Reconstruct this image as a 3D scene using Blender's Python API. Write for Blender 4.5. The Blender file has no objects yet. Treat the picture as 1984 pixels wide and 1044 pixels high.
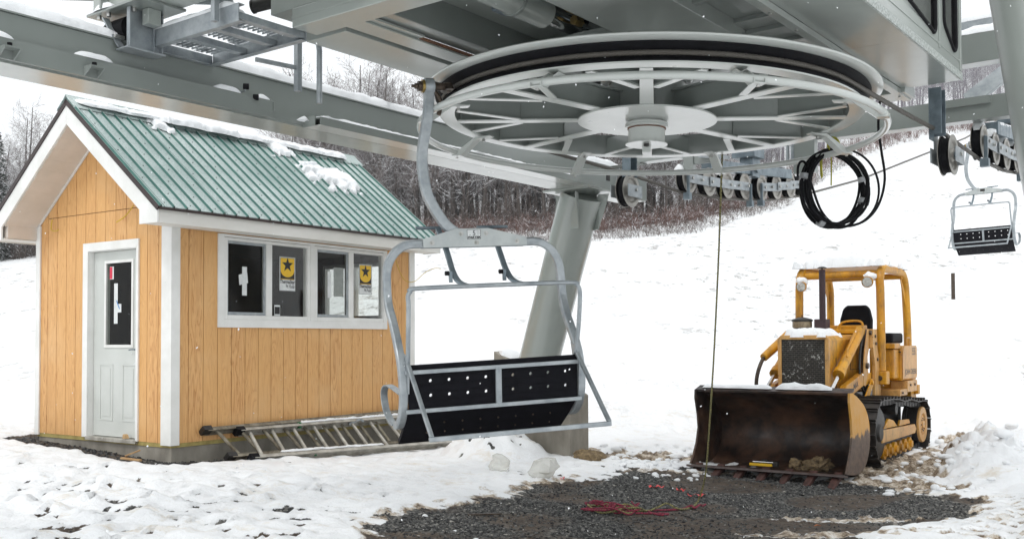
import bpy, bmesh, math, random
import numpy as np
from mathutils import Vector, Matrix, noise
R=math.radians
scene=bpy.context.scene
COL=scene.collection
random.seed(7)
# ------------------------------------------------------------ camera, sky, sun, exposure
F_PX=1945.0
cam=bpy.data.cameras.new('camera'); camo=bpy.data.objects.new('camera',cam); COL.objects.link(camo)
cam.sensor_width=36; cam.lens=F_PX/1984*36; cam.shift_y=84/1984; cam.clip_start=.1; cam.clip_end=2000
PITCH=R(1.62); ROLL=.0038
fw=Vector((0,math.cos(PITCH),math.sin(PITCH))); r0=Vector((1,0,0)); u0=r0.cross(fw)
rt=(r0*math.cos(ROLL)-u0*math.sin(ROLL)).normalized(); up=rt.cross(fw)
camo.matrix_world=Matrix(((rt.x,up.x,-fw.x,0),(rt.y,up.y,-fw.y,0),(rt.z,up.z,-fw.z,1.6),(0,0,0,1)))
scene.camera=camo
SUN_EL,SUN_AZ=R(52),R(200)
world=bpy.data.worlds.new('World'); scene.world=world; world.use_nodes=True
nt=world.node_tree; bg=nt.nodes['Background']
sky=nt.nodes.new('ShaderNodeTexSky'); sky.sky_type='NISHITA'; sky.sun_disc=False
sky.sun_elevation=SUN_EL; sky.sun_rotation=SUN_AZ; sky.dust_density=4; sky.air_density=1.0
hs=nt.nodes.new('ShaderNodeHueSaturation'); hs.inputs['Saturation'].default_value=.12
mx=nt.nodes.new('ShaderNodeMix'); mx.data_type='RGBA'; mx.inputs[0].default_value=.7
mx.inputs[7].default_value=(9.6,9.9,10.1,1)
nt.links.new(sky.outputs[0],hs.inputs['Color']); nt.links.new(hs.outputs[0],mx.inputs[6])
nt.links.new(mx.outputs[2],bg.inputs[0]); bg.inputs[1].default_value=.135
sun=bpy.data.lights.new('sun','SUN'); sun.energy=.7; sun.angle=R(14); sun.color=(1,.985,.96)
suno=bpy.data.objects.new('sun',sun); COL.objects.link(suno)
sd=Vector((math.sin(SUN_AZ)*math.cos(SUN_EL),math.cos(SUN_AZ)*math.cos(SUN_EL),math.sin(SUN_EL)))
suno.rotation_euler=sd.to_track_quat('Z','Y').to_euler(); suno.location=(0,-10,30)
scene.view_settings.view_transform='Standard'; scene.view_settings.look='None'
scene.view_settings.gamma=1; scene.view_settings.exposure=.12

# ------------------------------------------------------------ materials
def new_mat(name):
    m=bpy.data.materials.new(name); m.use_nodes=True
    n=m.node_tree; b=n.nodes['Principled BSDF']; return m,n,b
def ramp(n,fac,stops):
    r=n.nodes.new('ShaderNodeValToRGB'); e=r.color_ramp.elements
    e[0].position,e[0].color=stops[0][0],(*stops[0][1],1); e[1].position,e[1].color=stops[-1][0],(*stops[-1][1],1)
    for p,c in stops[1:-1]:
        x=e.new(p); x.color=(*c,1)
    n.links.new(fac,r.inputs[0]); return r.outputs[0]
def tex(n,scale,detail=4,rough=.6,stretch=(1,1,1),dist=0,coord='Object'):
    tc=n.nodes.new('ShaderNodeTexCoord'); mp=n.nodes.new('ShaderNodeMapping'); mp.inputs['Scale'].default_value=stretch
    n.links.new(tc.outputs[coord],mp.inputs[0])
    t=n.nodes.new('ShaderNodeTexNoise'); t.inputs['Scale'].default_value=scale; t.inputs['Detail'].default_value=detail
    t.inputs['Roughness'].default_value=rough; t.inputs['Distortion'].default_value=dist
    n.links.new(mp.outputs[0],t.inputs['Vector']); return t.outputs[0]
def bump(n,b,h,strength=.3,dist=.01):
    x=n.nodes.new('ShaderNodeBump'); x.inputs['Strength'].default_value=strength; x.inputs['Distance'].default_value=dist
    n.links.new(h,x.inputs['Height']); n.links.new(x.outputs[0],b.inputs['Normal']); return x
def mixc(n,fac,a,b):
    m=n.nodes.new('ShaderNodeMix'); m.data_type='RGBA'
    if isinstance(fac,(int,float)): m.inputs[0].default_value=fac
    else: n.links.new(fac,m.inputs[0])
    for k,s in ((6,a),(7,b)):
        if isinstance(s,tuple): m.inputs[k].default_value=(*s,1)
        else: n.links.new(s,m.inputs[k])
    return m.outputs[2]
def math_(n,op,a,b=None):
    m=n.nodes.new('ShaderNodeMath'); m.operation=op
    for k,s in ((0,a),(1,b)):
        if s is None: continue
        if isinstance(s,(int,float)): m.inputs[k].default_value=s
        else: n.links.new(s,m.inputs[k])
    return m.outputs[0]
def simple(name,c1,c2=None,rough=.5,metal=0,scale=6,bstr=.15,stretch=(1,1,1),bscale=None,lo=.35,hi=.65,rvar=0,bdist=.004,coat=0):
    m,n,b=new_mat(name)
    b.inputs['Roughness'].default_value=rough; b.inputs['Metallic'].default_value=metal
    b.inputs['Coat Weight'].default_value=coat
    if c2 is None: c2=tuple(x*.82 for x in c1)
    t=tex(n,scale,5,.6,stretch)
    n.links.new(ramp(n,t,[(lo,c2),(hi,c1)]),b.inputs['Base Color'])
    if rvar:
        t3=tex(n,scale*2.3,3,.6,stretch); rr=n.nodes.new('ShaderNodeMapRange'); n.links.new(t3,rr.inputs[0])
        rr.inputs[1].default_value=.3; rr.inputs[2].default_value=.7; rr.inputs[3].default_value=max(0,rough-rvar); rr.inputs[4].default_value=min(1,rough+rvar)
        n.links.new(rr.outputs[0],b.inputs['Roughness'])
    if bstr:
        t2=tex(n,bscale or scale*8,4,.6,stretch); bump(n,b,t2,bstr,bdist)
    return m
M={}
# grey green structural paint with faint dirt streaks, and a colder galvanised zinc
def paint_mat(name,col,streak=(.20,.20,.16),rough=.36):
    m,n,b=new_mat(name)
    big=tex(n,1.6,4,.6); fine=tex(n,14,6,.7,(1,1,.25))
    c=mixc(n,ramp(n,big,[(.35,(0,0,0)),(.75,(.55,.55,.55))]),col,tuple(x*.86 for x in col))
    st=ramp(n,fine,[(.60,(0,0,0)),(.78,(.45,.45,.45))]); c=mixc(n,st,c,tuple(x*.78 for x in col))
    spot=ramp(n,tex(n,3.1,8,.75),[(.665,(0,0,0)),(.70,(.8,.8,.8))]); c=mixc(n,spot,c,streak)
    n.links.new(c,b.inputs['Base Color'])
    rr=n.nodes.new('ShaderNodeMapRange'); n.links.new(tex(n,5,4),rr.inputs[0]); rr.inputs[3].default_value=rough-.1; rr.inputs[4].default_value=rough+.16
    n.links.new(rr.outputs[0],b.inputs['Roughness'])
    bump(n,b,tex(n,160,3,.6),.05,.001); b.inputs['Coat Weight'].default_value=.9; b.inputs['Coat Roughness'].default_value=.17; b.inputs['Coat IOR'].default_value=1.6; return m
M['paint']=paint_mat('grey_green_paint',(.212,.236,.220))
M['paint_l']=paint_mat('pale_and_lit_grey_green_paint',(.32,.35,.325))  # pale tone; on the carriage plates it also paints in snow reflection
M['paint_w']=paint_mat('snow_lit_wheel_paint',(.50,.525,.50),rough=.3)  # snow bounce on the wheel painted in as a paler tone
M['sheave']=simple('sheave_flange_paint',(.42,.405,.37),(.27,.255,.23),.45,.3,scale=9,bstr=.1)
M['frost']=simple('frosted_paint',(.52,.55,.53),(.26,.29,.27),.5,scale=55,bstr=.5,lo=.42,hi=.58)
M['galv']=simple('galvanised_steel',(.43,.46,.475),(.25,.28,.30),.42,.55,scale=9,bstr=.1,bscale=90,rvar=.1,lo=.3,hi=.7)
M['galv_d']=simple('dark_galvanised_steel',(.22,.27,.30),(.13,.165,.19),.4,.5,scale=7,bstr=.1,bscale=60,rvar=.12)
M['bolt']=simple('bolt_zinc',(.55,.55,.53),(.35,.35,.33),.3,.8,scale=20,bstr=0)
M['rubber']=simple('black_rubber',(.008,.008,.010),(.004,.004,.005),.6,scale=20,bstr=.1)
for q_ in ('rubber',): M[q_].node_tree.nodes['Principled BSDF'].inputs['Specular IOR Level'].default_value=.12
M['seat']=None
M['seat']=simple('seat_black_plastic',(.007,.007,.010),(.004,.004,.006),.6,scale=14,bstr=.15,bscale=120)
M['seat'].node_tree.nodes['Principled BSDF'].inputs['Specular IOR Level'].default_value=.10
M['rust']=simple('rusty_steel',(.22,.10,.05),(.09,.04,.025),.8,.1,scale=12,bstr=.3)
M['concrete']=simple('concrete',(.36,.335,.285),(.17,.155,.13),.9,scale=3.2,bstr=.35,bscale=40,lo=.3,hi=.7,stretch=(1,1,.5))
M['trim']=simple('white_trim',(.80,.80,.78),(.70,.70,.67),.45,scale=3,bstr=.05,bscale=60)
M['fascia']=simple('primed_white_board',(.74,.73,.69),(.62,.60,.55),.6,scale=2.5,bstr=.08,bscale=50,stretch=(.4,1,1))
M['soffit']=simple('beige_soffit',(.68,.61,.54),(.60,.54,.47),.55,scale=3,bstr=.05)
M['door']=simple('door_grey_white',(.58,.60,.57),(.52,.54,.51),.45,scale=2,bstr=.03)
M['dark_trim']=simple('dark_drip_edge',(.035,.018,.016),(.02,.01,.01),.4,scale=6,bstr=0)
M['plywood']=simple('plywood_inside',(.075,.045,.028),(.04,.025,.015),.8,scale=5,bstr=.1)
M['screw']=simple('screw_dark',(.02,.03,.03),None,.5,bstr=0)
M['paper']=simple('sticker_paper',(.72,.74,.73),(.6,.62,.62),.6,scale=20,bstr=0)
M['sticker_y']=simple('sticker_yellow',(.80,.50,.015),(.75,.45,.01),.45,scale=5,bstr=0)
M['ink']=simple('black_ink',(.012,.012,.014),None,.5,bstr=0)
M['red_ink']=simple('red_ink',(.65,.03,.07),None,.5,bstr=0)
M['pink']=simple('neon_red_tape',(.9,.06,.05),(.75,.03,.04),.5,bstr=0)
M['blue']=simple('blue_tape',(.05,.25,.6),None,.5,bstr=0)
M['treated']=simple('treated_sill_lumber',(.42,.35,.12),(.28,.22,.07),.8,scale=9,bstr=.2)
M['pine']=simple('pine_offcut',(.55,.36,.18),(.42,.25,.11),.7,scale=14,bstr=.2)
M['alum']=simple('weathered_aluminium',(.52,.50,.45),(.30,.28,.24),.5,.25,scale=7,bstr=.2,bscale=50,rvar=.15)
M['alum_dirty']=simple('dirty_aluminium',(.30,.27,.21),(.11,.09,.06),.75,.2,scale=9,bstr=.3)
M['green_cap']=simple('green_plastic',(.02,.16,.06),None,.4,bstr=0)
M['yrope']=simple('wire_yellow',(.62,.42,.02),None,.5,bstr=0)
M['brass']=simple('brass_bronze',(.42,.30,.10),(.22,.16,.07),.35,.8,scale=20,bstr=0)
M['iron']=simple('dark_cast_iron',(.10,.075,.055),(.05,.038,.03),.45,.6,scale=18,bstr=.3)
M['pebble']=simple('straw_mud',(.30,.22,.12),(.12,.085,.05),.95,scale=25,bstr=.6)
M['ice']=simple('clear_ice',(.78,.78,.74),(.6,.58,.5),.25,scale=6,bstr=.3)
M['lens']=simple('lamp_lens',(.70,.70,.66),(.35,.35,.33),.12,.3,scale=40,bstr=.4)
M['leaf']=simple('orange_leaf',(.55,.16,.03),None,.7,bstr=0)
# snow
def snow_mat(name,c=(.87,.885,.90),s=1.0):
    m,n,b=new_mat(name)
    b.inputs['Roughness'].default_value=.55; b.inputs['Specular IOR Level'].default_value=.10
    b.inputs['Base Color'].default_value=(*c,1)
    h=math_(n,'ADD',math_(n,'MULTIPLY',tex(n,9,5,.65),1.0),math_(n,'MULTIPLY',tex(n,60,4,.7),.35))
    bump(n,b,h,.55*s,.03); return m
M['snow']=snow_mat('snow')
# tractor paint: yellow with chips, rust and grime
def yellow_mat(name,c,grime=.5):
    m,n,b=new_mat(name)
    b.inputs['Roughness'].default_value=.42
    base=mixc(n,ramp(n,tex(n,2.2,4),[(.35,(0,0,0)),(.7,(1,1,1))]),c,tuple(v*w for v,w in zip(c,(.85,.72,.6))))
    chips=ramp(n,tex(n,17,8,.8),[(.60,(0,0,0)),(.63,(1,1,1))]); base=mixc(n,chips,base,(.11,.045,.02))
    dirt=ramp(n,tex(n,4.5,9,.78,(1,1,.45)),[(.46,(0,0,0)),(.66,(grime,)*3)]); base=mixc(n,dirt,base,(.10,.055,.025))
    n.links.new(base,b.inputs['Base Color']); bump(n,b,tex(n,60,5,.7),.15,.003); return m
M['yel']=yellow_mat('loader_yellow',(.64,.315,.010),.65)
M['yel_pale']=yellow_mat('pale_yellow',(.64,.37,.12),.5)  # paler yellow for panels, frames and covers
M['maroon']=simple('maroon_exhaust',(.045,.018,.022),(.025,.012,.014),.6,scale=15,bstr=.2)
M['black']=simple('greasy_black',(.02,.018,.016),(.01,.009,.008),.5,scale=12,bstr=.3)
M['chrome']=simple('chrome_rod',(.75,.75,.75),(.6,.6,.6),.15,1,scale=9,bstr=0)
M['bucket']=simple('bucket_rust_brown',(.105,.052,.030),(.016,.009,.007),.5,.0,scale=2.6,bstr=.35,bscale=30,lo=.42,hi=.66,rvar=.2)
def brick_grille():
    m,n,b=new_mat('grille_mesh')
    tc=n.nodes.new('ShaderNodeTexCoord'); sp=n.nodes.new('ShaderNodeSeparateXYZ'); cb=n.nodes.new('ShaderNodeCombineXYZ')
    n.links.new(tc.outputs['Object'],sp.inputs[0]); n.links.new(sp.outputs[0],cb.inputs[0]); n.links.new(sp.outputs[2],cb.inputs[1])
    br=n.nodes.new('ShaderNodeTexBrick'); n.links.new(cb.outputs[0],br.inputs[0]); br.inputs['Scale'].default_value=10.5
    br.inputs['Mortar Size'].default_value=.03; br.inputs['Brick Width'].default_value=.62; br.inputs['Row Height'].default_value=.28
    br.inputs[1].default_value=(.008,.008,.008,1); br.inputs[2].default_value=(.02,.018,.015,1); br.inputs[3].default_value=(.075,.066,.052,1)
    sn=ramp(n,tex(n,26,5,.8),[(.57,(0,0,0)),(.61,(1,1,1))]); c=mixc(n,sn,br.outputs[0],(.5,.5,.47))
    c=mixc(n,ramp(n,tex(n,9,3),[(.45,(1,1,1)),(.6,(0,0,0))]),c,br.outputs[0])
    n.links.new(c,b.inputs['Base Color']); b.inputs['Roughness'].default_value=.7
    bump(n,b,br.outputs['Fac'],.8,.01); return m
M['grille']=brick_grille()
def bucket_side():
    m,n,b=new_mat('bucket_side_paint')
    tc=n.nodes.new('ShaderNodeTexCoord'); sp=n.nodes.new('ShaderNodeSeparateXYZ'); n.links.new(tc.outputs['Object'],sp.inputs[0])
    f=math_(n,'ADD',math_(n,'MULTIPLY',sp.outputs[2],1.0),math_(n,'MULTIPLY',tex(n,7,8,.75,(1,1,.4)),.55))
    msk=ramp(n,f,[(.80,(0,0,0)),(.84,(1,1,1))])
    rustc=ramp(n,tex(n,14,6,.7),[(.35,(.07,.05,.04)),(.7,(.17,.11,.075))])
    pale=ramp(n,tex(n,3,6,.7),[(.4,(.60,.33,.10)),(.6,(.60,.29,.03))])
    n.links.new(mixc(n,msk,rustc,pale),b.inputs['Base Color']); b.inputs['Roughness'].default_value=.6
    bump(n,b,tex(n,40,5),.3,.004); return m
M['bucket_side']=bucket_side()
# wooden siding: vertical grain, board to board tone
def wood_mat():
    m,n,b=new_mat('fir_siding')
    tc=n.nodes.new('ShaderNodeTexCoord'); sp=n.nodes.new('ShaderNodeSeparateXYZ'); n.links.new(tc.outputs['Object'],sp.inputs[0])
    s=math_(n,'ADD',sp.outputs[0],sp.outputs[1]); cell=math_(n,'FLOOR',math_(n,'MULTIPLY',s,1/.2))
    wn=n.nodes.new('ShaderNodeTexWhiteNoise'); wn.noise_dimensions='1D'; n.links.new(cell,wn.inputs['W'])
    cb=n.nodes.new('ShaderNodeCombineXYZ'); n.links.new(math_(n,'MULTIPLY',s,6.0),cb.inputs[0]); n.links.new(math_(n,'MULTIPLY',cell,7.3),cb.inputs[1]); n.links.new(math_(n,'MULTIPLY',sp.outputs[2],.55),cb.inputs[2])
    nz=n.nodes.new('ShaderNodeTexNoise'); nz.inputs['Scale'].default_value=1.6; nz.inputs['Detail'].default_value=3; nz.inputs['Distortion'].default_value=.6; n.links.new(cb.outputs[0],nz.inputs['Vector'])
    rings=math_(n,'FRACT',math_(n,'MULTIPLY',nz.outputs[0],11.0))
    g=ramp(n,rings,[(0,(.64,.345,.128)),(.5,(.73,.425,.175)),(.86,(.57,.28,.095)),(1,(.44,.195,.06))])
    tone=mixc(n,math_(n,'MULTIPLY',wn.outputs[0],.75),g,(.72,.41,.155))
    fib=ramp(n,tex(n,3,6,.7,(40,40,1.2)),[(.4,(0,0,0)),(.75,(.5,.5,.5))]); tone=mixc(n,fib,tone,(.47,.23,.08))
    blot=ramp(n,tex(n,1.4,5,.6),[(.5,(0,0,0)),(.75,(.4,.4,.4))]); tone=mixc(n,blot,tone,(.74,.49,.25))
    n.links.new(tone,b.inputs['Base Color']); b.inputs['Roughness'].default_value=.62
    bump(n,b,tex(n,3,6,.7,(40,40,1.2)),.2,.003); return m
M['wood']=wood_mat()
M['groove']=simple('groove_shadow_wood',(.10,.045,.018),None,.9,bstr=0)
def roof_mat():
    m,n,b=new_mat('green_roof_steel')
    fr=ramp(n,tex(n,55,6,.85),[(.30,(0,0,0)),(.54,(1,1,1))])
    wide=ramp(n,tex(n,.9,3),[(.3,(.35,.35,.35)),(.7,(.9,.9,.9))])
    f=math_(n,'MULTIPLY',fr,wide)
    tc=n.nodes.new('ShaderNodeNewGeometry')
    n.links.new(mixc(n,f,(.085,.165,.148),(.60,.665,.65)),b.inputs['Base Color']); b.inputs['Roughness'].default_value=.4
    bump(n,b,tex(n,90,4,.8),.35,.003); return m
M['roof']=roof_mat()
M['roof_rib']=simple('green_roof_rib_edge',(.05,.16,.135),(.035,.12,.10),.4,bstr=0)
def glass_mat(name,tint,refl,trans,rough=.03,wav=.15):
    m=bpy.data.materials.new(name); m.use_nodes=True; n=m.node_tree; n.nodes.clear()
    o=n.nodes.new('ShaderNodeOutputMaterial'); g=n.nodes.new('ShaderNodeBsdfGlossy'); g.inputs['Roughness'].default_value=rough
    t=n.nodes.new('ShaderNodeBsdfTransparent'); t.inputs[0].default_value=(*tint,1)
    fr=n.nodes.new('ShaderNodeLayerWeight'); fr.inputs[0].default_value=.5
    mxs=n.nodes.new('ShaderNodeMixShader'); f=math_(n,'MULTIPLY',math_(n,'ADD',math_(n,'MULTIPLY',math_(n,'POWER',fr.outputs[1],4.0),.9),.035),refl)
    n.links.new(f,mxs.inputs[0]); n.links.new(t.outputs[0],mxs.inputs[1]); n.links.new(g.outputs[0],mxs.inputs[2])
    bp=n.nodes.new('ShaderNodeBump'); bp.inputs['Strength'].default_value=wav; bp.inputs['Distance'].default_value=.004
    n.links.new(tex(n,2.2,2),bp.inputs['Height']); n.links.new(bp.outputs[0],g.inputs['Normal'])
    n.links.new(mxs.outputs[0],o.inputs[0]); return m
M['glass']=glass_mat('window_glass',(.93,.94,.93),1.0,1)
M['glass_dark']=glass_mat('dark_screened_glass',(.82,.83,.82),.35,1,.08)
M['cab_glass']=glass_mat('cab_glass',(.12,.12,.13),1.6,1,.05,.4)
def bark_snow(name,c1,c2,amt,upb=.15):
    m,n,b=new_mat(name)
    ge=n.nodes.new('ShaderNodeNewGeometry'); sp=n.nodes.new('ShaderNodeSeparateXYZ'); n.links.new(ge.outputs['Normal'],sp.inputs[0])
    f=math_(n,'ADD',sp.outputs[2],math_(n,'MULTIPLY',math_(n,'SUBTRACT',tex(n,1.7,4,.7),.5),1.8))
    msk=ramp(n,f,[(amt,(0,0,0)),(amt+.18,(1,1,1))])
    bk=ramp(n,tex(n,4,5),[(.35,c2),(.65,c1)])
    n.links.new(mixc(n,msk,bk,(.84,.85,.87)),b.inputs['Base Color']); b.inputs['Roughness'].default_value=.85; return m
M['bark']=bark_snow('bark_with_snow',(.115,.10,.09),(.05,.042,.038),.55)
M['twig']=bark_snow('twigs_with_snow',(.17,.14,.13),(.08,.065,.058),.12)
M['twig_near']=bark_snow('thin_twigs_with_snow',(.22,.19,.18),(.12,.10,.095),.10)
M['bark_hazed']=bark_snow('hazed_far_bark',(.25,.23,.255),(.16,.145,.165),.30)  # lilac haze of the distance painted into the bark colour
M['needle']=bark_snow('needles_with_snow',(.05,.065,.05),(.02,.03,.022),.25)
M['brush']=bark_snow('red_brown_brush',(.185,.095,.075),(.10,.06,.05),.40)
M['brush2']=bark_snow('grey_brush',(.15,.12,.105),(.08,.06,.05),.45)

# ------------------------------------------------------------ mesh helpers
class MB:
    def __init__(s): s.v=[]; s.f=[]; s.m=[]; s.cur=0
    def add(s,vs,fs):
        b=len(s.v); s.v+= [tuple(x) for x in vs]; s.f+=[tuple(i+b for i in f) for f in fs]; s.m+=[s.cur]*len(fs); return s
    def box(s,x0,x1,y0,y1,z0,z1):
        return s.add([(x0,y0,z0),(x1,y0,z0),(x1,y1,z0),(x0,y1,z0),(x0,y0,z1),(x1,y0,z1),(x1,y1,z1),(x0,y1,z1)],
            [(0,3,2,1),(4,5,6,7),(0,1,5,4),(1,2,6,5),(2,3,7,6),(3,0,4,7)])
    def hexa(s,p): # 8 points: bottom 4 ccw, top 4
        return s.add(p,[(0,3,2,1),(4,5,6,7),(0,1,5,4),(1,2,6,5),(2,3,7,6),(3,0,4,7)])
    def frames(s,pts,upv=None,closed=False):
        P=[Vector(p) for p in pts]; n=len(P); T=[]
        for i in range(n):
            a=P[(i-1)%n] if (i>0 or closed) else P[i]; b=P[(i+1)%n] if (i<n-1 or closed) else P[i]
            t=(b-a); T.append(t.normalized() if t.length>1e-9 else Vector((0,0,1)))
        fr=[]
        if upv is not None:
            u=Vector(upv)
            for t in T:
                x=t.cross(u)
                if x.length<1e-5: x=t.cross(Vector((1,.01,0)))
                x.normalize(); fr.append((x,x.cross(t).normalized()))
        else:
            t=T[0]; x=t.orthogonal().normalized()
            for t in T:
                x=(x-t*x.dot(t))
                if x.length<1e-6: x=t.orthogonal()
                x.normalize(); fr.append((x,t.cross(x).normalized()))
        return P,T,fr
    def tube(s,pts,r,seg=10,closed=False,caps=True,phase=0):
        P,T,fr=s.frames(pts,None,closed); n=len(P); rr=r if isinstance(r,(list,tuple)) else [r]*n
        vs=[]; fs=[]
        for i in range(n):
            x,y=fr[i]
            for k in range(seg):
                a=2*math.pi*k/seg+phase; vs.append(P[i]+x*(math.cos(a)*rr[i])+y*(math.sin(a)*rr[i]))
        m=n if closed else n-1
        for i in range(m):
            j=(i+1)%n
            for k in range(seg):
                k2=(k+1)%seg; fs.append((i*seg+k,i*seg+k2,j*seg+k2,j*seg+k))
        if caps and not closed:
            fs.append(tuple(range(seg-1,-1,-1))); fs.append(tuple((n-1)*seg+k for k in range(seg)))
        return s.add(vs,fs)
    def bar(s,pts,w,h,upv=(0,0,1),closed=False,off=(0,0)):
        # rectangular section: w across, h along up
        P,T,fr=s.frames(pts,upv,closed); n=len(P); vs=[]; fs=[]
        for i in range(n):
            x,y=fr[i]; ww=w[i] if isinstance(w,(list,tuple)) else w; hh=h[i] if isinstance(h,(list,tuple)) else h
            for a,b in ((-.5,-.5),(.5,-.5),(.5,.5),(-.5,.5)): vs.append(P[i]+x*(a*ww+off[0])+y*(b*hh+off[1]))
        m=n if closed else n-1
        for i in range(m):
            j=(i+1)%n
            for k in range(4):
                k2=(k+1)%4; fs.append((i*4+k,i*4+k2,j*4+k2,j*4+k))
        if not closed: fs+= [(3,2,1,0),tuple((n-1)*4+k for k in range(4))]
        return s.add(vs,fs)
    def cyl(s,a,b,r,r2=None,seg=20): return s.tube([a,b],[r,r if r2 is None else r2],seg)
    def lathe(s,prof,c=(0,0,0),ax=(0,0,1),seg=48,x=None):
        ax=Vector(ax).normalized(); x=ax.orthogonal().normalized() if x is None else Vector(x).normalized(); y=ax.cross(x); c=Vector(c)
        n=len(prof); vs=[]; fs=[]
        for k in range(seg):
            a=2*math.pi*k/seg; d=x*math.cos(a)+y*math.sin(a)
            for (r,h) in prof: vs.append(c+d*r+ax*h)
        for k in range(seg):
            j=(k+1)%seg
            for i in range(n-1): fs.append((k*n+i,j*n+i,j*n+i+1,k*n+i+1))
        return s.add(vs,fs)
    def prism(s,poly,vec):
        n=len(poly); vec=Vector(vec); P=[Vector(p) for p in poly]
        vs=P+[p+vec for p in P]
        fs=[tuple(range(n-1,-1,-1)),tuple(range(n,2*n))]+[(i,(i+1)%n,(i+1)%n+n,i+n) for i in range(n)]
        return s.add(vs,fs)
    def sphere(s,c,r,seg=12,rings=8,sc=(1,1,1)):
        c=Vector(c); pr=[]; vs=[];fs=[]
        for i in range(rings+1):
            t=math.pi*i/rings
            for k in range(seg):
                a=2*math.pi*k/seg; vs.append((c.x+r*sc[0]*math.sin(t)*math.cos(a),c.y+r*sc[1]*math.sin(t)*math.sin(a),c.z+r*sc[2]*math.cos(t)))
        for i in range(rings):
            for k in range(seg):
                k2=(k+1)%seg; fs.append((i*seg+k,(i+1)*seg+k,(i+1)*seg+k2,i*seg+k2))
        return s.add(vs,fs)
    def build(s,name,mat,parent=None,bev=0,smooth=False,ang=35,clean=False):
        me=bpy.data.meshes.new(name); me.from_pydata(s.v,[],s.f)
        mats=mat if isinstance(mat,(list,tuple)) else [mat]
        for x in mats: me.materials.append(M[x] if isinstance(x,str) else x)
        if len(mats)>1: me.polygons.foreach_set('material_index',s.m)
        bm=bmesh.new(); bm.from_mesh(me)
        if clean: bmesh.ops.remove_doubles(bm,verts=bm.verts,dist=1e-5)
        bmesh.ops.recalc_face_normals(bm,faces=bm.faces); bm.to_mesh(me); bm.free()
        if smooth:
            me.polygons.foreach_set('use_smooth',[True]*len(me.polygons)); me.set_sharp_from_angle(angle=R(ang))
        o=bpy.data.objects.new(name,me); COL.objects.link(o)
        if parent is not None: o.parent=parent
        if bev:
            b=o.modifiers.new('bevel','BEVEL'); b.width=bev; b.segments=2; b.limit_method='ANGLE'; b.angle_limit=R(40)
        return o
def tag(o,label=None,cat=None,group=None,kind=None):
    if label: o['label']=label
    if cat: o['category']=cat
    if group: o['group']=group
    if kind: o['kind']=kind
    return o
def empty(name,mat,label,cat,group=None):
    o=bpy.data.objects.new(name,None); COL.objects.link(o); o.matrix_world=mat; o.empty_display_size=.2
    return tag(o,label,cat,group)
def frame(o,ex,ey,ez=(0,0,1)):
    ex=Vector(ex);ey=Vector(ey);ez=Vector(ez);o=Vector(o)
    return Matrix(((ex.x,ey.x,ez.x,o.x),(ex.y,ey.y,ez.y,o.y),(ex.z,ey.z,ez.z,o.z),(0,0,0,1)))
def kids(o): return [c for c in bpy.data.objects if c.parent==o]
def copy_tree(o,parent=None):
    c=o.copy(); COL.objects.link(c)
    if parent is not None: c.parent=parent
    for ch in kids(o): copy_tree(ch,c)
    return c
def at_matrix(o,m): o.matrix_world=m; return o
def spline(pts,n=8,closed=False):
    P=[Vector(p) for p in pts]; out=[]; m=len(P)
    for i in range(m if closed else m-1):
        if closed: p0,p1,p2,p3=P[(i-1)%m],P[i],P[(i+1)%m],P[(i+2)%m]
        else: p0=P[max(i-1,0)];p1=P[i];p2=P[i+1];p3=P[min(i+2,m-1)]
        for k in range(n):
            t=k/n; out.append(.5*((2*p1)+(p2-p0)*t+(2*p0-5*p1+4*p2-p3)*t*t+(3*p1-p0-3*p2+p3)*t**3))
    if not closed: out.append(P[-1])
    return out
def text(name,body,size,mat,parent,m,bold=0,sx=1,shear=0,ext=.0006):
    c=bpy.data.curves.new(name,'FONT'); c.body=body; c.size=size; c.extrude=ext; c.align_x='CENTER'; c.align_y='CENTER'; c.offset=bold; c.shear=shear
    t=bpy.data.objects.new(name,c); COL.objects.link(t)
    dg=bpy.context.evaluated_depsgraph_get(); me=bpy.data.meshes.new_from_object(t.evaluated_get(dg))
    bpy.data.objects.remove(t); me.materials.clear(); me.materials.append(M[mat])
    for v in me.vertices: v.co.x*=sx
    me.transform(m); me.name=name
    o=bpy.data.objects.new(name,me); COL.objects.link(o); o.parent=parent; return o
def snow_ridge(pts,w,h,seed=0,step=.04,nz=.35,upv=(0,0,1),seg=9,taper=True,gaps=0):
    """a lumpy half round ridge of snow lying along a line"""
    P=[Vector(p) for p in pts]; L=[0]
    for a,b in zip(P,P[1:]): L.append(L[-1]+(b-a).length)
    tot=L[-1]; n=max(4,int(tot/step)); mb=MB(); upv=Vector(upv).normalized(); vs=[];fs=[]
    for i in range(n+1):
        d=tot*i/n; j=0
        while j<len(L)-2 and L[j+1]<d: j+=1
        t=(d-L[j])/max(1e-9,L[j+1]-L[j]); p=P[j].lerp(P[j+1],t); dr=(P[j+1]-P[j]).normalized(); side=dr.cross(upv).normalized()
        e=min(1,min(d,tot-d)/(h*1.6)) if taper else 1; e=math.sqrt(max(.02,e))
        for k in range(seg+1):
            a=math.pi*k/seg; ca=math.cos(a); sa=math.sin(a)**.55 if 0<a<math.pi else 0
            q=noise.noise(Vector((d*7+seed*13.1,k*.5,seed)))*nz+noise.noise(Vector((d*23+seed*3,k*.9,seed+5)))*nz*.5
            vs.append(p+side*(ca*w*.5*(e*.5+.5)*(1+q*.5))+upv*(sa*h*e*(1+q)-.002))
    for i in range(n):
        for k in range(seg): fs.append((i*(seg+1)+k,(i+1)*(seg+1)+k,(i+1)*(seg+1)+k+1,i*(seg+1)+k+1))
    fs.append(tuple(range(seg+1))); fs.append(tuple(n*(seg+1)+k for k in range(seg,-1,-1)))
    mb.add(vs,fs); return mb
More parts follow.
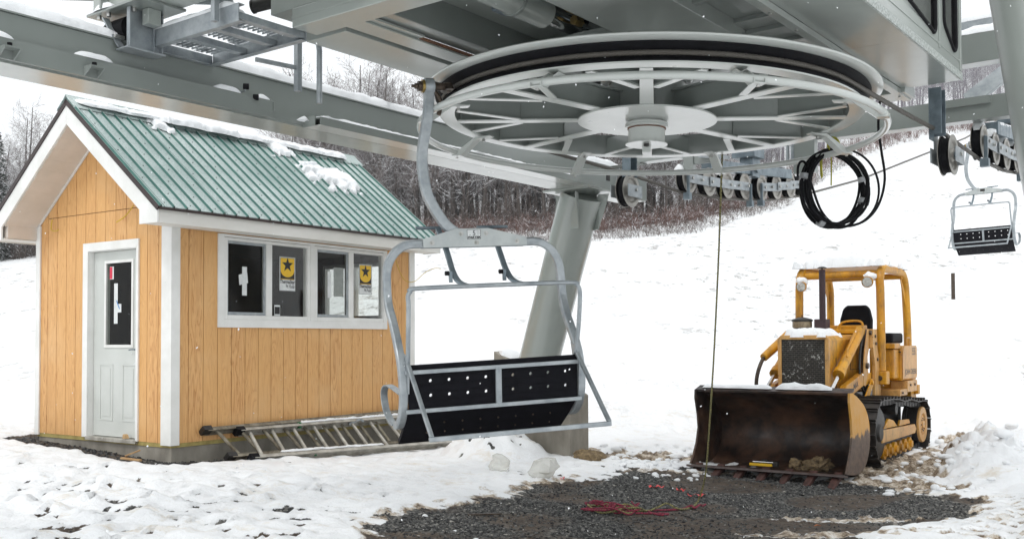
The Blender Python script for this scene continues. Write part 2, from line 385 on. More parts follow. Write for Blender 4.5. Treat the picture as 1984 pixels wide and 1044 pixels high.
def snow_patch(blobs,h,cell=.02,seed=0,curve=.5):
    """height field over a union of ellipses (x,y,rx,ry) in the local xy plane"""
    x0=min(b[0]-b[2] for b in blobs)-.05; x1=max(b[0]+b[2] for b in blobs)+.05
    y0=min(b[1]-b[3] for b in blobs)-.05; y1=max(b[1]+b[3] for b in blobs)+.05
    nx=int((x1-x0)/cell)+1; ny=int((y1-y0)/cell)+1; H={}
    for i in range(nx):
        for j in range(ny):
            x=x0+i*cell;y=y0+j*cell; f=0
            for b in blobs:
                q=1-((x-b[0])/b[2])**2-((y-b[1])/b[3])**2
                f=max(f,q)
            f+=.35*noise.noise(Vector((x*6,y*6,seed)))+.22*noise.noise(Vector((x*15,y*15,seed)))
            if f>0.02: H[i,j]=h*min(1,f*1.3)**curve*(1+.25*noise.noise(Vector((x*9,y*9,seed+3)))+.12*noise.noise(Vector((x*30,y*30,seed+3))))
    mb=MB(); idx={}; vs=[];fs=[]
    def vt(i,j,top):
        k=(i,j,top)
        if k not in idx:
            idx[k]=len(vs); vs.append((x0+i*cell,y0+j*cell,H[i,j] if (i,j) in H else -.012))
        return idx[k]
    Hb={}
    for (i,j),hh in H.items():
        Hb[i,j]=hh if all((i+a,j+b) in H for a in (-1,0,1) for b in (-1,0,1)) else -.012
    H=Hb
    for i in range(nx-1):
        for j in range(ny-1):
            c=[(i,j),(i+1,j),(i+1,j+1),(i,j+1)]
            if all(q in H for q in c):
                fs.append(tuple(vt(a,b,True) for a,b in c))
    mb.add(vs,fs); return mb
# ------------------------------------------------------------ frames of the place
TU=Vector((.605,.796,0)).normalized(); TV=Vector((TU.y,-TU.x,0)); WC=Vector((1.061,7.8,0))
TERM=frame(WC,TV,TU)                       # local: x across the line, y along the line, z up
HS=Vector((1348,1945,0)).normalized(); HF=Vector((-HS.y,HS.x,0)); HUT=frame((-3.7316,11.0,.493),HS,HF)
LX=Vector((.82,-.572,0)).normalized(); LY=Vector((-LX.y,LX.x,0)); LOAD=frame((3.05,12.03,-.05),LX,LY)

# ------------------------------------------------------------ terrain
ANCH=[(-3.7,10.8,.32),(-4.6,11.6,.40),(-6.5,12.5,.42),(-1.4,13.4,.08),(-.9,14.0,.04),(.9,12.8,.16),(-.2,12.0,.14),(-3.0,11.3,.23),(-2.3,12.2,.15),(-1.6,13.2,.08),(0,9,.03),(3,9,0),(4,12,-.05),(6,15,-.05),(2,8,0),(-3,8,.12),(-1,10.5,.12),
      (1.2,12,.04),(7,11,.0),(5.5,12,0),(-6,8,.15),(9,16,.05),(0,17,.25),(-10,10,.3),(12,10,.1),(3.3,11.4,-.10),(2.5,12.1,-.09),(4.1,11.2,-.08),(2.2,12.5,-.06),(3,13.5,-.02),(5,10,.0)]
TREEL=[(-1.0,46,500),(-.52,60,502),(-.47,62,490),(-.2,66,462),(0,66,445),(.1,66,440),(.18,66,425),(.27,80,388),(.32,100,322),(.37,118,290),(.42,138,262),(.51,150,248),(1.0,160,235)]
def lerp_tab(th):
    T=TREEL
    if th<=T[0][0]: return T[0][1],T[0][2]
    for a,b in zip(T,T[1:]):
        if th<=b[0]:
            t=(th-a[0])/(b[0]-a[0]); return a[1]+(b[1]-a[1])*t,a[2]+(b[2]-a[2])*t
    return T[-1][1],T[-1][2]
def base_z(X,Y):
    sw=1e-9;sz=0
    for ax,ay,az in ANCH:
        w=math.exp(-((X-ax)**2+(Y-ay)**2)/3.2); sw+=w; sz+=w*az
    far=.15; w=1e-3; return (sz+far*w)/(sw+w)
def terrain(X,Y):
    z=base_z(X,Y) if (-14<X<16 and 2<Y<24) else .15
    if Y>16.5:
        th=X/Y; D,py=lerp_tab(th); ze=1.6+(661-py)/1945*D
        t=(Y-16.5)/(D-16.5)
        if t<=1: z+= (ze-.15)*t**1.12
        else: z+=(ze-.15)+(Y-D)*(.015+.33*sst(.20,.30,th))
        if Y>D+90: z-=(Y-D-90)*.27*sst(.20,.30,th)
        z+= .25*noise.noise(Vector((X*.09,Y*.09,3)))*min(1,(Y-16.5)/10)+.05*noise.noise(Vector((X*.5,Y*.5,8)))*min(1,(Y-16.5)/6)
    return z
GRAVEL=[(-1.2,8.3),(-.9,8.95),(-.2,9.5),(.35,10.6),(.95,11.3),(1.25,11.9),(1.7,12.2),(2.3,12.3),(3.2,12.1),(4.1,11.35),(4.15,10.75),(4.75,10.3),(4.1,9.3),(3.4,8.75),(3.0,8.3),(2.7,7.6),(2.6,6.5),(-.6,6.5),(-.9,7.6)]
def inside(p,poly):
    x,y=p; c=False; n=len(poly)
    for i in range(n):
        x1,y1=poly[i]; x2,y2=poly[(i+1)%n]
        if (y1>y)!=(y2>y) and x<(x2-x1)*(y-y1)/(y2-y1)+x1: c=not c
    return c
def sdist(p,poly):
    x,y=p; d=9e9; n=len(poly)
    for i in range(n):
        x1,y1=poly[i]; x2,y2=poly[(i+1)%n]; dx,dy=x2-x1,y2-y1
        t=max(0,min(1,((x-x1)*dx+(y-y1)*dy)/(dx*dx+dy*dy))); d=min(d,math.hypot(x-x1-t*dx,y-y1-t*dy))
    return d if inside(p,poly) else -d
HINV=HUT.inverted(); LINV=LOAD.inverted(); TINV=TERM.inverted()
def sst(a,b,x): t=max(0,min(1,(x-a)/(b-a))); return t*t*(3-2*t)
def gmask(X,Y):
    """returns bare gravel amount (1 = bare), churned mud amount, and a height offset"""
    n1=noise.noise(Vector((X*1.3,Y*1.3,1))); n2=noise.noise(Vector((X*5,Y*5,2))); n3=noise.noise(Vector((X*14,Y*14,5)))
    d=sdist((X,Y),GRAVEL)+.24*n1+.17*n2+.09*n3
    g=sst(-.12,.07,d)
    slush=0
    if Y<9.3 and X>1.6:  # slush lying in the right part of the gravel
        e=1-((X-2.85)/.75)**2-((Y-8.95)/.16)**2+n2*.9+n3*.4; g*=1-.8*sst(.0,.6,e+n3*.6); slush=sst(0,.6,e+n3*.5)
        e=1-((X-2.5)/.9)**2-((Y-8.25)/.18)**2+n2*.9+n3*.4; g*=1-.75*sst(.0,.6,e+n3*.6); slush=max(slush,sst(0,.6,e+n3*.5))
    h=HINV@Vector((X,Y,.493)); m=0.
    # melted strip along the hut foundation
    if -1.2<h.x<5 and -1.2<h.y<4:
        dx=max(-h.x,0,h.x-4.06); dy=max(-h.y,0,h.y-2.65); dd=math.hypot(dx,dy)
        wd=.42+.12*n1+.1*n2+.04*n3 if h.y>0 or h.x<.2 else .40+.1*n2
        g=max(g,sst(-.03,.05,wd-dd))
        if dd<.01 : g=max(g,1)
    l=LINV@Vector((X,Y,-.05))
    rim=math.exp(-(d/.22)**2)*sst(-.35,.35,n1+.8*n2+.25)
    # churned mud and slush around the crawler
    q=1-((l.x-1.2)/1.5)**2-((l.y-1.9)/2.9)**2+.9*n1+.6*n2
    q2=1-((X-1.5)/1.3)**2-((Y-13.6)/.75)**2+1.0*n1+.8*n2
    q3=1-((X-7.6)/2.2)**2-((Y-15.3)/.9)**2+1.1*n1+.8*n2
    q4=1-((X-7.6)/1.2)**2-((Y-12.9)/.8)**2+1.0*n1+.8*n2
    m=max(sst(0,.8,q),sst(.1,.9,q2)*.8,sst(0,.8,q3),sst(0,.8,q4)*.9,slush*.62,rim*.66)
    # little melted holes in the snow on the left foreground
    if X<2.5 and Y<15:
        s=noise.noise(Vector((X*1.9,Y*6.5,11)))+.6*n3+.25*n2
        near=max(0,1-((X+2.8)/2.4)**2-((Y-8.2)/1.7)**2)
        g=max(g,sst(.44,.56,s+.18*near-.06*(1-near)-(.25 if Y>10.2 else 0)))
        e=1-((X-.25)/.55)**2-((Y-11.3)/.22)**2; g=max(g,sst(.35,.6,n3+.55*max(0,e)))
    if 1.0<X<3 and 10.8<Y<12.6: g=max(g,sst(.25,.5,n2+.3*n3+.15))
    return g,m,(n1,n2,n3)
def tyre_track(X,Y):
    """ribbed wheel mark at the right front corner"""
    c=Vector((4.5,9.15)); d=Vector((.62,.78)).normalized(); p=Vector((X,Y))-c; a=p.dot(d); b=p.dot(Vector((d.y,-d.x)))
    if abs(a)>1.7 or abs(b)>.52: return 0,0
    e=sst(1.7,1.2,abs(a))*sst(.52,.36,abs(b)); rib=math.sin((a+abs(b)*.5+.03*noise.noise(Vector((a*4,b*4,3))))*2*math.pi/.235)
    return e,rib
def ground_z(X,Y,full=False):
    z=terrain(X,Y); g=m=0
    if -9<X<11 and 6.2<Y<19:
        g,m,(n1,n2,n3)=gmask(X,Y)
        n4=noise.noise(Vector((X*9,Y*9,7))); n5=noise.noise(Vector((X*3,Y*4.5,17)))
        lump=abs(n5)*.055+n2*.02+n3*.012+n4*.012
        left=sst(-.5,-2.5,X)*sst(11.2,9.5,Y)
        lump+=left*(.05*n5+.035*n2+.02*n3)
        z+= (lump+.045)*(1-g)*(1-m*.2) + g*.008*n4 - g*.0
        z+= m*(.05*n2+.05*n3-.04)*(1-g*.5)
        e,rib=tyre_track(X,Y)
        if e: z+= e*(-.05+.055*rib); m=max(m,e*(.62-.55*rib))
        # pushed up snow heap right of the crawler
        for cx,cy,rx,ry,hh in ((6.0,12.7,.55,.6,.36),(6.45,13.5,.65,.7,.42),(5.6,12.0,.55,.45,.22),(5.9,11.7,.9,.6,.14),(5.3,11.4,.7,.35,.08),(8.6,16.3,2.6,.5,.28)):
            q=1-((X-cx)/rx)**2-((Y-cy)/ry)**2
            if q>0:
                bump_=math.sqrt(q)*(1+.45*n5+.20*n2+.05*n3); z+=hh*max(0,bump_)*.9; k=1-min(1,q*3.0); g*=k; m*=k
        # snow heaped against the concrete pier
        q=1-((X+.22)/.68)**2-((Y-12.95)/.70)**2
        if q>0: z+=.33*q**.8*(1+.3*n2)
    elif Y>16:
        fade=1
        g=0; s=.55*noise.noise(Vector((X*.25,Y*.16,31)))+.7*noise.noise(Vector((X*2.1,Y*.9,9)))+.6*noise.noise(Vector((X*6,Y*3,9)))
        g=sst(.74,.95,s)*.30
        if Y>lerp_tab(X/max(Y,1))[0]-3: g=max(g,.30+.5*noise.noise(Vector((X*.8,Y*.8,4))))
    return (z,g,m) if full else z
def axis(a,b,step,lo,hi,grow):
    xs=list(np.arange(a,b+1e-6,step)); s=step; x=a; left=[]
    while x>lo: s*=grow; x-=s; left.append(x)
    s=step; x=b; right=[]
    while x<hi: s*=grow; x+=s; right.append(x)
    return left[::-1]+xs+right
GX=axis(-7.2,8.2,.048,-230,260,1.055); GY=axis(7.3,16.5,.05,-60,330,1.045)
def build_ground():
    nx,ny=len(GX),len(GY); co=np.zeros((ny*nx,3),np.float32); gm=np.zeros((ny*nx),np.float32); so=np.zeros((ny*nx),np.float32); mm=np.zeros((ny*nx),np.float32)
    k=0
    for y in GY:
        for x in GX:
            z,g,m=ground_z(x,y,True); co[k]=(x,y,z); gm[k]=g; mm[k]=m; so[k]=sst(-.10,.16,noise.noise(Vector((x*1.1,y*1.1,41)))); k+=1
    me=bpy.data.meshes.new('snow_ground'); me.vertices.add(nx*ny); me.vertices.foreach_set('co',co.ravel())
    ii,jj=np.meshgrid(np.arange(nx-1),np.arange(ny-1)); a=(jj*nx+ii).ravel()
    q=np.stack([a,a+1,a+nx+1,a+nx],1).astype(np.int32); nf=len(q)
    me.loops.add(nf*4); me.loops.foreach_set('vertex_index',q.ravel()); me.polygons.add(nf)
    me.polygons.foreach_set('loop_start',np.arange(nf,dtype=np.int32)*4); me.polygons.foreach_set('use_smooth',[True]*nf)
    at=me.attributes.new('bare','FLOAT','POINT'); at.data.foreach_set('value',gm)
    at=me.attributes.new('mud','FLOAT','POINT'); at.data.foreach_set('value',mm)
    at=me.attributes.new('soil','FLOAT','POINT'); at.data.foreach_set('value',so)
    me.update(calc_edges=True); me.validate()
    o=bpy.data.objects.new('ground',me); COL.objects.link(o); o['kind']='structure'; o['label']='snow covered ground rising to a hill, bare gravel in front'
    m,n,b=new_mat('snow_and_gravel')
    def attr(nm):
        a=n.nodes.new('ShaderNodeAttribute'); a.attribute_name=nm; return a.outputs['Fac']
    vor=n.nodes.new('ShaderNodeTexVoronoi'); vor.inputs['Scale'].default_value=38; tc=n.nodes.new('ShaderNodeTexCoord'); n.links.new(tc.outputs['Object'],vor.inputs[0])
    wn=n.nodes.new('ShaderNodeTexWhiteNoise'); n.links.new(vor.outputs['Position'],wn.inputs[0])
    st=ramp(n,wn.outputs[0],[(0,(.015,.015,.016)),(.45,(.07,.07,.067)),(.85,(.17,.165,.15)),(1,(.30,.29,.26))])
    mudc=ramp(n,tex(n,2.4,6,.7),[(.3,(.040,.031,.024)),(.55,(.095,.068,.048)),(.75,(.18,.145,.11))])
    grav=mixc(n,math_(n,'MULTIPLY',attr('soil'),ramp(n,tex(n,9,7,.8),[(.36,(.45,.45,.45)),(.56,(1,1,1))])),st,mudc)
    mot=ramp(n,tex(n,6,7,.8),[(.38,(.05,.035,.025)),(.47,(.22,.16,.10)),(.56,(.58,.50,.40)),(.66,(.82,.81,.79))])
    ms=attr('mud'); msk=math_(n,'ADD',ms,math_(n,'MULTIPLY',math_(n,'SUBTRACT',tex(n,9,6,.75),.5),1.1))
    msk=ramp(n,msk,[(.38,(0,0,0)),(.58,(1,1,1))])
    dirty=ramp(n,tex(n,2.0,7,.75,(1,2.2,1)),[(.55,(.88,.893,.905)),(.70,(.74,.69,.61))])
    spz=n.nodes.new('ShaderNodeSeparateXYZ'); n.links.new(tc.outputs['Object'],spz.inputs[0])
    far=n.nodes.new('ShaderNodeMapRange'); n.links.new(spz.outputs[1],far.inputs[0]); far.inputs[1].default_value=15; far.inputs[2].default_value=22
    fl=math_(n,'MULTIPLY',ramp(n,tex(n,1.7,8,.85,(1,.45,1)),[(.53,(0,0,0)),(.61,(1,1,1))]),ramp(n,tex(n,.16,4,.6,(1,.5,1)),[(.42,(0,0,0)),(.58,(1,1,1))]))
    fl2=math_(n,'MULTIPLY',ramp(n,tex(n,9,5,.8,(.6,.5,1)),[(.62,(0,0,0)),(.68,(1,1,1))]),ramp(n,tex(n,.5,4,.7),[(.42,(0,0,0)),(.58,(1,1,1))]))
    fl=math_(n,'MULTIPLY',math_(n,'MAXIMUM',fl,fl2),far.outputs[0])
    wv=n.nodes.new('ShaderNodeTexWave'); wv.inputs['Scale'].default_value=.055; wv.inputs['Distortion'].default_value=9; wv.inputs['Detail'].default_value=3; wv.inputs['Detail Scale'].default_value=.6; wmp=n.nodes.new('ShaderNodeMapping'); wmp.inputs['Rotation'].default_value=(0,0,1.25); n.links.new(tc.outputs['Object'],wmp.inputs[0]); n.links.new(wmp.outputs[0],wv.inputs[0])
    tk=math_(n,'MULTIPLY',ramp(n,wv.outputs[0],[(.94,(0,0,0)),(.985,(.9,.9,.9))]),far.outputs[0])
    dirty=mixc(n,math_(n,'MULTIPLY',tk,ramp(n,tex(n,.35,5,.7),[(.45,(0,0,0)),(.62,(.5,.5,.5))])),dirty,(.70,.70,.71)); dirty=mixc(n,math_(n,'MULTIPLY',fl,.9),dirty,(.25,.23,.21))
    snow=mixc(n,msk,dirty,mot)
    gs=math_(n,'ADD',attr('bare'),math_(n,'MULTIPLY',math_(n,'SUBTRACT',tex(n,22,6,.8),.5),.9))
    gk=ramp(n,gs,[(.42,(0,0,0)),(.52,(1,1,1))])
    n.links.new(mixc(n,gk,snow,grav),b.inputs['Base Color'])
    b.inputs['Specular IOR Level'].default_value=.3
    rr=n.nodes.new('ShaderNodeMapRange'); n.links.new(gk,rr.inputs[0]); rr.inputs[3].default_value=.6; rr.inputs[4].default_value=.75; n.links.new(rr.outputs[0],b.inputs['Roughness'])
    h1=math_(n,'ADD',math_(n,'MULTIPLY',tex(n,5,7,.7),1.0),math_(n,'MULTIPLY',tex(n,30,6,.75),.35))
    h2=math_(n,'MULTIPLY',math_(n,'MULTIPLY',math_(n,'SUBTRACT',1,vor.outputs['Distance']),gk),.5)
    bump(n,b,math_(n,'ADD',h1,h2),.6,.05)
    me.materials.append(m); return o
build_ground()

# loose gravel chips lying on the bare ground: nobody could count them
def scatter_stones():
    rng=np.random.default_rng(3); base=np.array([(1,0,0),(-1,0,0),(0,1,0),(0,-1,0),(0,0,1),(0,0,-.6)],float)
    F=np.array([(0,2,4),(2,1,4),(1,3,4),(3,0,4),(2,0,5),(1,2,5),(3,1,5),(0,3,5)]); V=[];FF=[];mi=[];k=0
    def put(x,y,s,c):
        nonlocal k
        q=base*(s*rng.uniform(.55,1.2,3))+rng.normal(0,.18*s,(6,3)); a=rng.uniform(0,6.28); ca,sa=math.cos(a),math.sin(a)
        t=rng.uniform(-.6,.6); q=np.stack([q[:,0],q[:,1]*math.cos(t)-q[:,2]*math.sin(t),q[:,1]*math.sin(t)+q[:,2]*math.cos(t)],1)
        q=np.stack([q[:,0]*ca-q[:,1]*sa,q[:,0]*sa+q[:,1]*ca,q[:,2]*.7],1)+np.array([x,y,ground_z(x,y)+s*.15])
        V.append(q); FF.append(F+6*k); mi.extend([c]*8); k+=1
    n=0
    for i in range(42000):
        x=rng.uniform(-1.7,5.0); y=7.6+5.0*rng.random()**1.3
        g,m,_=gmask(x,y)
        if g<.5+.4*rng.random(): continue
        if noise.noise(Vector((x*1.1,y*1.1,41)))>-.02 and rng.random()<.88: continue
        put(x,y,rng.uniform(.007,.019)*(1.6 if rng.random()<.04 else 1),rng.choice([0,0,1,1,1,2]) if rng.random()>.015 else 3)
    for i in range(9000):   # along the foundation
        hx=rng.uniform(-.6,4.3); hy=rng.uniform(-.6,3.0)
        if hx>0 and hy>0 and hx<4.06 and hy<2.65: continue
        p=HUT@Vector((hx,hy,0)); g,m,_=gmask(p.x,p.y)
        if g<.5: continue
        put(p.x,p.y,rng.uniform(.01,.026),rng.choice([0,0,1]))
    for i in range(9000):   # holes in the foreground snow and churned ground
        x=rng.uniform(-6,2); y=rng.uniform(7.4,12)
        g,m,_=gmask(x,y)
        if g>.6: put(x,y,rng.uniform(.008,.02),rng.choice([0,0,1]))
    V=np.concatenate(V); FF=np.concatenate(FF)
    me=bpy.data.meshes.new('gravel'); me.from_pydata(V.tolist(),[],FF.tolist())
    for c in ((.020,.020,.021),(.095,.095,.09),(.22,.215,.20),(.45,.43,.38)):
        me.materials.append(simple('gravel_stone',c,tuple(v*.6 for v in c),.6,scale=30,bstr=0))
    me.polygons.foreach_set('material_index',mi)
    o=bpy.data.objects.new('gravel',me); COL.objects.link(o)
    tag(o,'dark crushed gravel chips on the bare ground','gravel',kind='stuff')
scatter_stones()
# slush and snow clods around the crawler
def clods():
    rng=random.Random(5); mb=MB()
    spots=[(rng.gauss(6.0,.7),rng.gauss(12.7,.7),rng.uniform(.02,.09)) for _ in range(30)]
    spots+=[(rng.uniform(1.2,2.4),rng.uniform(11.6,12.9),rng.uniform(.012,.045)) for _ in range(60)]
    spots+=[(rng.uniform(4.0,6.4),rng.uniform(10.6,13.5),rng.uniform(.012,.05)) for _ in range(120)]
    spots+=[(rng.uniform(6.3,9.5),rng.uniform(13.5,16),rng.uniform(.03,.09)) for _ in range(60)]
    spots+=[(rng.uniform(.8,2.6),rng.uniform(12.8,14.4),rng.uniform(.02,.06)) for _ in range(50)]
    spots+=[(rng.uniform(-5,3),rng.uniform(7.5,11),rng.uniform(.008,.022)) for _ in range(25)]
    for x,y,r in spots:
        l=LINV@Vector((x,y,0))
        if abs(l.x)<1.0 and -.1<l.y<4.7: continue
        s0=len(mb.v); mb.sphere((x,y,ground_z(x,y)+r*.25),r,8,6,(rng.uniform(.8,1.5),rng.uniform(.7,1.2),rng.uniform(.5,.8)))
        for i in range(s0,len(mb.v)):
            p=Vector(mb.v[i]); q=1+.35*noise.noise(p*14)+.2*noise.noise(p*40); c=Vector((x,y,ground_z(x,y)+r*.25)); mb.v[i]=tuple(c+(p-c)*q)
    o=mb.build('snow_clods','snow',smooth=True,ang=60); tag(o,'loose clods of snow strewn on the churned ground','snow',kind='stuff')
clods()
# ------------------------------------------------------------ the wooden hut
def build_hut():
    root=empty('wooden_hut',HUT,'small plywood clad lift hut with green ribbed metal roof and white trim','hut')
    Lx,Wy=4.06,2.65; RID=1.325; SL=.79
    def under(y): return 3.60-SL*abs(y-RID)     # underside of the roof / top of the wall
    # walls -----------------------------------------------------------------
    def boards(mb,axis,t0,t1,zb,zt,thick,hole=None,joint=None,offs=0.0,sign=-1,base=0.0):
        """vertical grooved boards along an axis, zt may be a function"""
        p=.2; e=[]; a=math.floor((t0-offs)/p)*p+offs
        while a<t1: e.append((max(t0,a+.004),min(t1,a+p-.004))); a+=p
        for a,b in e:
            if b-a<.01: continue
            cuts=[(a,b)]
            if hole:
                h0,h1=hole[0],hole[1]; cuts=[]
                if a<h0: cuts.append((a,min(b,h0),0))
                if b>h1: cuts.append((max(a,h1),b,0))
                lo,hi=max(a,h0),min(b,h1)
                if lo<hi: cuts.append((lo,hi,1))
            else: cuts=[(a,b,0)]
            for c0,c1,inh in cuts:
                if c1-c0<.004: continue
                spans=[(zb,None)]
                if inh: spans=[(zb,hole[2]),(hole[3],None)]
                for s0,s1 in spans:
                    za=s1 if s1 is not None else (zt(c0) if callable(zt) else zt); zc=s1 if s1 is not None else (zt(c1) if callable(zt) else zt)
                    zmid=None
                    if s0>=min(za,zc)-.005: continue
                    parts=[(s0,za,zc)]
                    if joint and s1 is None and s0<joint<min(za,zc): parts=[(s0,joint-.004,joint-.004),(joint+.004,za,zc)]
                    if callable(zt) and s1 is None and (c0<RID<c1):
                        parts=[(parts[0][0],parts[0][1],parts[0][2])] if len(parts)==1 else parts
                        if len(parts)==2:
                            q=parts[1]; zm=zt(RID)
                            mk(mb,axis,c0,RID,q[0],q[1],zm,thick,sign,base); mk(mb,axis,RID,c1,q[0],zm,q[2],thick,sign,base); parts=[parts[0]]
                    for q in parts: mk(mb,axis,c0,c1,q[0],q[1],q[2],thick,sign,base)
    def mk(mb,axis,a,b,z0,za,zb_,th,sign,base):
        o=base; i=base-sign*th
        # outer face at base, inner behind
        if axis=='x': P=lambda t,d,z:(t,d,z)
        else: P=lambda t,d,z:(d,t,z)
        mb.hexa([P(a,o,z0),P(b,o,z0),P(b,i,z0),P(a,i,z0),P(a,o,za),P(b,o,zb_),P(b,i,zb_),P(a,i,za)])
    win=(.66,3.47,1.37,2.34); door=(.60,1.57,.0,2.20)
    mb=MB(); boards(mb,'x',0,Lx,0,2.42,.012,win,None,.024,-1,0.0); side=mb.build('side_wall','wood',root)
    def solid(mb,axis,t0,t1,zt,d0,d1,hole):
        h0,h1,hz0,hz1=hole
        def q(a,b,z0,z1a,z1b):
            if b-a<.003: return
            if axis=='x': P=lambda t,d,z:(t,d,z)
            else: P=lambda t,d,z:(d,t,z)
            mb.hexa([P(a,d0,z0),P(b,d0,z0),P(b,d1,z0),P(a,d1,z0),P(a,d0,z1a),P(b,d0,z1b),P(b,d1,z1b),P(a,d1,z1a)])
        f=zt if callable(zt) else (lambda t:zt)
        br=sorted(set([t0,h0,h1,t1]+([RID] if callable(zt) else [])))
        for a,b in zip(br,br[1:]):
            if a>=h0-1e-6 and b<=h1+1e-6:
                if hz0>0: q(a,b,0,hz0,hz0)
                q(a,b,hz1,f(a),f(b))
            else: q(a,b,0,f(a),f(b))
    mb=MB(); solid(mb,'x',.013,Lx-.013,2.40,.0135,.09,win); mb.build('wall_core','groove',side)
    mb=MB(); boards(mb,'y',0.0,Wy,0,under,.012,door,2.64,.035,-1,0.0); fr=mb.build('front_wall','wood',root)
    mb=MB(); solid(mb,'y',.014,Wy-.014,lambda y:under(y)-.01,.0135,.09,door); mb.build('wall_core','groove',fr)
    mb=MB(); boards(mb,'y',0.0,Wy,0,under,.012,(.48,1.72,1.44,2.26),2.64,.035,1,Lx); bk=mb.build('back_wall','wood',root)
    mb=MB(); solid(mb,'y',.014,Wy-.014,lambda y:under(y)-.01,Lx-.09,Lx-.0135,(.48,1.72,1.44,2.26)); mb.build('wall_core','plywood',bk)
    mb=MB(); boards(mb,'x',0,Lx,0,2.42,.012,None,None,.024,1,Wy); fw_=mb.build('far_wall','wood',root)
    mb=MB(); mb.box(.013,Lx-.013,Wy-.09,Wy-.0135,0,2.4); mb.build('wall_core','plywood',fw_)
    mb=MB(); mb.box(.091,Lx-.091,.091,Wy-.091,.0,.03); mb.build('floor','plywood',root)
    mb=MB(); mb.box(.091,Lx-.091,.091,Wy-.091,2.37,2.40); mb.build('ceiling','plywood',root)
    # foundation and treated sill
    mb=MB(); mb.box(.015,Lx-.02,.015,Wy-.02,-.55,-.045); mb.build('foundation','concrete',root,bev=.006)
    mb=MB(); mb.box(.004,Lx-.01,.004,Wy-.01,-.045,-.001); mb.build('sill_plate','treated',root)
    # corner boards
    for nm,(a,b,c,d,z1) in {'n':(-.022,.0,-.022,.155,2.44),'s':(0.0,.095,-.022,.0,2.38)}.items(): pass
    mb=MB(); mb.box(-.022,-.001,-.001,.155,-.02,2.46); mb.box(-.022,.095,-.022,-.001,-.02,2.385); mb.build('corner_trim','trim',root,bev=.002)
    mb=MB(); mb.box(-.022,-.001,Wy-.07,Wy+.001,-.02,2.56); mb.box(-.022,.09,Wy+.001,Wy+.022,-.02,2.5); mb.build('corner_trim','trim',root,bev=.002)
    mb=MB(); mb.box(Lx-.09,Lx+.022,-.022,-.001,-.02,2.385); mb.box(Lx+.001,Lx+.022,-.001,.09,-.02,2.4); mb.build('corner_trim','trim',root,bev=.002)
    mb=MB(); mb.box(Lx+.001,Lx+.022,Wy-.09,Wy+.001,-.02,2.5); mb.box(Lx-.09,Lx+.022,Wy+.001,Wy+.022,-.02,2.5); mb.build('corner_trim','trim',root,bev=.002)
    # roof -------------------------------------------------------------------
    x0,x1=-.45,4.25; ez=-.375; apex=3.885
    nrm=Vector((0,SL,-1)).normalized()
    for s,nm in ((1,'near'),(-1,'far')):
        def P(x,d,h):  # d: horizontal distance down from the ridge, h: height normal to the sheet
            y=RID-s*d; z=apex-SL*d; L_=math.sqrt(1+SL*SL); return (x,y-s*h*SL/L_,z+h/L_)
        mb=MB(); de=1.72; sec=[]; x=x0; pit=.165; k=0
        while x<x1-.01:
            b=.022 if k%5 else .03; hh=.024
            sec+= [(x,0),(x+.009,hh),(x+.009+b*.4,hh),(x+.018+b*.4,0)]
            if k%5==0: sec+=[(x+.06,0.0),(x+.062,.004),(x+.066,.0)]
            x+=pit; k+=1
        sec=[q for q in sec if q[0]<x1]; sec.append((x1,0)); vs=[];fs=[]
        for (xx,h) in sec:
            vs+= [P(xx,.0,h+.004),P(xx,de,h+.004),P(xx,de,h-.004),P(xx,0,h-.004)]
        for i in range(len(sec)-1):
            for a,b in ((0,1),(1,2),(2,3),(3,0)): fs.append((i*4+a,i*4+b,i*4+4+b,i*4+4+a))
        fs+= [(3,2,1,0),tuple((len(sec)-1)*4+q for q in range(4))]
        mb.add(vs,fs)
        # darker sides of the ribs: a second material by face
        mb.m=[]
        for i in range(len(sec)-1):
            slope=abs(sec[i+1][1]-sec[i][1])>.003
            mb.m+=[1 if slope else 0]*4
        mb.m+=[0,0]
        rf=mb.build('roof',['roof','roof_rib'],root); 
        if s==-1: rf['label']='far slope of the ribbed roof'
        mb=MB(); x=x0+.10; k=0
        while x<x1-.05:
            for d in ((.18,.62,1.06,1.50) if k%2 else (.4,.84,1.28,1.66)):
                mb.cyl(P(x,d,.003),P(x,d,.011),.0075,.005,8)
            x+=pit; k+=1
        mb.build('roof_screws','screw',rf)
        # plywood deck, drip edge
        mb=MB(); mb.hexa([P(x0+.005,0,-.03),P(x1-.005,0,-.03),P(x1-.005,de-.02,-.03),P(x0+.005,de-.02,-.03),P(x0+.005,0,-.008),P(x1-.005,0,-.008),P(x1-.005,de-.02,-.008),P(x0+.005,de-.02,-.008)])
        mb.build('roof_deck','fascia',rf)
        mb=MB(); mb.hexa([P(x0-.012,0,-.05),P(x0+.004,0,-.05),P(x0+.004,de,-.05),P(x0-.012,de,-.05),P(x0-.012,0,.0),P(x0+.004,0,.0),P(x0+.004,de,.0),P(x0-.012,de,.0)])
        mb.hexa([P(x0,de-.004,-.03),P(x1,de-.004,-.03),P(x1,de+.01,-.03),P(x0,de+.01,-.03),P(x0,de-.004,-.004),P(x1,de-.004,-.004),P(x1,de+.01,-.004),P(x0,de+.01,-.004)])
        mb.build('drip_edge','dark_trim',rf)
    # ridge cap
    mb=MB(); c=[]
    for d,h in ((-.17,.024),(-.155,.036),(-.03,.040),(0,.055),(.03,.040),(.155,.036),(.17,.024)):
        y=RID-d; z=apex-SL*abs(d)+h; c.append((y,z))
    vs=[(x0-.015,y,z) for y,z in c]+[(x1+.015,y,z) for y,z in c]+[(x0-.015,y,z-.006) for y,z in c]+[(x1+.015,y,z-.006) for y,z in c]; n=len(c)
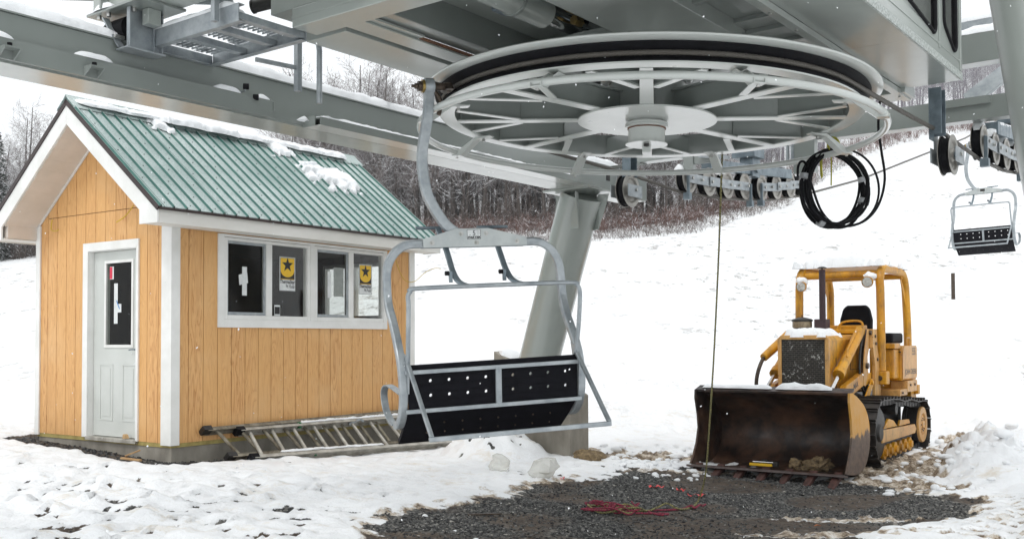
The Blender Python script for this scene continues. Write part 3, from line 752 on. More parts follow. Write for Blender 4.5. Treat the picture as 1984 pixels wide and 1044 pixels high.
    fs=[(i,i+1,n+i+1,n+i) for i in range(n-1)]+[(2*n+i,3*n+i,3*n+i+1,2*n+i+1) for i in range(n-1)]+[(i,2*n+i,2*n+i+1,i+1) for i in range(n-1)]+[(n+i,n+i+1,3*n+i+1,3*n+i) for i in range(n-1)]+[(0,n,3*n,2*n),(n-1,3*n-1,4*n-1,2*n-1)]
    mb.add(vs,fs); mb.build('ridge_cap','roof',root)
    # rake boards
    def rake(xp,nm):
        for s in (1,-1):
            e=-.36 if s==1 else Wy+.36; i_=-.05 if s==1 else Wy+.05
            yy=lambda d: RID-s*d
            D=1.685; Di=1.375
            poly=[(xp,yy(.0015),3.845),(xp,yy(D),3.845-SL*D),(xp,yy(D),2.362),(xp,yy(Di),2.362),(xp,yy(Di),3.60-SL*Di),(xp,yy(.0015),3.60)]
            mb=MB(); mb.prism(poly,(.022,0,0)); mb.build('rake_board','trim',root)
    rake(x0+.002,'front'); rake(x1-.024,'back')
    # sloping soffit boards under the front and back overhangs
    for a,b in ((x0+.026,-.002),(Lx+.002,x1-.026)):
        for s in (1,-1):
            mb=MB(); d=.02
            while d<1.33:
                d2=min(d+.135,1.345)
                P=lambda x,dd,h:(x,RID-s*dd,3.60-SL*dd+h)
                mb.hexa([P(a,d,-.004),P(b,d,-.004),P(b,d2-.006,-.014),P(a,d2-.006,-.014),P(a,d,.02),P(b,d,.02),P(b,d2,.02),P(a,d2,.02)]); d+=.14
            mb.build('soffit','soffit',root)
            mb=MB(); mb.hexa([P(b-.02 if a<0 else a,0.02,-.03),P(b-.002 if a<0 else a+.018,.02,-.03),P(b-.002 if a<0 else a+.018,1.33,-.03),P(b-.02 if a<0 else a,1.33,-.03),P(b-.02 if a<0 else a,.02,-.004),P(b-.002 if a<0 else a+.018,.02,-.004),P(b-.002 if a<0 else a+.018,1.33,-.004),P(b-.02 if a<0 else a,1.33,-.004)])
            mb.build('soffit_channel','trim',root)
    # eaves: fascia, box soffit, end returns
    mb=MB(); mb.box(x0+.027,x1-.027,-.36,-.342,2.362,2.555); mb.build('fascia_board','fascia',root)
    mb=MB(); mb.box(x0+.03,x1-.03,-.341,-.023,2.372,2.384); mb.build('eave_soffit','fascia',root)
    mb=MB(); mb.box(x0+.0245,x0+.0265,-.358,-.34,2.364,2.55); mb.build('board_end','pine',root)
    mb=MB(); mb.box(x0+.027,x1-.027,Wy+.342,Wy+.36,2.362,2.555); mb.build('fascia_board','fascia',root)
    mb=MB(); mb.box(x0+.03,x1-.03,Wy+.023,Wy+.341,2.372,2.384); mb.build('eave_soffit','fascia',root)
    mb=MB(); mb.box(x0+.06,x0+.08,Wy+.001,Wy+.34,2.386,2.56); mb.box(x0+.0801,-.002,Wy+.001,Wy+.02,2.386,2.56); mb.build('eave_return','soffit',root)
    mb=MB(); mb.box(x0+.06,x0+.08,-.34,-.001,2.386,2.53); mb.build('eave_return','soffit',root)
    # door -------------------------------------------------------------------
    fr=MB(); fr.box(-.024,.0,1.555,1.655,0,2.285); fr.box(-.024,.0,.572,.615,0,2.285); fr.box(-.024,.0,.6155,1.5545,2.185,2.285)
    fr.box(.0005,.10,1.555,1.575,0,2.20); fr.box(.0005,.10,.595,.615,0,2.20); fr.box(.0005,.10,.6155,1.5545,2.18,2.2); fr.build('door_frame','trim',root,bev=.003)
    mb=MB(); mb.box(-.035,.09,.60,1.57,-.03,.012); mb.build('threshold','alum',root,bev=.004)
    d=MB(); y0,y1=.62,1.548; gx=(.80,1.30,1.08,2.04); xs=.062; t=.045
    d.box(xs,xs+t,y0,gx[0],.02,2.176); d.box(xs,xs+t,gx[1],y1,.02,2.176); d.box(xs,xs+t,gx[0]+.0003,gx[1]-.0003,.02,gx[2]); d.box(xs,xs+t,gx[0]+.0003,gx[1]-.0003,gx[3],2.176)
    dr=d.build('door','door',root)
    mo=MB()
    for (a,b,c,e) in ((gx[0]-.03,gx[1]+.03,gx[2]-.03,gx[2]+.005),(gx[0]-.03,gx[1]+.03,gx[3]-.005,gx[3]+.03)): mo.box(xs-.014,xs-.0005,a,b,c,e)
    for (a,b) in ((gx[0]-.03,gx[0]+.005),(gx[1]-.005,gx[1]+.03)): mo.box(xs-.014,xs-.0005,a,b,gx[2]+.0055,gx[3]-.0055)
    mo.build('glazing_frame','trim',dr,bev=.004)
    pn=MB()
    for (a,b) in ((.72,.98),(1.16,1.42)):
        for (zz0,zz1) in ((.20,.86),):
            w=.018
            pn.box(xs-.006,xs-.0003,a,b,zz0,zz0+w); pn.box(xs-.006,xs-.0003,a,b,zz1-w,zz1); pn.box(xs-.006,xs-.0003,a,a+w,zz0+w,zz1-w); pn.box(xs-.006,xs-.0003,b-w,b,zz0+w,zz1-w)
            pn.box(xs-.004,xs-.0003,a+.05,b-.05,zz0+.05,zz1-.05)
    pn.build('door_panel','door',dr,bev=.003)
    g=MB(); g.box(xs+.015,xs+.02,gx[0],gx[1],gx[2],gx[3]); gl=g.build('door_glass','glass_dark',dr)
    s=MB(); s.box(xs+.011,xs+.0135,1.18,1.255,1.85,2.0); s.build('sticker','paper',gl)
    s=MB(); s.box(xs+.0085,xs+.0105,1.205,1.255,1.855,1.995); st=s.build('sticker_band','red_ink',gl)
    s=MB(); s.box(xs+.011,xs+.0135,1.10,1.17,1.33,1.80); s.build('paper_strip','paper',gl)
    s=MB(); s.box(xs+.011,xs+.0135,1.03,1.10,1.46,1.56); s.build('paper_tag','paper',gl)
    s=MB(); s.bar([(xs+.009,1.12,1.60),(xs+.009,1.06,1.50)],.012,.002,(1,0,0)); s.build('tape_strip','blue',gl)
    h=MB(); h.cyl((xs-.04,.69,1.03),(xs,.69,1.03),.012,seg=10); h.tube([(xs-.04,.69,1.03),(xs-.045,.75,1.03),(xs-.04,.80,1.025)],.008,8); h.build('door_handle','galv_d',dr,smooth=True)
    mb=MB(); mb.prism([(-.03,.78,.02),(-.03,.84,.02),(-.03,.83,.07),(-.03,.80,.06)],(.05,0,0)); mb.build('wood_shim','pine',root)
    # side windows ---------------------------------------------------------------
    tr=MB(); yo=-.020
    tr.box(.615,.70,yo,-.0005,1.28,2.36); tr.box(.7005,3.4295,yo,-.0005,1.28,1.3748); tr.box(3.43,3.50,yo,-.0005,1.28,2.36); tr.box(.7005,3.4295,yo,-.0005,2.33,2.36); tr.box(2.061,2.129,yo+.004,-.0005,1.3751,2.3295)
    tr.build('window_trim','trim',root,bev=.002)
    def sticker(parent,cx,cz,w,y):
        h=w*1.6; s=MB(); s.box(cx-w/2,cx+w/2,y-.002,y,cz-h/2,cz+h/2); pa=s.build('sticker','paper',parent); y2=y-.0025
        m=w*.06
        def b(x0_,x1_,z0_,z1_,mat,yy,nm):
            q=MB(); q.box(x0_,x1_,yy-.0006,yy,z0_,z1_); q.build(nm,mat,pa)
        zt=cz+h/2-m; zb_=cz-h/2+h*.33
        for e in ((cx-w/2+.002,cx+w/2-.002,cz+h/2-.006,cz+h/2-.002),(cx-w/2+.002,cx+w/2-.002,cz-h/2+.002,cz-h/2+.006)): b(*e,'ink',y2,'border')
        for e in ((cx-w/2+.002,cx-w/2+.005,cz-h/2+.006,cz+h/2-.006),(cx+w/2-.005,cx+w/2-.002,cz-h/2+.006,cz+h/2-.006)): b(*e,'ink',y2,'border')
        b(cx-w/2+m,cx+w/2-m,zb_,zt,'ink',y2,'black_field')
        # yellow rounded field: rectangle above, half disc below
        q=MB(); rr=w/2-m*1.3; cz0=zb_+ (zt-zb_)*.44; pts=[(cx-rr,y2-.0008,zt-.003),(cx+rr,y2-.0008,zt-.003),(cx+rr,y2-.0008,cz0)]
        for k in range(1,16): a=-math.pi*k/16; pts.append((cx+rr*math.cos(a),y2-.0008,cz0+rr*.78*math.sin(a)))
        pts.append((cx-rr,y2-.0008,cz0)); q.prism(pts,(0,-.0006,0)); q.build('yellow_field','sticker_y',pa)
        b(cx-rr,cx+rr,zb_+.004,zb_+.010,'sticker_y',y2-.0008,'yellow_line')
        q=MB(); R1=rr*.86; cs=(zt+cz0)/2-R1*.12; pts=[]
        for k in range(10): a=math.pi/2+math.pi*k/5; r=R1 if k%2==0 else R1*.40; pts.append((cx+r*math.cos(a),y2-.0016,cs+r*math.sin(a)))
        c0=(cx,y2-.0022,cs); q.add([c0]+[(p[0],y2-.0022,p[2]) for p in pts],[(0,1+i,1+(i+1)%10) for i in range(10)]); q.build('star','ink',pa)
        mt=lambda px,pz:Matrix.Translation((px,y2-.0008,pz))@Matrix.Rotation(R(90),4,'X')
        text('lettering','ThermaStar',w*.245,'ink',pa,mt(cx,zb_-h*.065),bold=.0012,sx=.78)
        text('lettering','by',w*.19,'ink',pa,mt(cx-w*.02,zb_-h*.175),bold=.0006,sx=.8)
        text('lettering','Pella',w*.24,'ink',pa,mt(cx+w*.24,zb_-h*.20),sx=.8,shear=.45)
    def window(x0_,x1_,lab):
        f=MB(); z0_,z1_=1.375,2.325; mid=(x0_+x1_)/2
        yf=-.012
        f.box(x0_,x0_+.05,yf,.07,z0_,z1_); f.box(x1_-.05,x1_,yf,.07,z0_,z1_); f.box(x0_+.0503,x1_-.0503,yf,.07,z0_,z0_+.05); f.box(x0_+.0503,x1_-.0503,yf,.07,z1_-.035,z1_); f.box(mid-.045,mid+.045,yf,.07,z0_+.0503,z1_-.0353)
        w=f.build('window','trim',root,bev=.003); w['label']=lab
        # left light: sliding sash with grey insect screen frame
        a,b=x0_+.052,mid-.047; c,d_=z0_+.052,z1_-.037
        sc=MB(); yy=.004
        sc.box(a,a+.018,yy,yy+.012,c,d_); sc.box(b-.03,b,yy,yy+.012,c,d_); sc.box(a+.0183,b-.0303,yy,yy+.012,c,c+.035); sc.box(a+.0183,b-.0303,yy,yy+.012,d_-.03,d_); sc.build('screen_frame','galv',w)
        g=MB(); g.box(a,b,.03,.034,c,d_); g1=g.build('pane','glass_dark',w)
        g=MB(); g.box(mid+.047,x1_-.052,.022,.026,c,d_); g2=g.build('pane','glass',w)
        return w,(a,b,c,d_),(mid+.047,x1_-.052),g1,g2
    w,l,r_,g1,g2=window(.705,2.06,'left double slider')
    s=MB(); s.box(1.00,1.07,.026,.029,1.66,2.0); s.build('paper_strip','paper',g1)
    s=MB(); s.hexa([(.955,.0225,1.78),(1.085,.0225,1.81),(1.085,.0255,1.81),(.955,.0255,1.78),(.945,.0225,1.90),(1.07,.0225,1.935),(1.07,.0255,1.935),(.945,.0255,1.90)]); s.build('paper_note','paper',g1)
    sticker(g2,1.70,1.95,.265,.020)
    s=MB(); s.box(1.49,1.58,.017,.020,1.43,1.56); s.build('sticker','paper',g2); s=MB(); s.box(1.495,1.575,.0155,.0165,1.45,1.54); s.build('sticker_band','ink',g2)
    w,l,r_,g1,g2=window(2.13,3.465,'right double slider')
    sticker(g2,3.10,1.95,.255,.020)
    s=MB(); s.box(2.40,2.46,.026,.029,1.68,2.02); s.build('paper_strip','paper',g1)
    s=MB(); s.box(2.52,2.70,.0362,.039,1.70,2.08); ps=s.build('sticker','paper',g1)
    s=MB(); s.box(2.53,2.69,.0395,.0405,1.78,2.07); s.build('sticker_field','sticker_y',g1)
    # window in the far gable seen through the hut
    f=MB(); X=Lx; f.box(X-.08,X+.02,.48,.53,1.44,2.26); f.box(X-.08,X+.02,1.67,1.72,1.44,2.26); f.box(X-.08,X+.02,.5303,1.6697,1.44,1.49); f.box(X-.08,X+.02,.5303,1.6697,2.21,2.26); f.box(X-.08,X+.02,1.07,1.13,1.4903,2.2097)
    w=f.build('window','trim',root,bev=.003); g=MB(); g.box(X-.03,X-.026,.53,1.67,1.49,2.21); g.build('pane','glass',w)
    # yellow cable tails hanging out of the cladding
    mb=MB(); mb.tube(spline([(-.03,2.30,2.62),(-.035,2.31,2.50),(-.04,2.20,2.47),(-.05,2.13,2.485)],6),.006,6); mb.build('cable_tail','yrope',root,smooth=True)
    mb=MB(); mb.tube(spline([(-.03,.66,2.66),(-.05,.78,2.55),(-.05,.95,2.49)],6),.006,6); mb.build('cable_tail','yrope',root,smooth=True)
    mb=MB(); mb.tube(spline([(3.62,-.03,2.37),(3.68,-.04,2.18),(3.82,-.05,1.98),(3.98,-.10,1.96),(4.2,-.12,2.10),(4.42,-.12,2.17),(4.55,-.12,2.17)],6),.0045,6); mb.build('cable_tail','yrope',root,smooth=True)
    return root
build_hut()
# snow on the roof
def hut_snow():
    pts=[]
    for i in range(60):
        x=-.38+4.45*i/59; pts.append(HUT@Vector((x,1.225+.02*math.sin(i*.9),3.85)))
    rng=random.Random(2)
    segs=[(0,16,.20,.05),(13,31,.32,.095),(29,57,.24,.065)]
    for k,(a,b,w,h) in enumerate(segs):
        m=snow_ridge(pts[a:b+1],w,h,k+1,.022,.42,upv=HUT.to_3x3()@Vector((0,-.35,.93))); o=m.build('snow_strip','snow',smooth=True,ang=60)
        tag(o,['thin broken snow at the front end of the hut ridge','thick lumpy snow on the middle of the hut ridge','snow along the far half of the hut ridge'][k],'snow')
    SL=.79; L_=math.sqrt(1+SL*SL)
    # local frame in the near roof plane: x along ridge, y up the slope
    def rf(x,d,h=.026): return HUT@Matrix(((1,0,0,x),(0,1/L_,-SL/L_,1.325-d-h*SL/L_),(0,SL/L_,1/L_,3.885-SL*d+h/L_),(0,0,0,1)))
    m=snow_patch([tuple(q*.74 for q in b_) for b_ in [(0,0,.42,.20),(-.30,.16,.36,.10),(.16,.18,.34,.10),(.36,-.12,.17,.22),(.02,-.28,.15,.17),(-.27,.33,.15,.06),(.30,.05,.28,.15),(-.12,-.12,.2,.16),(-.5,.12,.14,.07)]],.085,.015,4)
    o=m.build('snow_patch','snow',smooth=True,ang=70); o.matrix_world=rf(3.10,.66,.018); tag(o,'star shaped patch of snow sliding down the green hut roof','snow')
    m=snow_patch([(0,0,.17,.13),(-.1,.12,.14,.09),(.06,-.09,.09,.08)],.06,.017,9)
    o=m.build('snow_patch','snow',smooth=True,ang=70); o.matrix_world=rf(2.55,.20,.03); tag(o,'small clump of snow just below the hut ridge, above the big patch','snow')
    m=snow_patch([(0,0,.10,.11),(.05,.1,.14,.07)],.05,.017,5)
    o=m.build('snow_patch','snow',smooth=True,ang=70); o.matrix_world=rf(.62,.20,.03); tag(o,'small clump of snow below the ridge near the front gable','snow')
hut_snow()

# ladders: one two-part aluminium extension ladder leaning on its side against the hut
def ladder():
    root=empty('extension_ladder',HUT@Matrix.Translation((.5,-.3,-.2)),'weathered aluminium extension ladder lying on its edge against the hut wall, half in snow','ladder')
    off=Vector((.5,-.3,-.2))
    def section(u0,u1,l0,l1,mat,capc,w=.042,h=.095,nr=9,rungw=.042):
        u0,u1,l0,l1=[Vector(p)-off for p in (u0,u1,l0,l1)]
        upv=((l0-u0).cross(u1-u0)).normalized()
        for a,b in ((u0,u1),(l0,l1)):
            mb=MB(); side=(b-a).normalized().cross(upv)
            mb.bar([a,b],.012,h,upv); mb.bar([a+upv*(h/2-.004),b+upv*(h/2-.004)],w,.008,upv,off=(.018,0)); mb.bar([a-upv*(h/2-.004),b-upv*(h/2-.004)],w,.008,upv,off=(.018,0))
            rl=mb.build('rail',mat,root)
            mb=MB(); d=(b-a).normalized(); mb.bar([a-d*.05,a+d*.07],w+.02,h+.012,upv); mb.build('end_cap',capc,rl,bev=.006)
        for k in range(nr):
            t=(k+.45)/nr; p=u0.lerp(u1,t); q=l0.lerp(l1,t); mb=MB()
            mb.tube([p,q],rungw/2,8); mb.build('rung',mat,root,smooth=True)
    section((.42,-.045,.12),(3.95,-.045,.13),(.56,-.30,-.17),(3.95,-.40,-.26),'alum_dirty','black',nr=11)
    section((.86,-.085,.08),(4.15,-.19,.06),(.76,-.44,-.20),(4.12,-.62,-.30),'alum','rubber',nr=10)
    mb=MB(); 
    for t in (.30,):
        a=Vector((1.75,-.12,.085))-off; mb.box(a.x,a.x+.03,a.y-.03,a.y+.02,a.z-.035,a.z+.04)
        a=Vector((1.68,-.46,-.225))-off; mb.build('end_cap','green_cap',root); mb=MB(); mb.box(a.x,a.x+.03,a.y-.03,a.y+.02,a.z-.035,a.z+.04)
    mb.build('end_cap','green_cap',root)
    mb=MB(); a=Vector((2.6,-.16,.04))-off; mb.bar([a,a+Vector((.16,-.04,.06)),a+Vector((.22,-.05,.03))],.02,.03); mb.build('rung_lock','galv',root)
    pts=[Vector((.8+t*3.3,-.40-.22*t,-.155-.10*t)) for t in [.12+.5*i/40 for i in range(41)]]
    o=snow_ridge([HUT@p for p in pts],.06,.02,3,.03,.8).build('snow_strip','snow',smooth=True,ang=60); tag(o,'thin snow lying along the lower rail of the ladder','snow')
    pts=[Vector((1.8+t*2.2,-.12-.06*t,.118-.012*t)) for t in [i/40 for i in range(41)]]
    o=snow_ridge([HUT@p for p in pts],.05,.018,5,.03,.9).build('snow_strip','snow',smooth=True,ang=60); tag(o,'dusting of snow along the upper rail of the ladder','snow')
    # snow between the rungs
ladder()
# ------------------------------------------------------------ lift terminal (local: x across, y along the line, z up)
def tp(x,y,z): return TERM@Vector((x,y,z))
def gantry():
    root=empty('steel_gantry',TERM,'grey green steel gantry: long box beam on a leaning round leg left of the wheel','steel frame')
    # main box beam
    mb=MB(); mb.box(-2.86,-2.5,-7.2,4.40,3.390,3.70); b=mb.build('main_beam','paint',root,bev=.006)
    mb=MB(); mb.box(-2.88,-2.488,-7.2,4.30,3.7005,3.712); mb.build('top_plate','paint',b,bev=.002)
    mb=MB(); mb.box(-2.85,-2.51,-7.2,4.36,3.377,3.3895); mb.build('bottom_plate','paint_l',b)
    mb=MB(); mb.box(-2.4995,-2.4955,3.42,3.50,3.53,3.60); mb.build('slot','black',b)
    # angle ledge running along the near face, two lengths
    def ledge(y0,y1,z,w,h,nm='ledge'):
        m=MB(); m.box(-2.4995,-2.4995+w,y0,y1,z,z+.010); m.box(-2.4995+w-.008,-2.4995+w,y0,y1,z-h,z-.0003); return m.build(nm,'paint',root)
    ledge(-7.2,-1.70,3.50,.085,.125); ledge(-1.30,3.05,3.430,.20,.055); m=MB(); m.box(-2.4993,-2.309,-1.29,3.04,3.376,3.380); m.build('ledge_underside','paint_w',root)
    m=MB(); m.box(-2.4985,-2.36,-1.312,-1.3005,3.375,3.46); m.build('ledge_end','paint',root)
    # small stop brackets with rubber bumpers on the ledge
    for y,z in ((-3.80,3.435),(-3.236,3.435)):
        m=MB(); m.box(-2.414,-2.33,y-.05,y+.05,z,z+.008); m.prism([(-2.33,y-.05,z),(-2.33,y-.05,z-.01),(-2.414,y-.05,z-.06),(-2.414,y-.05,z)],(0,.006,0)); m.prism([(-2.33,y+.044,z),(-2.33,y+.044,z-.01),(-2.414,y+.044,z-.06),(-2.414,y+.044,z)],(0,.006,0))
        br=m.build('bracket','paint',root); m=MB(); m.cyl((-2.37,y,z+.009),(-2.37,y,z+.035),.016,seg=10); m.build('bumper','rubber',br)
    for y,z in ((-1.964,3.56),(-1.87,3.495)):
        m=MB(); m.tube([(-2.495,y,z-.02),(-2.42,y,z-.02),(-2.42,y,z+.01)],.006,6); k=m.build('hook','galv',root); m=MB()
        m.cyl((-2.43,y-.012,z+.012),(-2.40,y+.02,z+.012),.024,seg=8); m.build('knob','rubber',k,bev=.004)
    m=MB(); m.prism([(-2.4985,-1.695,3.385),(-2.4985,-1.695,3.56),(-2.41,-1.695,3.50),(-2.41,-1.695,3.44)],(0,.012,0)); m.build('bracket','paint',root)
    # leaning leg with stiffener plates, cap plate
    top=Vector((-2.68,3.16,3.36)); botw=Vector((.30,12.75,1.2)); bot=TINV@botw
    d=(bot-top).normalized(); m=MB(); m.tube([top+Vector((0,0,-.02)),top.lerp(bot,.33),top.lerp(bot,.66),bot+d*.4],.255,48,caps=True); leg=m.build('leg','paint_l',root,smooth=True,ang=50)
    m=MB(); m.box(-3.0,-2.34,2.80,3.52,3.356,3.3765); m.build('cap_plate','paint_l',leg,bev=.002)
    for a in (20,110,200,290):
        v=Vector((math.cos(R(a)),math.sin(R(a)),0)); p=top+Vector((0,0,-.021)); w=Vector((-v.y,v.x,0))*.007
        q=[p+v*.20,p+v*.33,p+v*.315+Vector((0,0,-.06)),p+v*.235+Vector((0,0,-.42))+Vector((d.x/-d.z,d.y/-d.z,0))*.42,p+v*.2+Vector((0,0,-.42))]
        m=MB(); m.prism([x-w for x in q],w*2); m.build('gusset_plate','paint_l',leg)
    # cross beam behind the wheel, upper cross beam and braces on the right
    m=MB(); m.box(-2.3,4.6,3.53,3.70,3.72,3.94); m.build('cross_beam','paint',root,bev=.004)
    m=MB(); m.box(-2.86,-2.1,3.53,3.70,3.713,3.7195); m.build('shim_plate','paint',root)
    m=MB(); m.box(1.2,4.4,3.75,3.95,4.33,4.62); m.build('cross_beam','paint',root,bev=.004)
    m=MB(); m.box(1.2,4.4,4.25,4.35,4.78,4.90); m.build('hand_rail_beam','galv',root,bev=.004)
    m=MB(); m.bar([(2.02,3.80,4.32),(1.52,3.66,3.94)],.15,.06,(0,1,0)); m.build('brace','galv',root,bev=.003)
    m=MB(); m.box(1.9,2.6,3.78,3.92,4.295,4.3295); m.build('brace_plate','paint',root); m=MB(); m.box(1.25,1.75,3.50,3.529,3.86,3.935); m.build('brace_plate','paint',root)
    m=MB(); m.bar([(2.1,4.3,4.42),(3.4,4.3,4.40)],.03,.03); m.build('tie_rod','trim',root)
    # right leaning leg close to the camera's right edge
    a=TINV@Vector((4.28,8.42,4.9)); b=TINV@Vector((5.22,8.75,0.1)); m=MB(); m.tube([a,a.lerp(b,.5),b],.265,48); m.build('leg','paint_l',root,smooth=True,ang=50)
    # small ratchet rod hanging on the right of the cross beam
    m=MB(); m.cyl((2.47,3.50,3.98),(2.47,3.50,3.60),.012,seg=8); m.build('threaded_rod','brass',root); m=MB(); m.sphere((2.53,3.48,3.78),.03,8,6); m.build('rod_knob','galv',root)
    m=MB(); m.box(2.6,3.3,3.3,3.72,3.60,3.7195); m.build('junction_box','galv_d',root,bev=.006)
    m=MB(); m.box(2.2,2.9,3.3,3.5,3.735,3.745); m.build('ledge_plate','paint',root)
    # hangers of the rope sheaves reaching down from the cross beam
    for x,s in ((-1.6,-1),(1.6,1)):
        m=MB(); xx=(x+.02) if s>0 else (x+.03); y0=2.12 if s>0 else 2.40
        yb=y0
        m.box(xx-.055,xx-.045,yb-.07,yb+.07,3.30,3.735 if s<0 else 3.742); m.box(xx-.045,xx+.05,yb+.062,yb+.07,3.34,3.735); m.box(xx-.045,xx+.05,yb-.07,yb-.062,3.34,3.735)
        m.build('sheave_hanger','galv_d',root,bev=.003)
    m=MB(); m.box(-1.47,-1.345,3.42,3.5,3.5,3.93); m.box(-1.344,-1.06,3.44,3.48,3.6,3.93); m.build('hanger_plate','paint',root,bev=.003)
    m=MB(); m.box(-.16,.07,3.40,3.5,3.36,3.93); m.build('hanger_plate','paint',root,bev=.003)
    m=MB(); m.bar([(-1.25,3.4,3.68),(-.85,3.3,3.60)],.04,.04); m.build('tension_bar','galv',root); m=MB(); m.bar([(-1.2,3.4,3.74),(-.9,3.3,3.70)],.02,.02); m.build('tension_bar','galv',root); m=MB(); m.cyl((-1.0,3.35,3.56),(-1.0,3.35,3.76),.012,seg=8); m.build('tension_rod','galv',root); m=MB(); m.cyl((-.22,3.4,3.5),(-.22,3.4,3.72),.02,seg=8); m.build('tension_rod','galv',root); m=MB(); m.cyl((-.17,3.4,3.5),(-.17,3.4,3.70),.02,seg=8); m.build('tension_rod','galv',root)
    # snow
    pts=[tp(-2.68,-7+i*.16,3.7125) for i in range(70)]
    tag(snow_ridge(pts[:27],.34,.10,3,.05,.25).build('snow_strip','snow',smooth=True,ang=60),'smooth snow along the left end of the big grey beam','snow')
    tag(snow_ridge(pts[30:69],.34,.105,4,.05,.25).build('snow_strip','snow',smooth=True,ang=60),'long even ridge of snow on the beam between walkway and leg','snow')
    tag(snow_ridge([tp(-2.39,-1.28+i*.1,3.4405) for i in range(38)],.18,.028,6,.03,.4).build('snow_strip','snow',smooth=True,ang=60),'thin line of snow on the narrow ledge along the beam','snow')
    for k,(y0,y1,z,lb) in enumerate(((-4.1,-3.74,3.511,'snow heap on the ledge at the far left edge'),(-3.34,-3.06,3.511,'rounded snow cap on the ledge above the first bumper'),(-2.24,-1.99,3.511,'snow cap on the ledge left of the black knobs'),(-1.86,-1.71,3.511,'snow cap at the right end of the first ledge, by the black knob'),(-1.40,-1.31,3.42,'small snow plug at the start of the second ledge'))):
        tag(snow_ridge([tp(-2.455,y0+(y1-y0)*i/8,z) for i in range(9)],.09,.045,8+k,.02,.15).build('snow_mound','snow',smooth=True,ang=60),lb,'snow')
    tag(snow_ridge([tp(1.25+i*.16,3.85,4.622) for i in range(18)],.2,.08,12,.05,.3).build('snow_strip','snow',smooth=True,ang=60),'snow on the upper cross beam at the right','snow')
    tag(snow_ridge([tp(1.25+i*.16,4.3,4.902) for i in range(18)],.1,.07,13,.05,.3).build('snow_strip','snow',smooth=True,ang=60),'snow on the galvanised rail above the upper cross beam','snow')
    tag(snow_ridge([tp(2.35+i*.1,3.61,3.942) for i in range(20)],.17,.085,14,.04,.3).build('snow_strip','snow',smooth=True,ang=60),'thick snow on the right part of the lower cross beam','snow')
    tag(snow_ridge([tp(-1.56+i*.05,3.40,3.55+.0) for i in range(3)],.10,.16,15,.03,.3).build('snow_mound','snow',smooth=True,ang=60),'round snow plug beside the hanger plate behind the wheel','snow')
gantry()
# concrete pier under the left leg
def pier():
    root=MB(); c=Vector((.74,12.98,0)); u=TU; v=-TV
    a=c; b=c+u*.45; d=c+v*1.25; e=b+v*1.25
    P=lambda p,z:(p.x,p.y,z)
    root.hexa([P(d,-.1),P(a,-.1),P(b,-.1),P(e,-.1),P(d,1.47),P(a,.89),P(b,.89),P(e,1.47)])
    o=root.build('concrete_pier','concrete',bev=.015); tag(o,'weathered concrete pier with sloping top under the leaning leg','pier')
    pts=[P(c+v*t+u*.22,.895+.58*t/1.25) for t in (0,.1,.2,.3)]
    tag(snow_ridge(pts,.36,.045,3,.03,.5).build('snow_mound','snow',smooth=True,ang=60),'thin snow on the low right end of the pier top','snow')
    pts=[P(c+v*t+u*.2,.895+.58*t/1.25) for t in (1.0,1.05,1.15,1.24)]
    tag(snow_ridge(pts,.36,.10,4,.03,.5).build('snow_mound','snow',smooth=True,ang=60),'snow on the high left end of the pier beside the leg','snow')
pier()
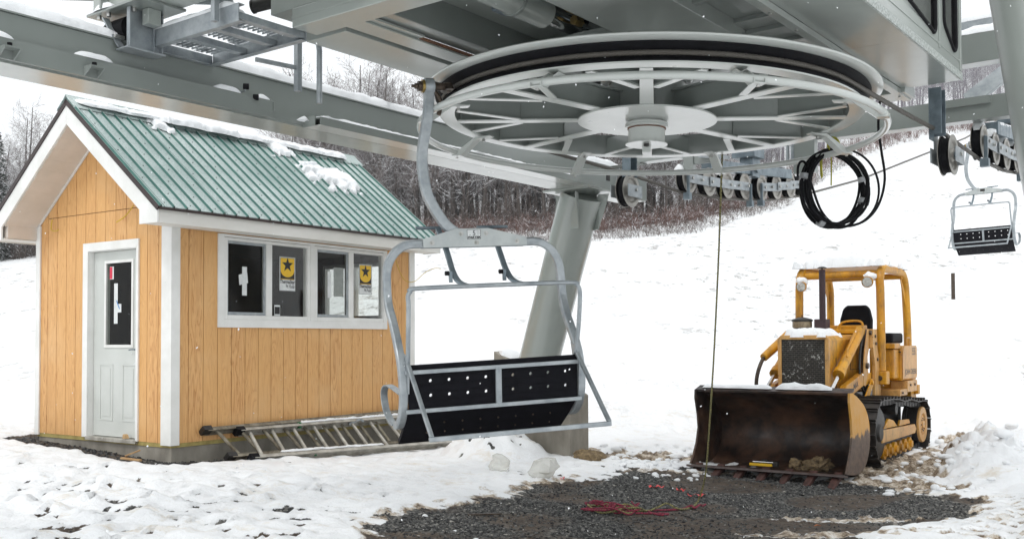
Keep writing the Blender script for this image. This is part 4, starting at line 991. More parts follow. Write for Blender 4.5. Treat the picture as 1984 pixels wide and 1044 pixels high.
# carriage with the machine room
def carriage():
    root=empty('drive_carriage',TERM,'drive carriage hung over the wheel: grey beams, floor plates and windowed machine room','machinery')
    def B(nm,x0,x1,y0,y1,z0,z1,mat='paint',bev=.004,par=None):
        m=MB(); m.box(x0,x1,y0,y1,z0,z1); return m.build(nm,mat,par or root,bev=bev)
    B('frame_beam',-1.62,-1.21,-2.05,.12,3.75,3.86,'paint_l')  # paler tone stands in for snow reflected on the underside
    B('slot_shade_strip',-1.21,-1.165,-2.139,1.9,3.79,3.80,'black',0)  # black strip standing in for the shade of an open gap
    B('floor_plate',-1.1645,-.985,-2.139,1.9,3.76,3.775,'paint_l')
    B('rust_seam',-.985,-.955,-1.55,1.9,3.772,3.785,'rust',0); B('seam_light_blocker',-1.06,-.86,-2.1,1.9,3.835,3.845,'paint',0); B('sky_gap_cover',-1.3,-.3,-2.1,1.9,4.16,4.17,'paint',0); B('seam_plate',-1.0,-.93,-2.1,-1.551,3.776,3.79,'paint_l',0)  # blocker and cover plates added to shut out sky above the seam
    B('web_plate',-.955,-.80,-2.139,1.9,3.80,3.815,'paint')
    B('frame_beam',-.80,-.40,-2.139,1.9,4.02,4.05,'paint_l'); B('web_plate',-.815,-.8005,-2.139,1.9,3.80,4.05)
    B('belly_plate',-.3999,.235,-3.2,1.9,4.18,4.20,'paint_l')
    m=MB(); m.tube([(-.17,-4.2,3.93),(-.17,-1.15,3.90)],.105,28); p=m.build('drive_pipe','paint_l',root,smooth=True)
    for y in (-2.3,-1.5): m=MB(); m.lathe([(.105,-.014),(.118,-.012),(.118,.012),(.105,.014)],(-.17,y,3.905),(0,1,0),28); m.build('pipe_flange','paint',p,smooth=True)
    m=MB(); m.tube([(-.17,-1.148,3.90),(-.17,-.35,3.88)],.06,20); m.build('piston_rod','chrome',root,smooth=True)
    m=MB(); m.tube(spline([(.05,-2.2,4.05),(.02,-1.6,3.95),(.10,-1.1,3.98),(.04,-.6,3.95),(.1,0,4.1)],6),.018,8); m.tube(spline([(-.35,-2.0,4.1),(-.32,-1.3,4.0),(-.36,-.7,4.05),(-.3,.2,4.1)],6),.016,8); m.build('hydraulic_hose','rubber',root,smooth=True)
    m=MB(); m.cyl((.0,-1.12,3.92),(.0,-1.0,3.92),.03,seg=6); m.cyl((-.05,-.95,3.88),(-.05,-.86,3.88),.035,seg=6); m.build('hose_fitting','brass',root)
    m=MB(); m.box(-.34,-.24,-2.0,-1.55,3.90,3.96); m.box(-.36,-.2,-1.5,-1.35,3.86,3.98); m.box(.02,.16,-.9,-.78,3.95,4.05); m.build('valve_block','galv_d',root,bev=.006)
    B('longitudinal_box',.236,.88,-4.5,1.9,3.75,4.10,'paint_l')
    B('recess_plate',.8805,1.335,-4.5,1.95,3.86,3.88,'paint')
    for y in (-1.72,-.95,-.12,.7): B('cross_rib',.8805,1.335,y,y+.05,3.80,3.8598)
    B('edge_angle',1.30,1.358,-4.5,2.27,3.702,3.712,'paint_l',.001); B('edge_angle',1.3585,1.366,-4.5,2.27,3.702,3.7455,'paint_l',.001)
    for y in (-1.6,-1.2,-.8,-.4,0,.4,.8,1.2,1.6,2.0):
        pass
    m=MB()
    for y in (-1.2,-.75,-.3,2.05): m.cyl((1.33,y,3.690),(1.33,y,3.7015),.012,seg=6)
    m.build('bolt','bolt',root)
    B('end_channel',1.18,1.40,1.96,2.26,3.713,3.80,'paint_l')
    # far end transverse members, axle housing
    B('end_beam',-1.62,1.35,1.901,2.05,3.76,4.15)
    B('transverse_beam',-1.2,1.2,-.32,-.12,3.83,4.15); B('transverse_beam',-1.2,1.2,.32,.52,3.83,4.15)
    m=MB(); m.lathe([(.001,3.60),(.34,3.60),(.36,3.62),(.36,3.83),(.001,3.83)],(0,0,0),seg=40); m.build('axle_housing','paint',root,smooth=True)
    m=MB(); m.lathe([(.50,3.70),(.90,3.76),(.90,3.80),(.50,3.80)],(0,0,0),seg=48); m.build('drum_cover','paint',root,smooth=True)
    # front cross channel at the left: three stepped folds
    B('cross_channel',-1.41,1.3,-2.36,-2.14,3.735,3.868,'paint_l',.006); 
    B('channel_lip',-1.41,1.3,-2.365,-2.3605,3.795,3.81,'paint_l',.001)
    B('cross_channel',-1.66,1.3,-2.34,-1.9,3.875,4.5,'paint_l',.006)
    m=MB(); m.tube([(-1.86,-2.32,3.985),(-1.60,-2.20,4.03)],.045,18); m.tube([(-1.875,-2.327,3.983),(-1.861,-2.3205,3.985)],.05,18); m.build('exhaust_pipe','black',root,smooth=True)
    # machine room
    z0=3.75; X=1.85; Y1=2.0
    B('floor_panel',1.3665,X-.012,-4.5,.55,z0,z0+.02,'paint_l',0); B('floor_panel',1.3665,X-.012,.556,Y1,z0+.001,z0+.02,'paint_l',0)
    m=MB(); m.box(X-.0115,X+.004,-4.5,Y1,z0-.004,z0+.055); m.build('frosted_sill','frost',root)
    # side wall with two window openings per module (wall built around the openings)
    wins=[(-1.20,-.35),(.06,1.20),(1.40,1.82)]
    wz0=3.99; wz1=5.2
    def opening(y0,y1,z0_,z1_): # rounded with a cut lower corner
        r=.07; pts=[]
        cx=[(y0+r,z1_-r,90,180),(y0+r,z0_+r+.06,180,250),(y1-r,z0_+r*.6-.03,235,360),(y1-r,z1_-r,0,90)]
        for c,z,a0,a1 in cx:
            for k in range(5): a=R(a0+(a1-a0)*k/4); pts.append((c+r*math.cos(a),z+r*math.sin(a)))
        return pts
    ys=[-4.5]+[v for w in wins for v in w]+[Y1]
    wm=MB()
    zt=5.6
    def q(a,b,c,d): wm.box(X-.02,X,a,b,c,d)
    for i in range(0,len(ys)-1,2): q(ys[i],ys[i+1],z0+.056,zt)
    for (a,b) in wins:
        q(a+.0002,b-.0002,wz1,zt)
        q(a+.0002,b-.0002,z0+.056,wz0-.03)
    wall=wm.build('side_wall','paint_l',root)
    for (a,b) in wins:
        op=opening(a+.02,b-.02,wz0,wz1-.02); rect=[(a,wz1),(a,wz0-.03),(b,wz0-.03),(b,wz1)]
        # infill between rectangle and rounded opening
        m=MB(); n=len(op); out=[]
        for (y,z) in op:
            cy,cz=(a+b)/2,(wz0+wz1)/2; dy,dz=y-cy,z-cz
            t=min(((b-a)/2)/abs(dy) if abs(dy)>1e-6 else 9e9,((wz1-cz) if dz>0 else (cz-wz0+.03))/abs(dz) if abs(dz)>1e-6 else 9e9); out.append((cy+dy*t,cz+dz*t))
        # add rectangle corners as extra points in order: simple approach, fan strips
        for i in range(n):
            j=(i+1)%n; p0,p1,o0,o1=op[i],op[j],out[i],out[j]
            vs=[(X-.001,p0[0],p0[1]),(X-.001,p1[0],p1[1]),(X-.001,o1[0],o1[1]),(X-.001,o0[0],o0[1])]
            on=lambda o:(0 if abs(o[0]-a)<1e-4 else 1 if abs(o[0]-b)<1e-4 else 2 if abs(o[1]-wz1)<1e-4 else 3)
            if on(o0)!=on(o1):
                c=(a if 0 in(on(o0),on(o1)) else b, wz1 if 2 in (on(o0),on(o1)) else wz0-.03)
                vs=vs[:3]+[(X-.001,c[0],c[1])]+vs[3:]
            m.prism([(X-.018,v[1],v[2]) for v in vs],(.017,0,0))
        w=m.build('window_surround','paint_l',wall)
        m=MB(); m.tube([(X+.002,y,z) for y,z in op],.016,8,closed=True); w=m.build('window_seal','rubber',wall,smooth=True)
        m=MB(); m.prism([(X-.010,y,z) for y,z in op],(.004,0,0)); m.build('window_pane','cab_glass',wall)
    B('corner_post',X+.0005,X+.012,Y1-.10,Y1-.06,z0+.06,zt,'paint_l',.003); B('seam_strip',X+.0005,X+.008,1.27,1.30,z0+.1,zt,'paint_l',.002); B('seam_strip',X+.0005,X+.008,-.15,-.12,z0+.1,zt,'paint_l',.002); B('seam_strip',X+.0005,X+.006,-4.5,Y1-.02,z0+.13,z0+.15,'paint_l',.002)
    B('end_wall',1.3,X-.0205,Y1-.02,Y1,z0+.021,zt,'paint_l',.0); B('roof',.0,X+.05,-4.5,Y1+.05,zt,zt+.03,'paint_l')
    B('inner_wall',.6,.62,-4.5,Y1-.021,z0+.35,zt,'galv_d',0)
    # left end: cross box over the beam with its roller cradle
    m=MB(); m.box(-2.80,-.6,-3.0,-2.70,3.932,4.45); cb=m.build('cross_box','paint_l',root,bev=.006)
    m=MB(); m.box(-2.82,-2.15,-3.04,-2.68,3.912,3.9315); m.box(-2.62,-2.60,-3.06,-3.0005,3.932,4.3); m.build('flange_plate','paint',cb,bev=.003)
    cr=MB(); cr.box(-2.39,-2.38,-2.99,-2.73,3.632,3.911); cr.box(-2.379,-2.345,-2.995,-2.983,3.632,3.911); cr.box(-2.379,-2.345,-2.742,-2.73,3.632,3.911); cr.box(-2.379,-2.355,-2.80,-2.79,3.632,3.911); cr.box(-2.78,-2.391,-2.75,-2.738,3.72,3.911); cr.box(-2.47,-2.33,-3.02,-2.72,3.62,3.6315)
    c=cr.build('roller_cradle','galv',root,bev=.002)
    m=MB(); m.bar([(-2.64,-3.0,3.88),(-2.44,-3.0,3.64)],.012,.05,(0,1,0)); m.build('cradle_strap','galv',c)
    m=MB()
    for x,y in ((-2.72,-3.0),(-2.60,-3.0),(-2.36,-2.95),(-2.36,-2.8)): m.cyl((x,y,3.885),(x,y,3.9115),.016,seg=6)
    m.cyl((-2.47,-3.03,3.72),(-2.47,-2.96,3.72),.014,seg=6); m.build('bolt','bolt',c)
    m=MB(); m.cyl((-2.70,-2.90,3.80),(-2.46,-2.90,3.80),.088,seg=24); m.build('roller','rubber',c,smooth=True)
    B('stop_block',-2.343,-2.27,-2.90,-2.80,3.80,3.911,'paint_l',.003)
    tag(snow_ridge([tp(-2.74+i*.06,-3.02,3.932) for i in range(5)],.06,.05,2,.03,.3).build('snow_mound','snow',smooth=True,ang=60),'small snow cap on the flange of the left roller cradle','snow')
    return root
carriage()
# walkway of galvanised grating with railings
def walkway():
    root=empty('service_walkway',TERM,'galvanised steel walkway with snowy grating hung beside the left beam','walkway')
    z=3.70; x0,x1=-2.478,-1.43; y0,y1=-2.78,-2.22
    m=MB(); m.box(x0,x1,y0-.008,y0,z-.02,z+.10); m.box(x0,x1,y0,y0+.04,z-.02,z-.012); m.box(x0,x1,y0,y0+.04,z+.092,z+.10); m.build('edge_channel','galv',root,bev=.002)
    m=MB(); m.box(x0,x1,y1,y1+.008,z-.02,z+.10); m.box(x0,x1,y1-.04,y1,z-.02,z-.012); m.build('edge_channel','galv',root,bev=.002)
    m=MB(); m.box(x0-.006,x0,y0+.001,y1-.001,z-.02,z+.06); m.box(x0,x0+.035,y0+.041,y1-.041,z-.02,z-.012); m.build('end_channel','galv',root,bev=.002)
    for i,x in enumerate((-2.13,-1.80,-1.50)):
        m=MB(); m.box(x,x+.06,y0+.001,y1-.001,z,z+.045); m.build('cross_member','galv',root,bev=.002)
    for a,b in ((x0+.04,-2.133),(-2.067,-1.803),(-1.737,-1.503)):
        m=MB(); yy=y0+.05
        while yy<y1-.02: m.box(a,b,yy,yy+.007,z+.055,z+.066); yy+=.042
        xx=a+.01
        while xx<b: m.box(xx,xx+.005,y0+.045,y1-.02,z+.0661,z+.071); xx+=.06
        g=m.build('grating','galv',root)
        mb=snow_patch([(a+(b-a)*(.2+.6*((k_*.37)%1)),y0+(y1-y0)*(.15+.7*((k_*.61)%1)),.035,.04) for k_ in range(8)],.03,.014,a*7); o=mb.build('snow_patch','snow',smooth=True,ang=70); o.matrix_world=TERM@Matrix.Translation((0,0,z+.0715)); tag(o,{-2.133:'snow on the lowest left panel of the walkway grating',-1.803:'snow on the middle panel of the walkway grating',-1.503:'snow on the panel of walkway grating beside the carriage'}[b],'snow')
    tag(snow_ridge([tp(x0+i*.1,y0+.02,z+.101) for i in range(11)],.05,.035,5,.03,.5).build('snow_strip','snow',smooth=True,ang=60),'thin snow along the outer channel of the walkway','snow')
    def post(x,y,za,zb,cap=False): m=MB(); m.bar([(x,y,za),(x,y,zb)],.04,.04,(0,1,0)); return m.build('railing_post','galv',root,bev=.003)
    post(-1.62,y0-.05,3.70,5.0); post(-2.02,-3.0,3.95,5.0)
    m=MB(); m.bar([(-2.9,-2.2,4.43),(-1.2,-4.1,4.9)],.03,.03); m.build('railing_bar','galv',root)
    m=MB(); m.bar([(-3.3,-3.3,4.10),(-2.0,-2.4,4.02)],.025,.035); m.bar([(-3.4,-3.5,4.42),(-2.6,-2.9,4.42)],.03,.03); m.bar([(-2.3,-2.15,4.55),(-.9,-2.15,4.75)],.04,.04); m.build('railing_bar','galv',root)
    # inner posts in the gap beside the carriage
    m=MB(); m.bar([(-2.0,-1.80,3.50),(-2.0,-1.80,3.98)],.045,.045,(0,1,0)); m.build('railing_post','galv',root,bev=.003)
    m=MB(); m.tube([(-2.0,-1.585,3.45),(-2.0,-1.585,3.86),(-1.99,-1.60,3.895),(-1.95,-1.65,3.91)],.022,10); m.build('railing_post','galv',root,smooth=True)
    m=MB(); m.bar([(-2.02,-2.18,3.665),(-2.0,-1.80,3.68)],.02,.03); m.build('railing_bar','galv',root)
walkway()

# ------------------------------------------------------------ bullwheel
WT=TERM@Matrix.Rotation(0,4,'X')
WHEEL=Matrix.Translation(WC+Vector((0,0,3.39)))@Matrix.Rotation(R(1.3),4,'Y')@TERM.to_3x3().to_4x4()
def rope_mat():
    m,n,b=new_mat('steel_rope'); tc=n.nodes.new('ShaderNodeTexCoord')
    b.inputs['Metallic'].default_value=.35; b.inputs['Roughness'].default_value=.45; b.inputs['Base Color'].default_value=(.10,.092,.08,1); return m
M['rope']=rope_mat()
def strand_rope(pts,r,pitch,name,mat,parent=None,closed=False,strands=6,step=None):
    """a laid rope: helical strands round a curve"""
    P=[Vector(p) for p in pts]; L=[0]; nn=len(P)
    Q=P+[P[0]] if closed else P
    for a,b in zip(Q,Q[1:]): L.append(L[-1]+(b-a).length)
    tot=L[-1]; step=step or pitch/8; n=int(tot/step)
    if closed: turns=max(1,round(tot/pitch))
    else: turns=tot/pitch
    mb=MB(); base=[];j=0
    for i in range(n+1 if not closed else n):
        d=tot*i/n
        while j<len(L)-2 and L[j+1]<d: j+=1
        t=(d-L[j])/max(1e-9,L[j+1]-L[j]); base.append(Q[j].lerp(Q[j+1],t))
    up_=Vector((0,0,1)); m=len(base)
    off=[]
    for i in range(m):
        a=base[(i-1)%m] if (closed or i>0) else base[0]; b=base[(i+1)%m] if (closed or i<m-1) else base[-1]
        t=(b-a).normalized(); x=t.cross(up_); x=x.normalized() if x.length>1e-4 else Vector((1,0,0)); off.append((x,x.cross(t)))
    for s in range(strands):
        pp=[]
        for i in range(m):
            a=2*math.pi*(s/strands+turns*i/n); x,y=off[i]; pp.append(base[i]+x*(math.cos(a)*r*.62)+y*(math.sin(a)*r*.62))
        mb.tube(pp,r*.42,5,closed=closed,caps=not closed)
    return mb.build(name,mat,parent,smooth=True,ang=80)
def bullwheel():
    root=empty('bullwheel',WHEEL,'large horizontal grey bullwheel with eight spokes and black rubber lined groove','wheel')
    rm=MB()
    rm.lathe([(1.60,.085),(1.665,.085),(1.70,.098),(1.725,.097),(1.735,.088),(1.733,.076),(1.715,.068),(1.700,.066),(1.675,.060),(1.655,.063),(1.60,.066),(1.60,.085)],seg=160); rm.build('upper_flange','paint_w',root,smooth=True,ang=40,clean=True)
    rm=MB(); rm.lathe([(1.48,.10),(1.50,-.055),(1.52,-.055),(1.52,.10),(1.48,.10)],seg=160); rm.build('rim_web','paint',root,smooth=True,ang=40,clean=True)
    rm=MB(); rm.lathe([(1.50,-.066),(1.615,-.066),(1.62,-.06),(1.62,-.0555),(1.50,-.0555),(1.50,-.066)],seg=160); rm.build('lower_flange','paint_w',root,smooth=True,ang=40,clean=True)
    rm=MB(); rm.lathe([(1.46,.10),(1.60,.10),(1.60,.108),(1.46,.108),(1.46,.10)],seg=120); rm.build('top_ring','paint',root,smooth=True,ang=40,clean=True)
    rm=MB(); rm.lathe([(1.53,.0655),(1.650,.0655),(1.655,.058),(1.618,.024),(1.592,.013),(1.582,.0),(1.592,-.013),(1.606,-.024),(1.625,-.048),(1.620,-.055),(1.53,-.055),(1.53,.0655)],seg=160); rm.build('rubber_liner','rubber',root,smooth=True,ang=40,clean=True)
    # spokes
    # direction to the camera in the wheel's own frame
    cdir=TERM.to_3x3().inverted()@Vector((-.135,-.99,0)); a0=math.atan2(cdir.y,cdir.x)
    for k in range(8):
        a=a0+k*math.pi/4; d=Vector((math.cos(a),math.sin(a),0)); w=Vector((-d.y,d.x,0))
        m=MB(); m.bar([d*.30+Vector((0,0,.020)),d*1.478+Vector((0,0,.020))],.016,.156,(0,0,1)); sp=m.build('spoke','paint',root)
        m=MB(); m.bar([d*.30+Vector((0,0,-.064)),d*1.497+Vector((0,0,-.064))],[.105,.085],.011,(0,0,1)); m.build('spoke_flange','paint_w',sp)  # snow light from below painted in by the paler tone
        m=MB(); m.bar([d*.30+Vector((0,0,.104)),d*1.478+Vector((0,0,.104))],.09,.011,(0,0,1)); m.build('spoke_flange','paint',sp)
        m=MB(); q=d*1.0
        m.bar([q+w*.058+Vector((0,0,-.05)),q+w*.058+Vector((0,0,.06))],.09,.01,d); 
        for s in (1,-1):
            e=Vector((math.cos(a+s*R(14.5)),math.sin(a+s*R(14.5)),0))*1.478; st=q+w*s*.01
            m=MB(); m.bar([st+Vector((0,0,.012)),e+Vector((0,0,.012))],.012,.143,(0,0,1)); br=m.build('brace','paint',root)
            m=MB(); m.bar([st+w*s*.05-Vector((0,0,.0655)),e-Vector((0,0,.0655))],.055,.008,(0,0,1)); m.build('brace_flange','paint_w',br)
    # hub
    m=MB(); m.lathe([(.001,-.071),(.54,-.071),(.54,-.083),(.001,-.083)],seg=96); m.build('hub_disc','paint_w',root,smooth=True,ang=40)
    m=MB(); m.lathe([(.30,-.0705),(.30,.20),(.001,.20)],seg=48); m.build('hub_core','paint',root,smooth=True)
    m=MB(); m.lathe([(.135,-.0835),(.135,-.098),(.165,-.098),(.168,-.103),(.168,-.112),(.160,-.115),(.160,-.121),(.168,-.124),(.168,-.134),(.145,-.136)],seg=64); m.build('hub_flange','paint_w',root,smooth=True,ang=30)
    m=MB(); m.lathe([(.150,-.1365),(.150,-.143),(.14,-.143)],seg=64); m.build('seal_ring','rust',root,smooth=True)
    m=MB(); m.lathe([(.143,-.1435),(.143,-.255),(.001,-.255)],seg=64); m.build('hub_barrel','paint_w',root,smooth=True,ang=40)
    m=MB(); m.lathe([(.001,-.2555),(.163,-.2555),(.163,-.264),(.001,-.264)],seg=64); c=m.build('hub_cap','paint_w',root,smooth=True,ang=40)
    m=MB(); m.cyl((cdir.x*.05,cdir.y*.05,-.264),(cdir.x*.05,cdir.y*.05,-.283),.022,seg=8); m.build('grease_plug','black',c); 
    m=MB(); m.prism([tuple(Vector(( cdir.x*y-cdir.y*x, cdir.y*y+cdir.x*x, z))) for x,y,z in ((-.035,-.02,-.264),(.035,-.02,-.264),(.03,-.02,-.315),(-.03,-.02,-.315))][::1],(-cdir.x*.02,-cdir.y*.02,0)); m.build('key_block','paint_w',c)
    # the fixed guard ring with its brackets
    ring=[(1.764*math.cos(2*math.pi*i/160),1.764*math.sin(2*math.pi*i/160),-.185) for i in range(160)]
    m=MB(); m.tube(ring,.026,14,closed=True); rg=m.build('guard_ring','paint_w',root,smooth=True)
    for k in range(8):
        a=a0+(k+.5)*math.pi/4; d=Vector((math.cos(a),math.sin(a),0)); w=Vector((-d.y,d.x,0))*.041
        m=MB(); A=d*1.52+Vector((0,0,-.07)); B_=d*1.56+Vector((0,0,-.09)); C_=d*1.72+Vector((0,0,-.215)); D_=d*1.80+Vector((0,0,-.215))
        prof=[A-d*.08,A,B_,C_,D_]
        m.bar([A-d*.10,B_,C_,D_],.080,.008,(0,0,1)); 
        for s in (1,-1): m.prism([A-d*.10+w*s*.98,B_+w*s*.98,C_+w*s*.98,D_+w*s*.98,D_+w*s*.98+Vector((0,0,.03)),C_+w*s*.98+Vector((0,0,.05)),B_+w*s*.98+Vector((0,0,.02))],w.normalized()*.006*-s)
        b=m.build('ring_bracket','paint_w',rg)
        m=MB(); p=d*1.50+Vector((0,0,-.09)); m.cyl(p,p+Vector((0,0,-.02)),.014,seg=6); p=d*1.77+Vector((0,0,-.235)); m.cyl(p+Vector((0,0,.01)),p,.012,seg=6); m.build('bolt','bolt',b)
bullwheel()
# haul rope: round the wheel, over the sheaves and away up the hill
def haul_rope():
    rr=1.603; z=3.39; pts=[]
    R3=(Matrix.Rotation(R(1.3),3,'Y'))
    L_=[(-1.6,17.25,6.13),(-1.6,14.5,5.43),(-1.6,10,4.28),(-1.6,7.3,3.70),(-1.6,6,3.49),(-1.6,4.7,3.375),(-1.6,3.62,3.325),(-1.6,2.40,3.385),(-1.6,1.2,3.40)]
    Rr=[(1.6,1.2,3.372),(1.6,2.45,3.40),(1.6,3.78,3.365),(1.6,4.8,3.40),(1.6,5.9,3.50),(1.6,7.3,3.72),(1.6,10,4.3),(1.6,14.5,5.45),(1.6,30,10.0),(1.6,60,19.5)]
    left=[(-1.6,60,19.5),(-1.6,30,9.9)]+L_
    P=[tp(*q) for q in left]
    for i in range(0,61):
        a=math.pi+math.pi*i/60; v=TERM.to_3x3()@Vector((rr*math.cos(a),rr*math.sin(a),0)); P.append(WC+Vector((0,0,z))+R3@v)
    P+=[tp(*q) for q in Rr]
    near=[p for p in P if (p-Vector((0,0,1.6))).length<14]; 
    # laid strands where it is close, a plain line far up the hill
    i0=P.index(near[0]); i1=P.index(near[-1])
    o=strand_rope(P[i0:i1+1],.0185,.15,'haul_rope','rope'); tag(o,'thick twisted steel haul rope running round the bullwheel and away over the sheaves','rope')
    m=MB(); m.tube(P[:i0+1],.018,8); m.tube(P[i1:],.018,8); c=m.build('far_rope','rope',o,smooth=True)
haul_rope()
# sheaves
def sheave_parts(par,c,r,w,ax,rim='rubber'):
    """rubber tyre between two pale flanges; c centre, ax axle (local)"""
    m=MB(); m.lathe([(r*.80,-w*.5),(r*.97,-w*.5),(r*1.0,-w*.42),(r*.90,-w*.28),(r*.90,w*.28),(r*1.0,w*.42),(r*.97,w*.5),(r*.80,w*.5)],c,ax,36); s=m.build('sheave',rim,par,smooth=True,ang=35)
    for sg in (-1,1):
        m=MB(); h=sg*w*.5; m.lathe([(r*.16,h+sg*.012),(r*.30,h+sg*.012),(r*.38,h-sg*.012),(r*.70,h-sg*.012),(r*.80,h+sg*.006),(r*1.04,h+sg*.006),(r*1.04,h+sg*.001),(r*.80,h-sg*.001)],c,ax,36); m.build('sheave_flange','sheave',s,smooth=True,ang=35)
    ax=Vector(ax); m=MB(); m.cyl(Vector(c)-ax*w*.75,Vector(c)+ax*w*.75,r*.16,seg=16); m.build('axle','galv_d',s,smooth=True)
    return s
def guide_sheave(x,y,zc,label):
    root=empty('guide_sheave',TERM@Matrix.Translation((x,y,zc)),label,'sheave','single rope sheaves beside the wheel')
    r=.17; sheave_parts(root,(0,0,0),r,.085,(1,0,0))
    m=MB(); m.box(-.105,-.095,-.18,.12,-.08,.05); m.box(-.105,.105,.121,.131,-.08,.05); m.box(.095,.105,-.16,.12,-.08,.05); m.box(-.105,-.0955,-.06,.06,.0505,.20); fk=m.build('fork','galv',root,bev=.003)
    m=MB(); m.cyl((.105,0,0),(.12,0,0),.018,seg=6); m.cyl((-.12,0,0),(-.105,0,0),.018,seg=6); m.build('bolt','bolt',fk)
guide_sheave(1.62,2.45,3.215,'single rubber tyred sheave under the rope right of the bullwheel')
guide_sheave(-1.60,2.40,3.20,'single rubber tyred sheave under the rope beneath the bullwheel, near the leg')
def rope_z(s,y):
    T=[(2.4,3.385),(3.62,3.325),(4.7,3.375),(6,3.49),(7.3,3.70),(10,4.28)] if s<0 else [(2.45,3.40),(3.78,3.365),(4.8,3.40),(5.9,3.50),(7.3,3.72),(10,4.3)]
    for a,b in zip(T,T[1:]):
        if y<=b[0]: return a[1]+(b[1]-a[1])*(y-a[0])/(b[0]-a[0])
    return T[-1][1]
def train(x,s,label):
    root=empty('sheave_train',TERM@Matrix.Translation((x,5.4,3.6)),label,'sheaves','sheave trains holding the rope down')
    o=Vector((0,5.4,3.6)); ys=[3.74,4.26,4.78,5.30,5.84,6.34,6.84,7.32]; r=.165
    cs=[]
    for y in ys: cs.append(Vector((0,y,rope_z(s,y)+r*.92+.015))-o)
    for c in cs: sheave_parts(root,tuple(c),r,.085,(1,0,0))
    for i in (0,4):
        g=cs[i:i+4]; m=MB()
        for sx in (-.065,.065):
            for a,b in ((0,1),(1,2),(2,3)):
                m.bar([g[a]+Vector((sx,-.07,0)),g[b]+Vector((sx,.07,0))] if b-a==1 and a!=1 else [g[a]+Vector((sx*1.25,-.05,0)),g[b]+Vector((sx*1.25,.05,0))],.010,.11,(0,0,1))
        pl=m.build('side_plate','galv',root,bev=.002)
        m=MB()
        for j in (0,1,2,3):
            for sx in (-.085,.085): m.cyl(g[j]+Vector((sx,0,0)),g[j]+Vector((sx*1.2,0,0)),.02,seg=6)
        for a in (0,1,2): m.cyl((g[a]+g[a+1])/2+Vector((-.1,0,0)),(g[a]+g[a+1])/2+Vector((.1,0,0)),.018,seg=6)
        m.build('bolt','bolt',pl)
        for e in (0,3):
            m=MB(); c=g[e]+Vector((.075,(-.09 if e==0 else .10),0)); m.bar([c+Vector((0,0,.04)),c+Vector((0,0,-.24))],.035,.02,(0,1,0)); m.box(c.x-.05,c.x+.03,c.y-.035,c.y+.035,c.z-.26,c.z-.18); m.build('rope_catcher','galv_d',root,bev=.003)
    m=MB(); a=cs[1].lerp(cs[2],.5)+Vector((0,0,.20)); b=cs[5].lerp(cs[6],.5)+Vector((0,0,.20)); m.bar([a-Vector((0,.25,.0)),b+Vector((0,.25,.0))],.13,.13,(0,0,1)); mb_=m.build('rocker_beam','galv_d',root,bev=.004)
    m=MB(); c=a.lerp(b,.5); m.box(c.x-.09,c.x+.09,c.y-.12,c.y+.12,c.z-.1,c.z+.14); m.cyl((c.x-.12,c.y,c.z),(c.x+.12,c.y,c.z),.05,seg=20); m.build('pivot_block','galv_d',mb_,bev=.004)
    m=MB(); m.box(c.x-.16,c.x+.16,c.y-.22,c.y+.1,c.z+.14,c.z+.34); m.box(c.x-.30,c.x+.22,c.y-.5,c.y+.3,c.z+.345,c.z+.355); m.build('mount_box','galv_d',root,bev=.004)
    W_=TERM@Matrix.Translation((x,5.4,3.6))
    for j,c in enumerate(cs):
        if s<0 and j<6 and j!=0: continue
        if s>0 and j>3: continue
        pts=[W_@(c+Vector((0,r*.9*math.sin(t),r*.95*math.cos(t)+.008))) for t in (-.9,-.5,0,.5,.8)]
        side='left' if s<0 else 'right'
        ordn=['first','second','third','fourth','fifth','sixth','seventh','eighth'][j]
        tag(snow_ridge(pts,.10,.05,j+3,.02,.3,taper=True).build('snow_mound','snow',smooth=True,ang=60),'snow cap on the %s sheave of the %s train'%(ordn,side),'snow')
    pts=[W_@(a.lerp(b,t)+Vector((0,0,.066))) for t in (.45,.6,.8,1.05)] if s<0 else [W_@(a.lerp(b,t)+Vector((0,0,.066))) for t in (-.1,.1,.3,.45)]
    tag(snow_ridge(pts,.13,.04,9,.03,.4).build('snow_strip','snow',smooth=True,ang=60),'snow on the rocker beam of the %s sheave train'%('left' if s<0 else 'right'),'snow')
train(-1.6,-1,'row of rubber tyred sheaves on rocker plates seen below the back of the wheel')
train(1.6,1,'row of snow capped sheaves cut off by the right edge of the picture')
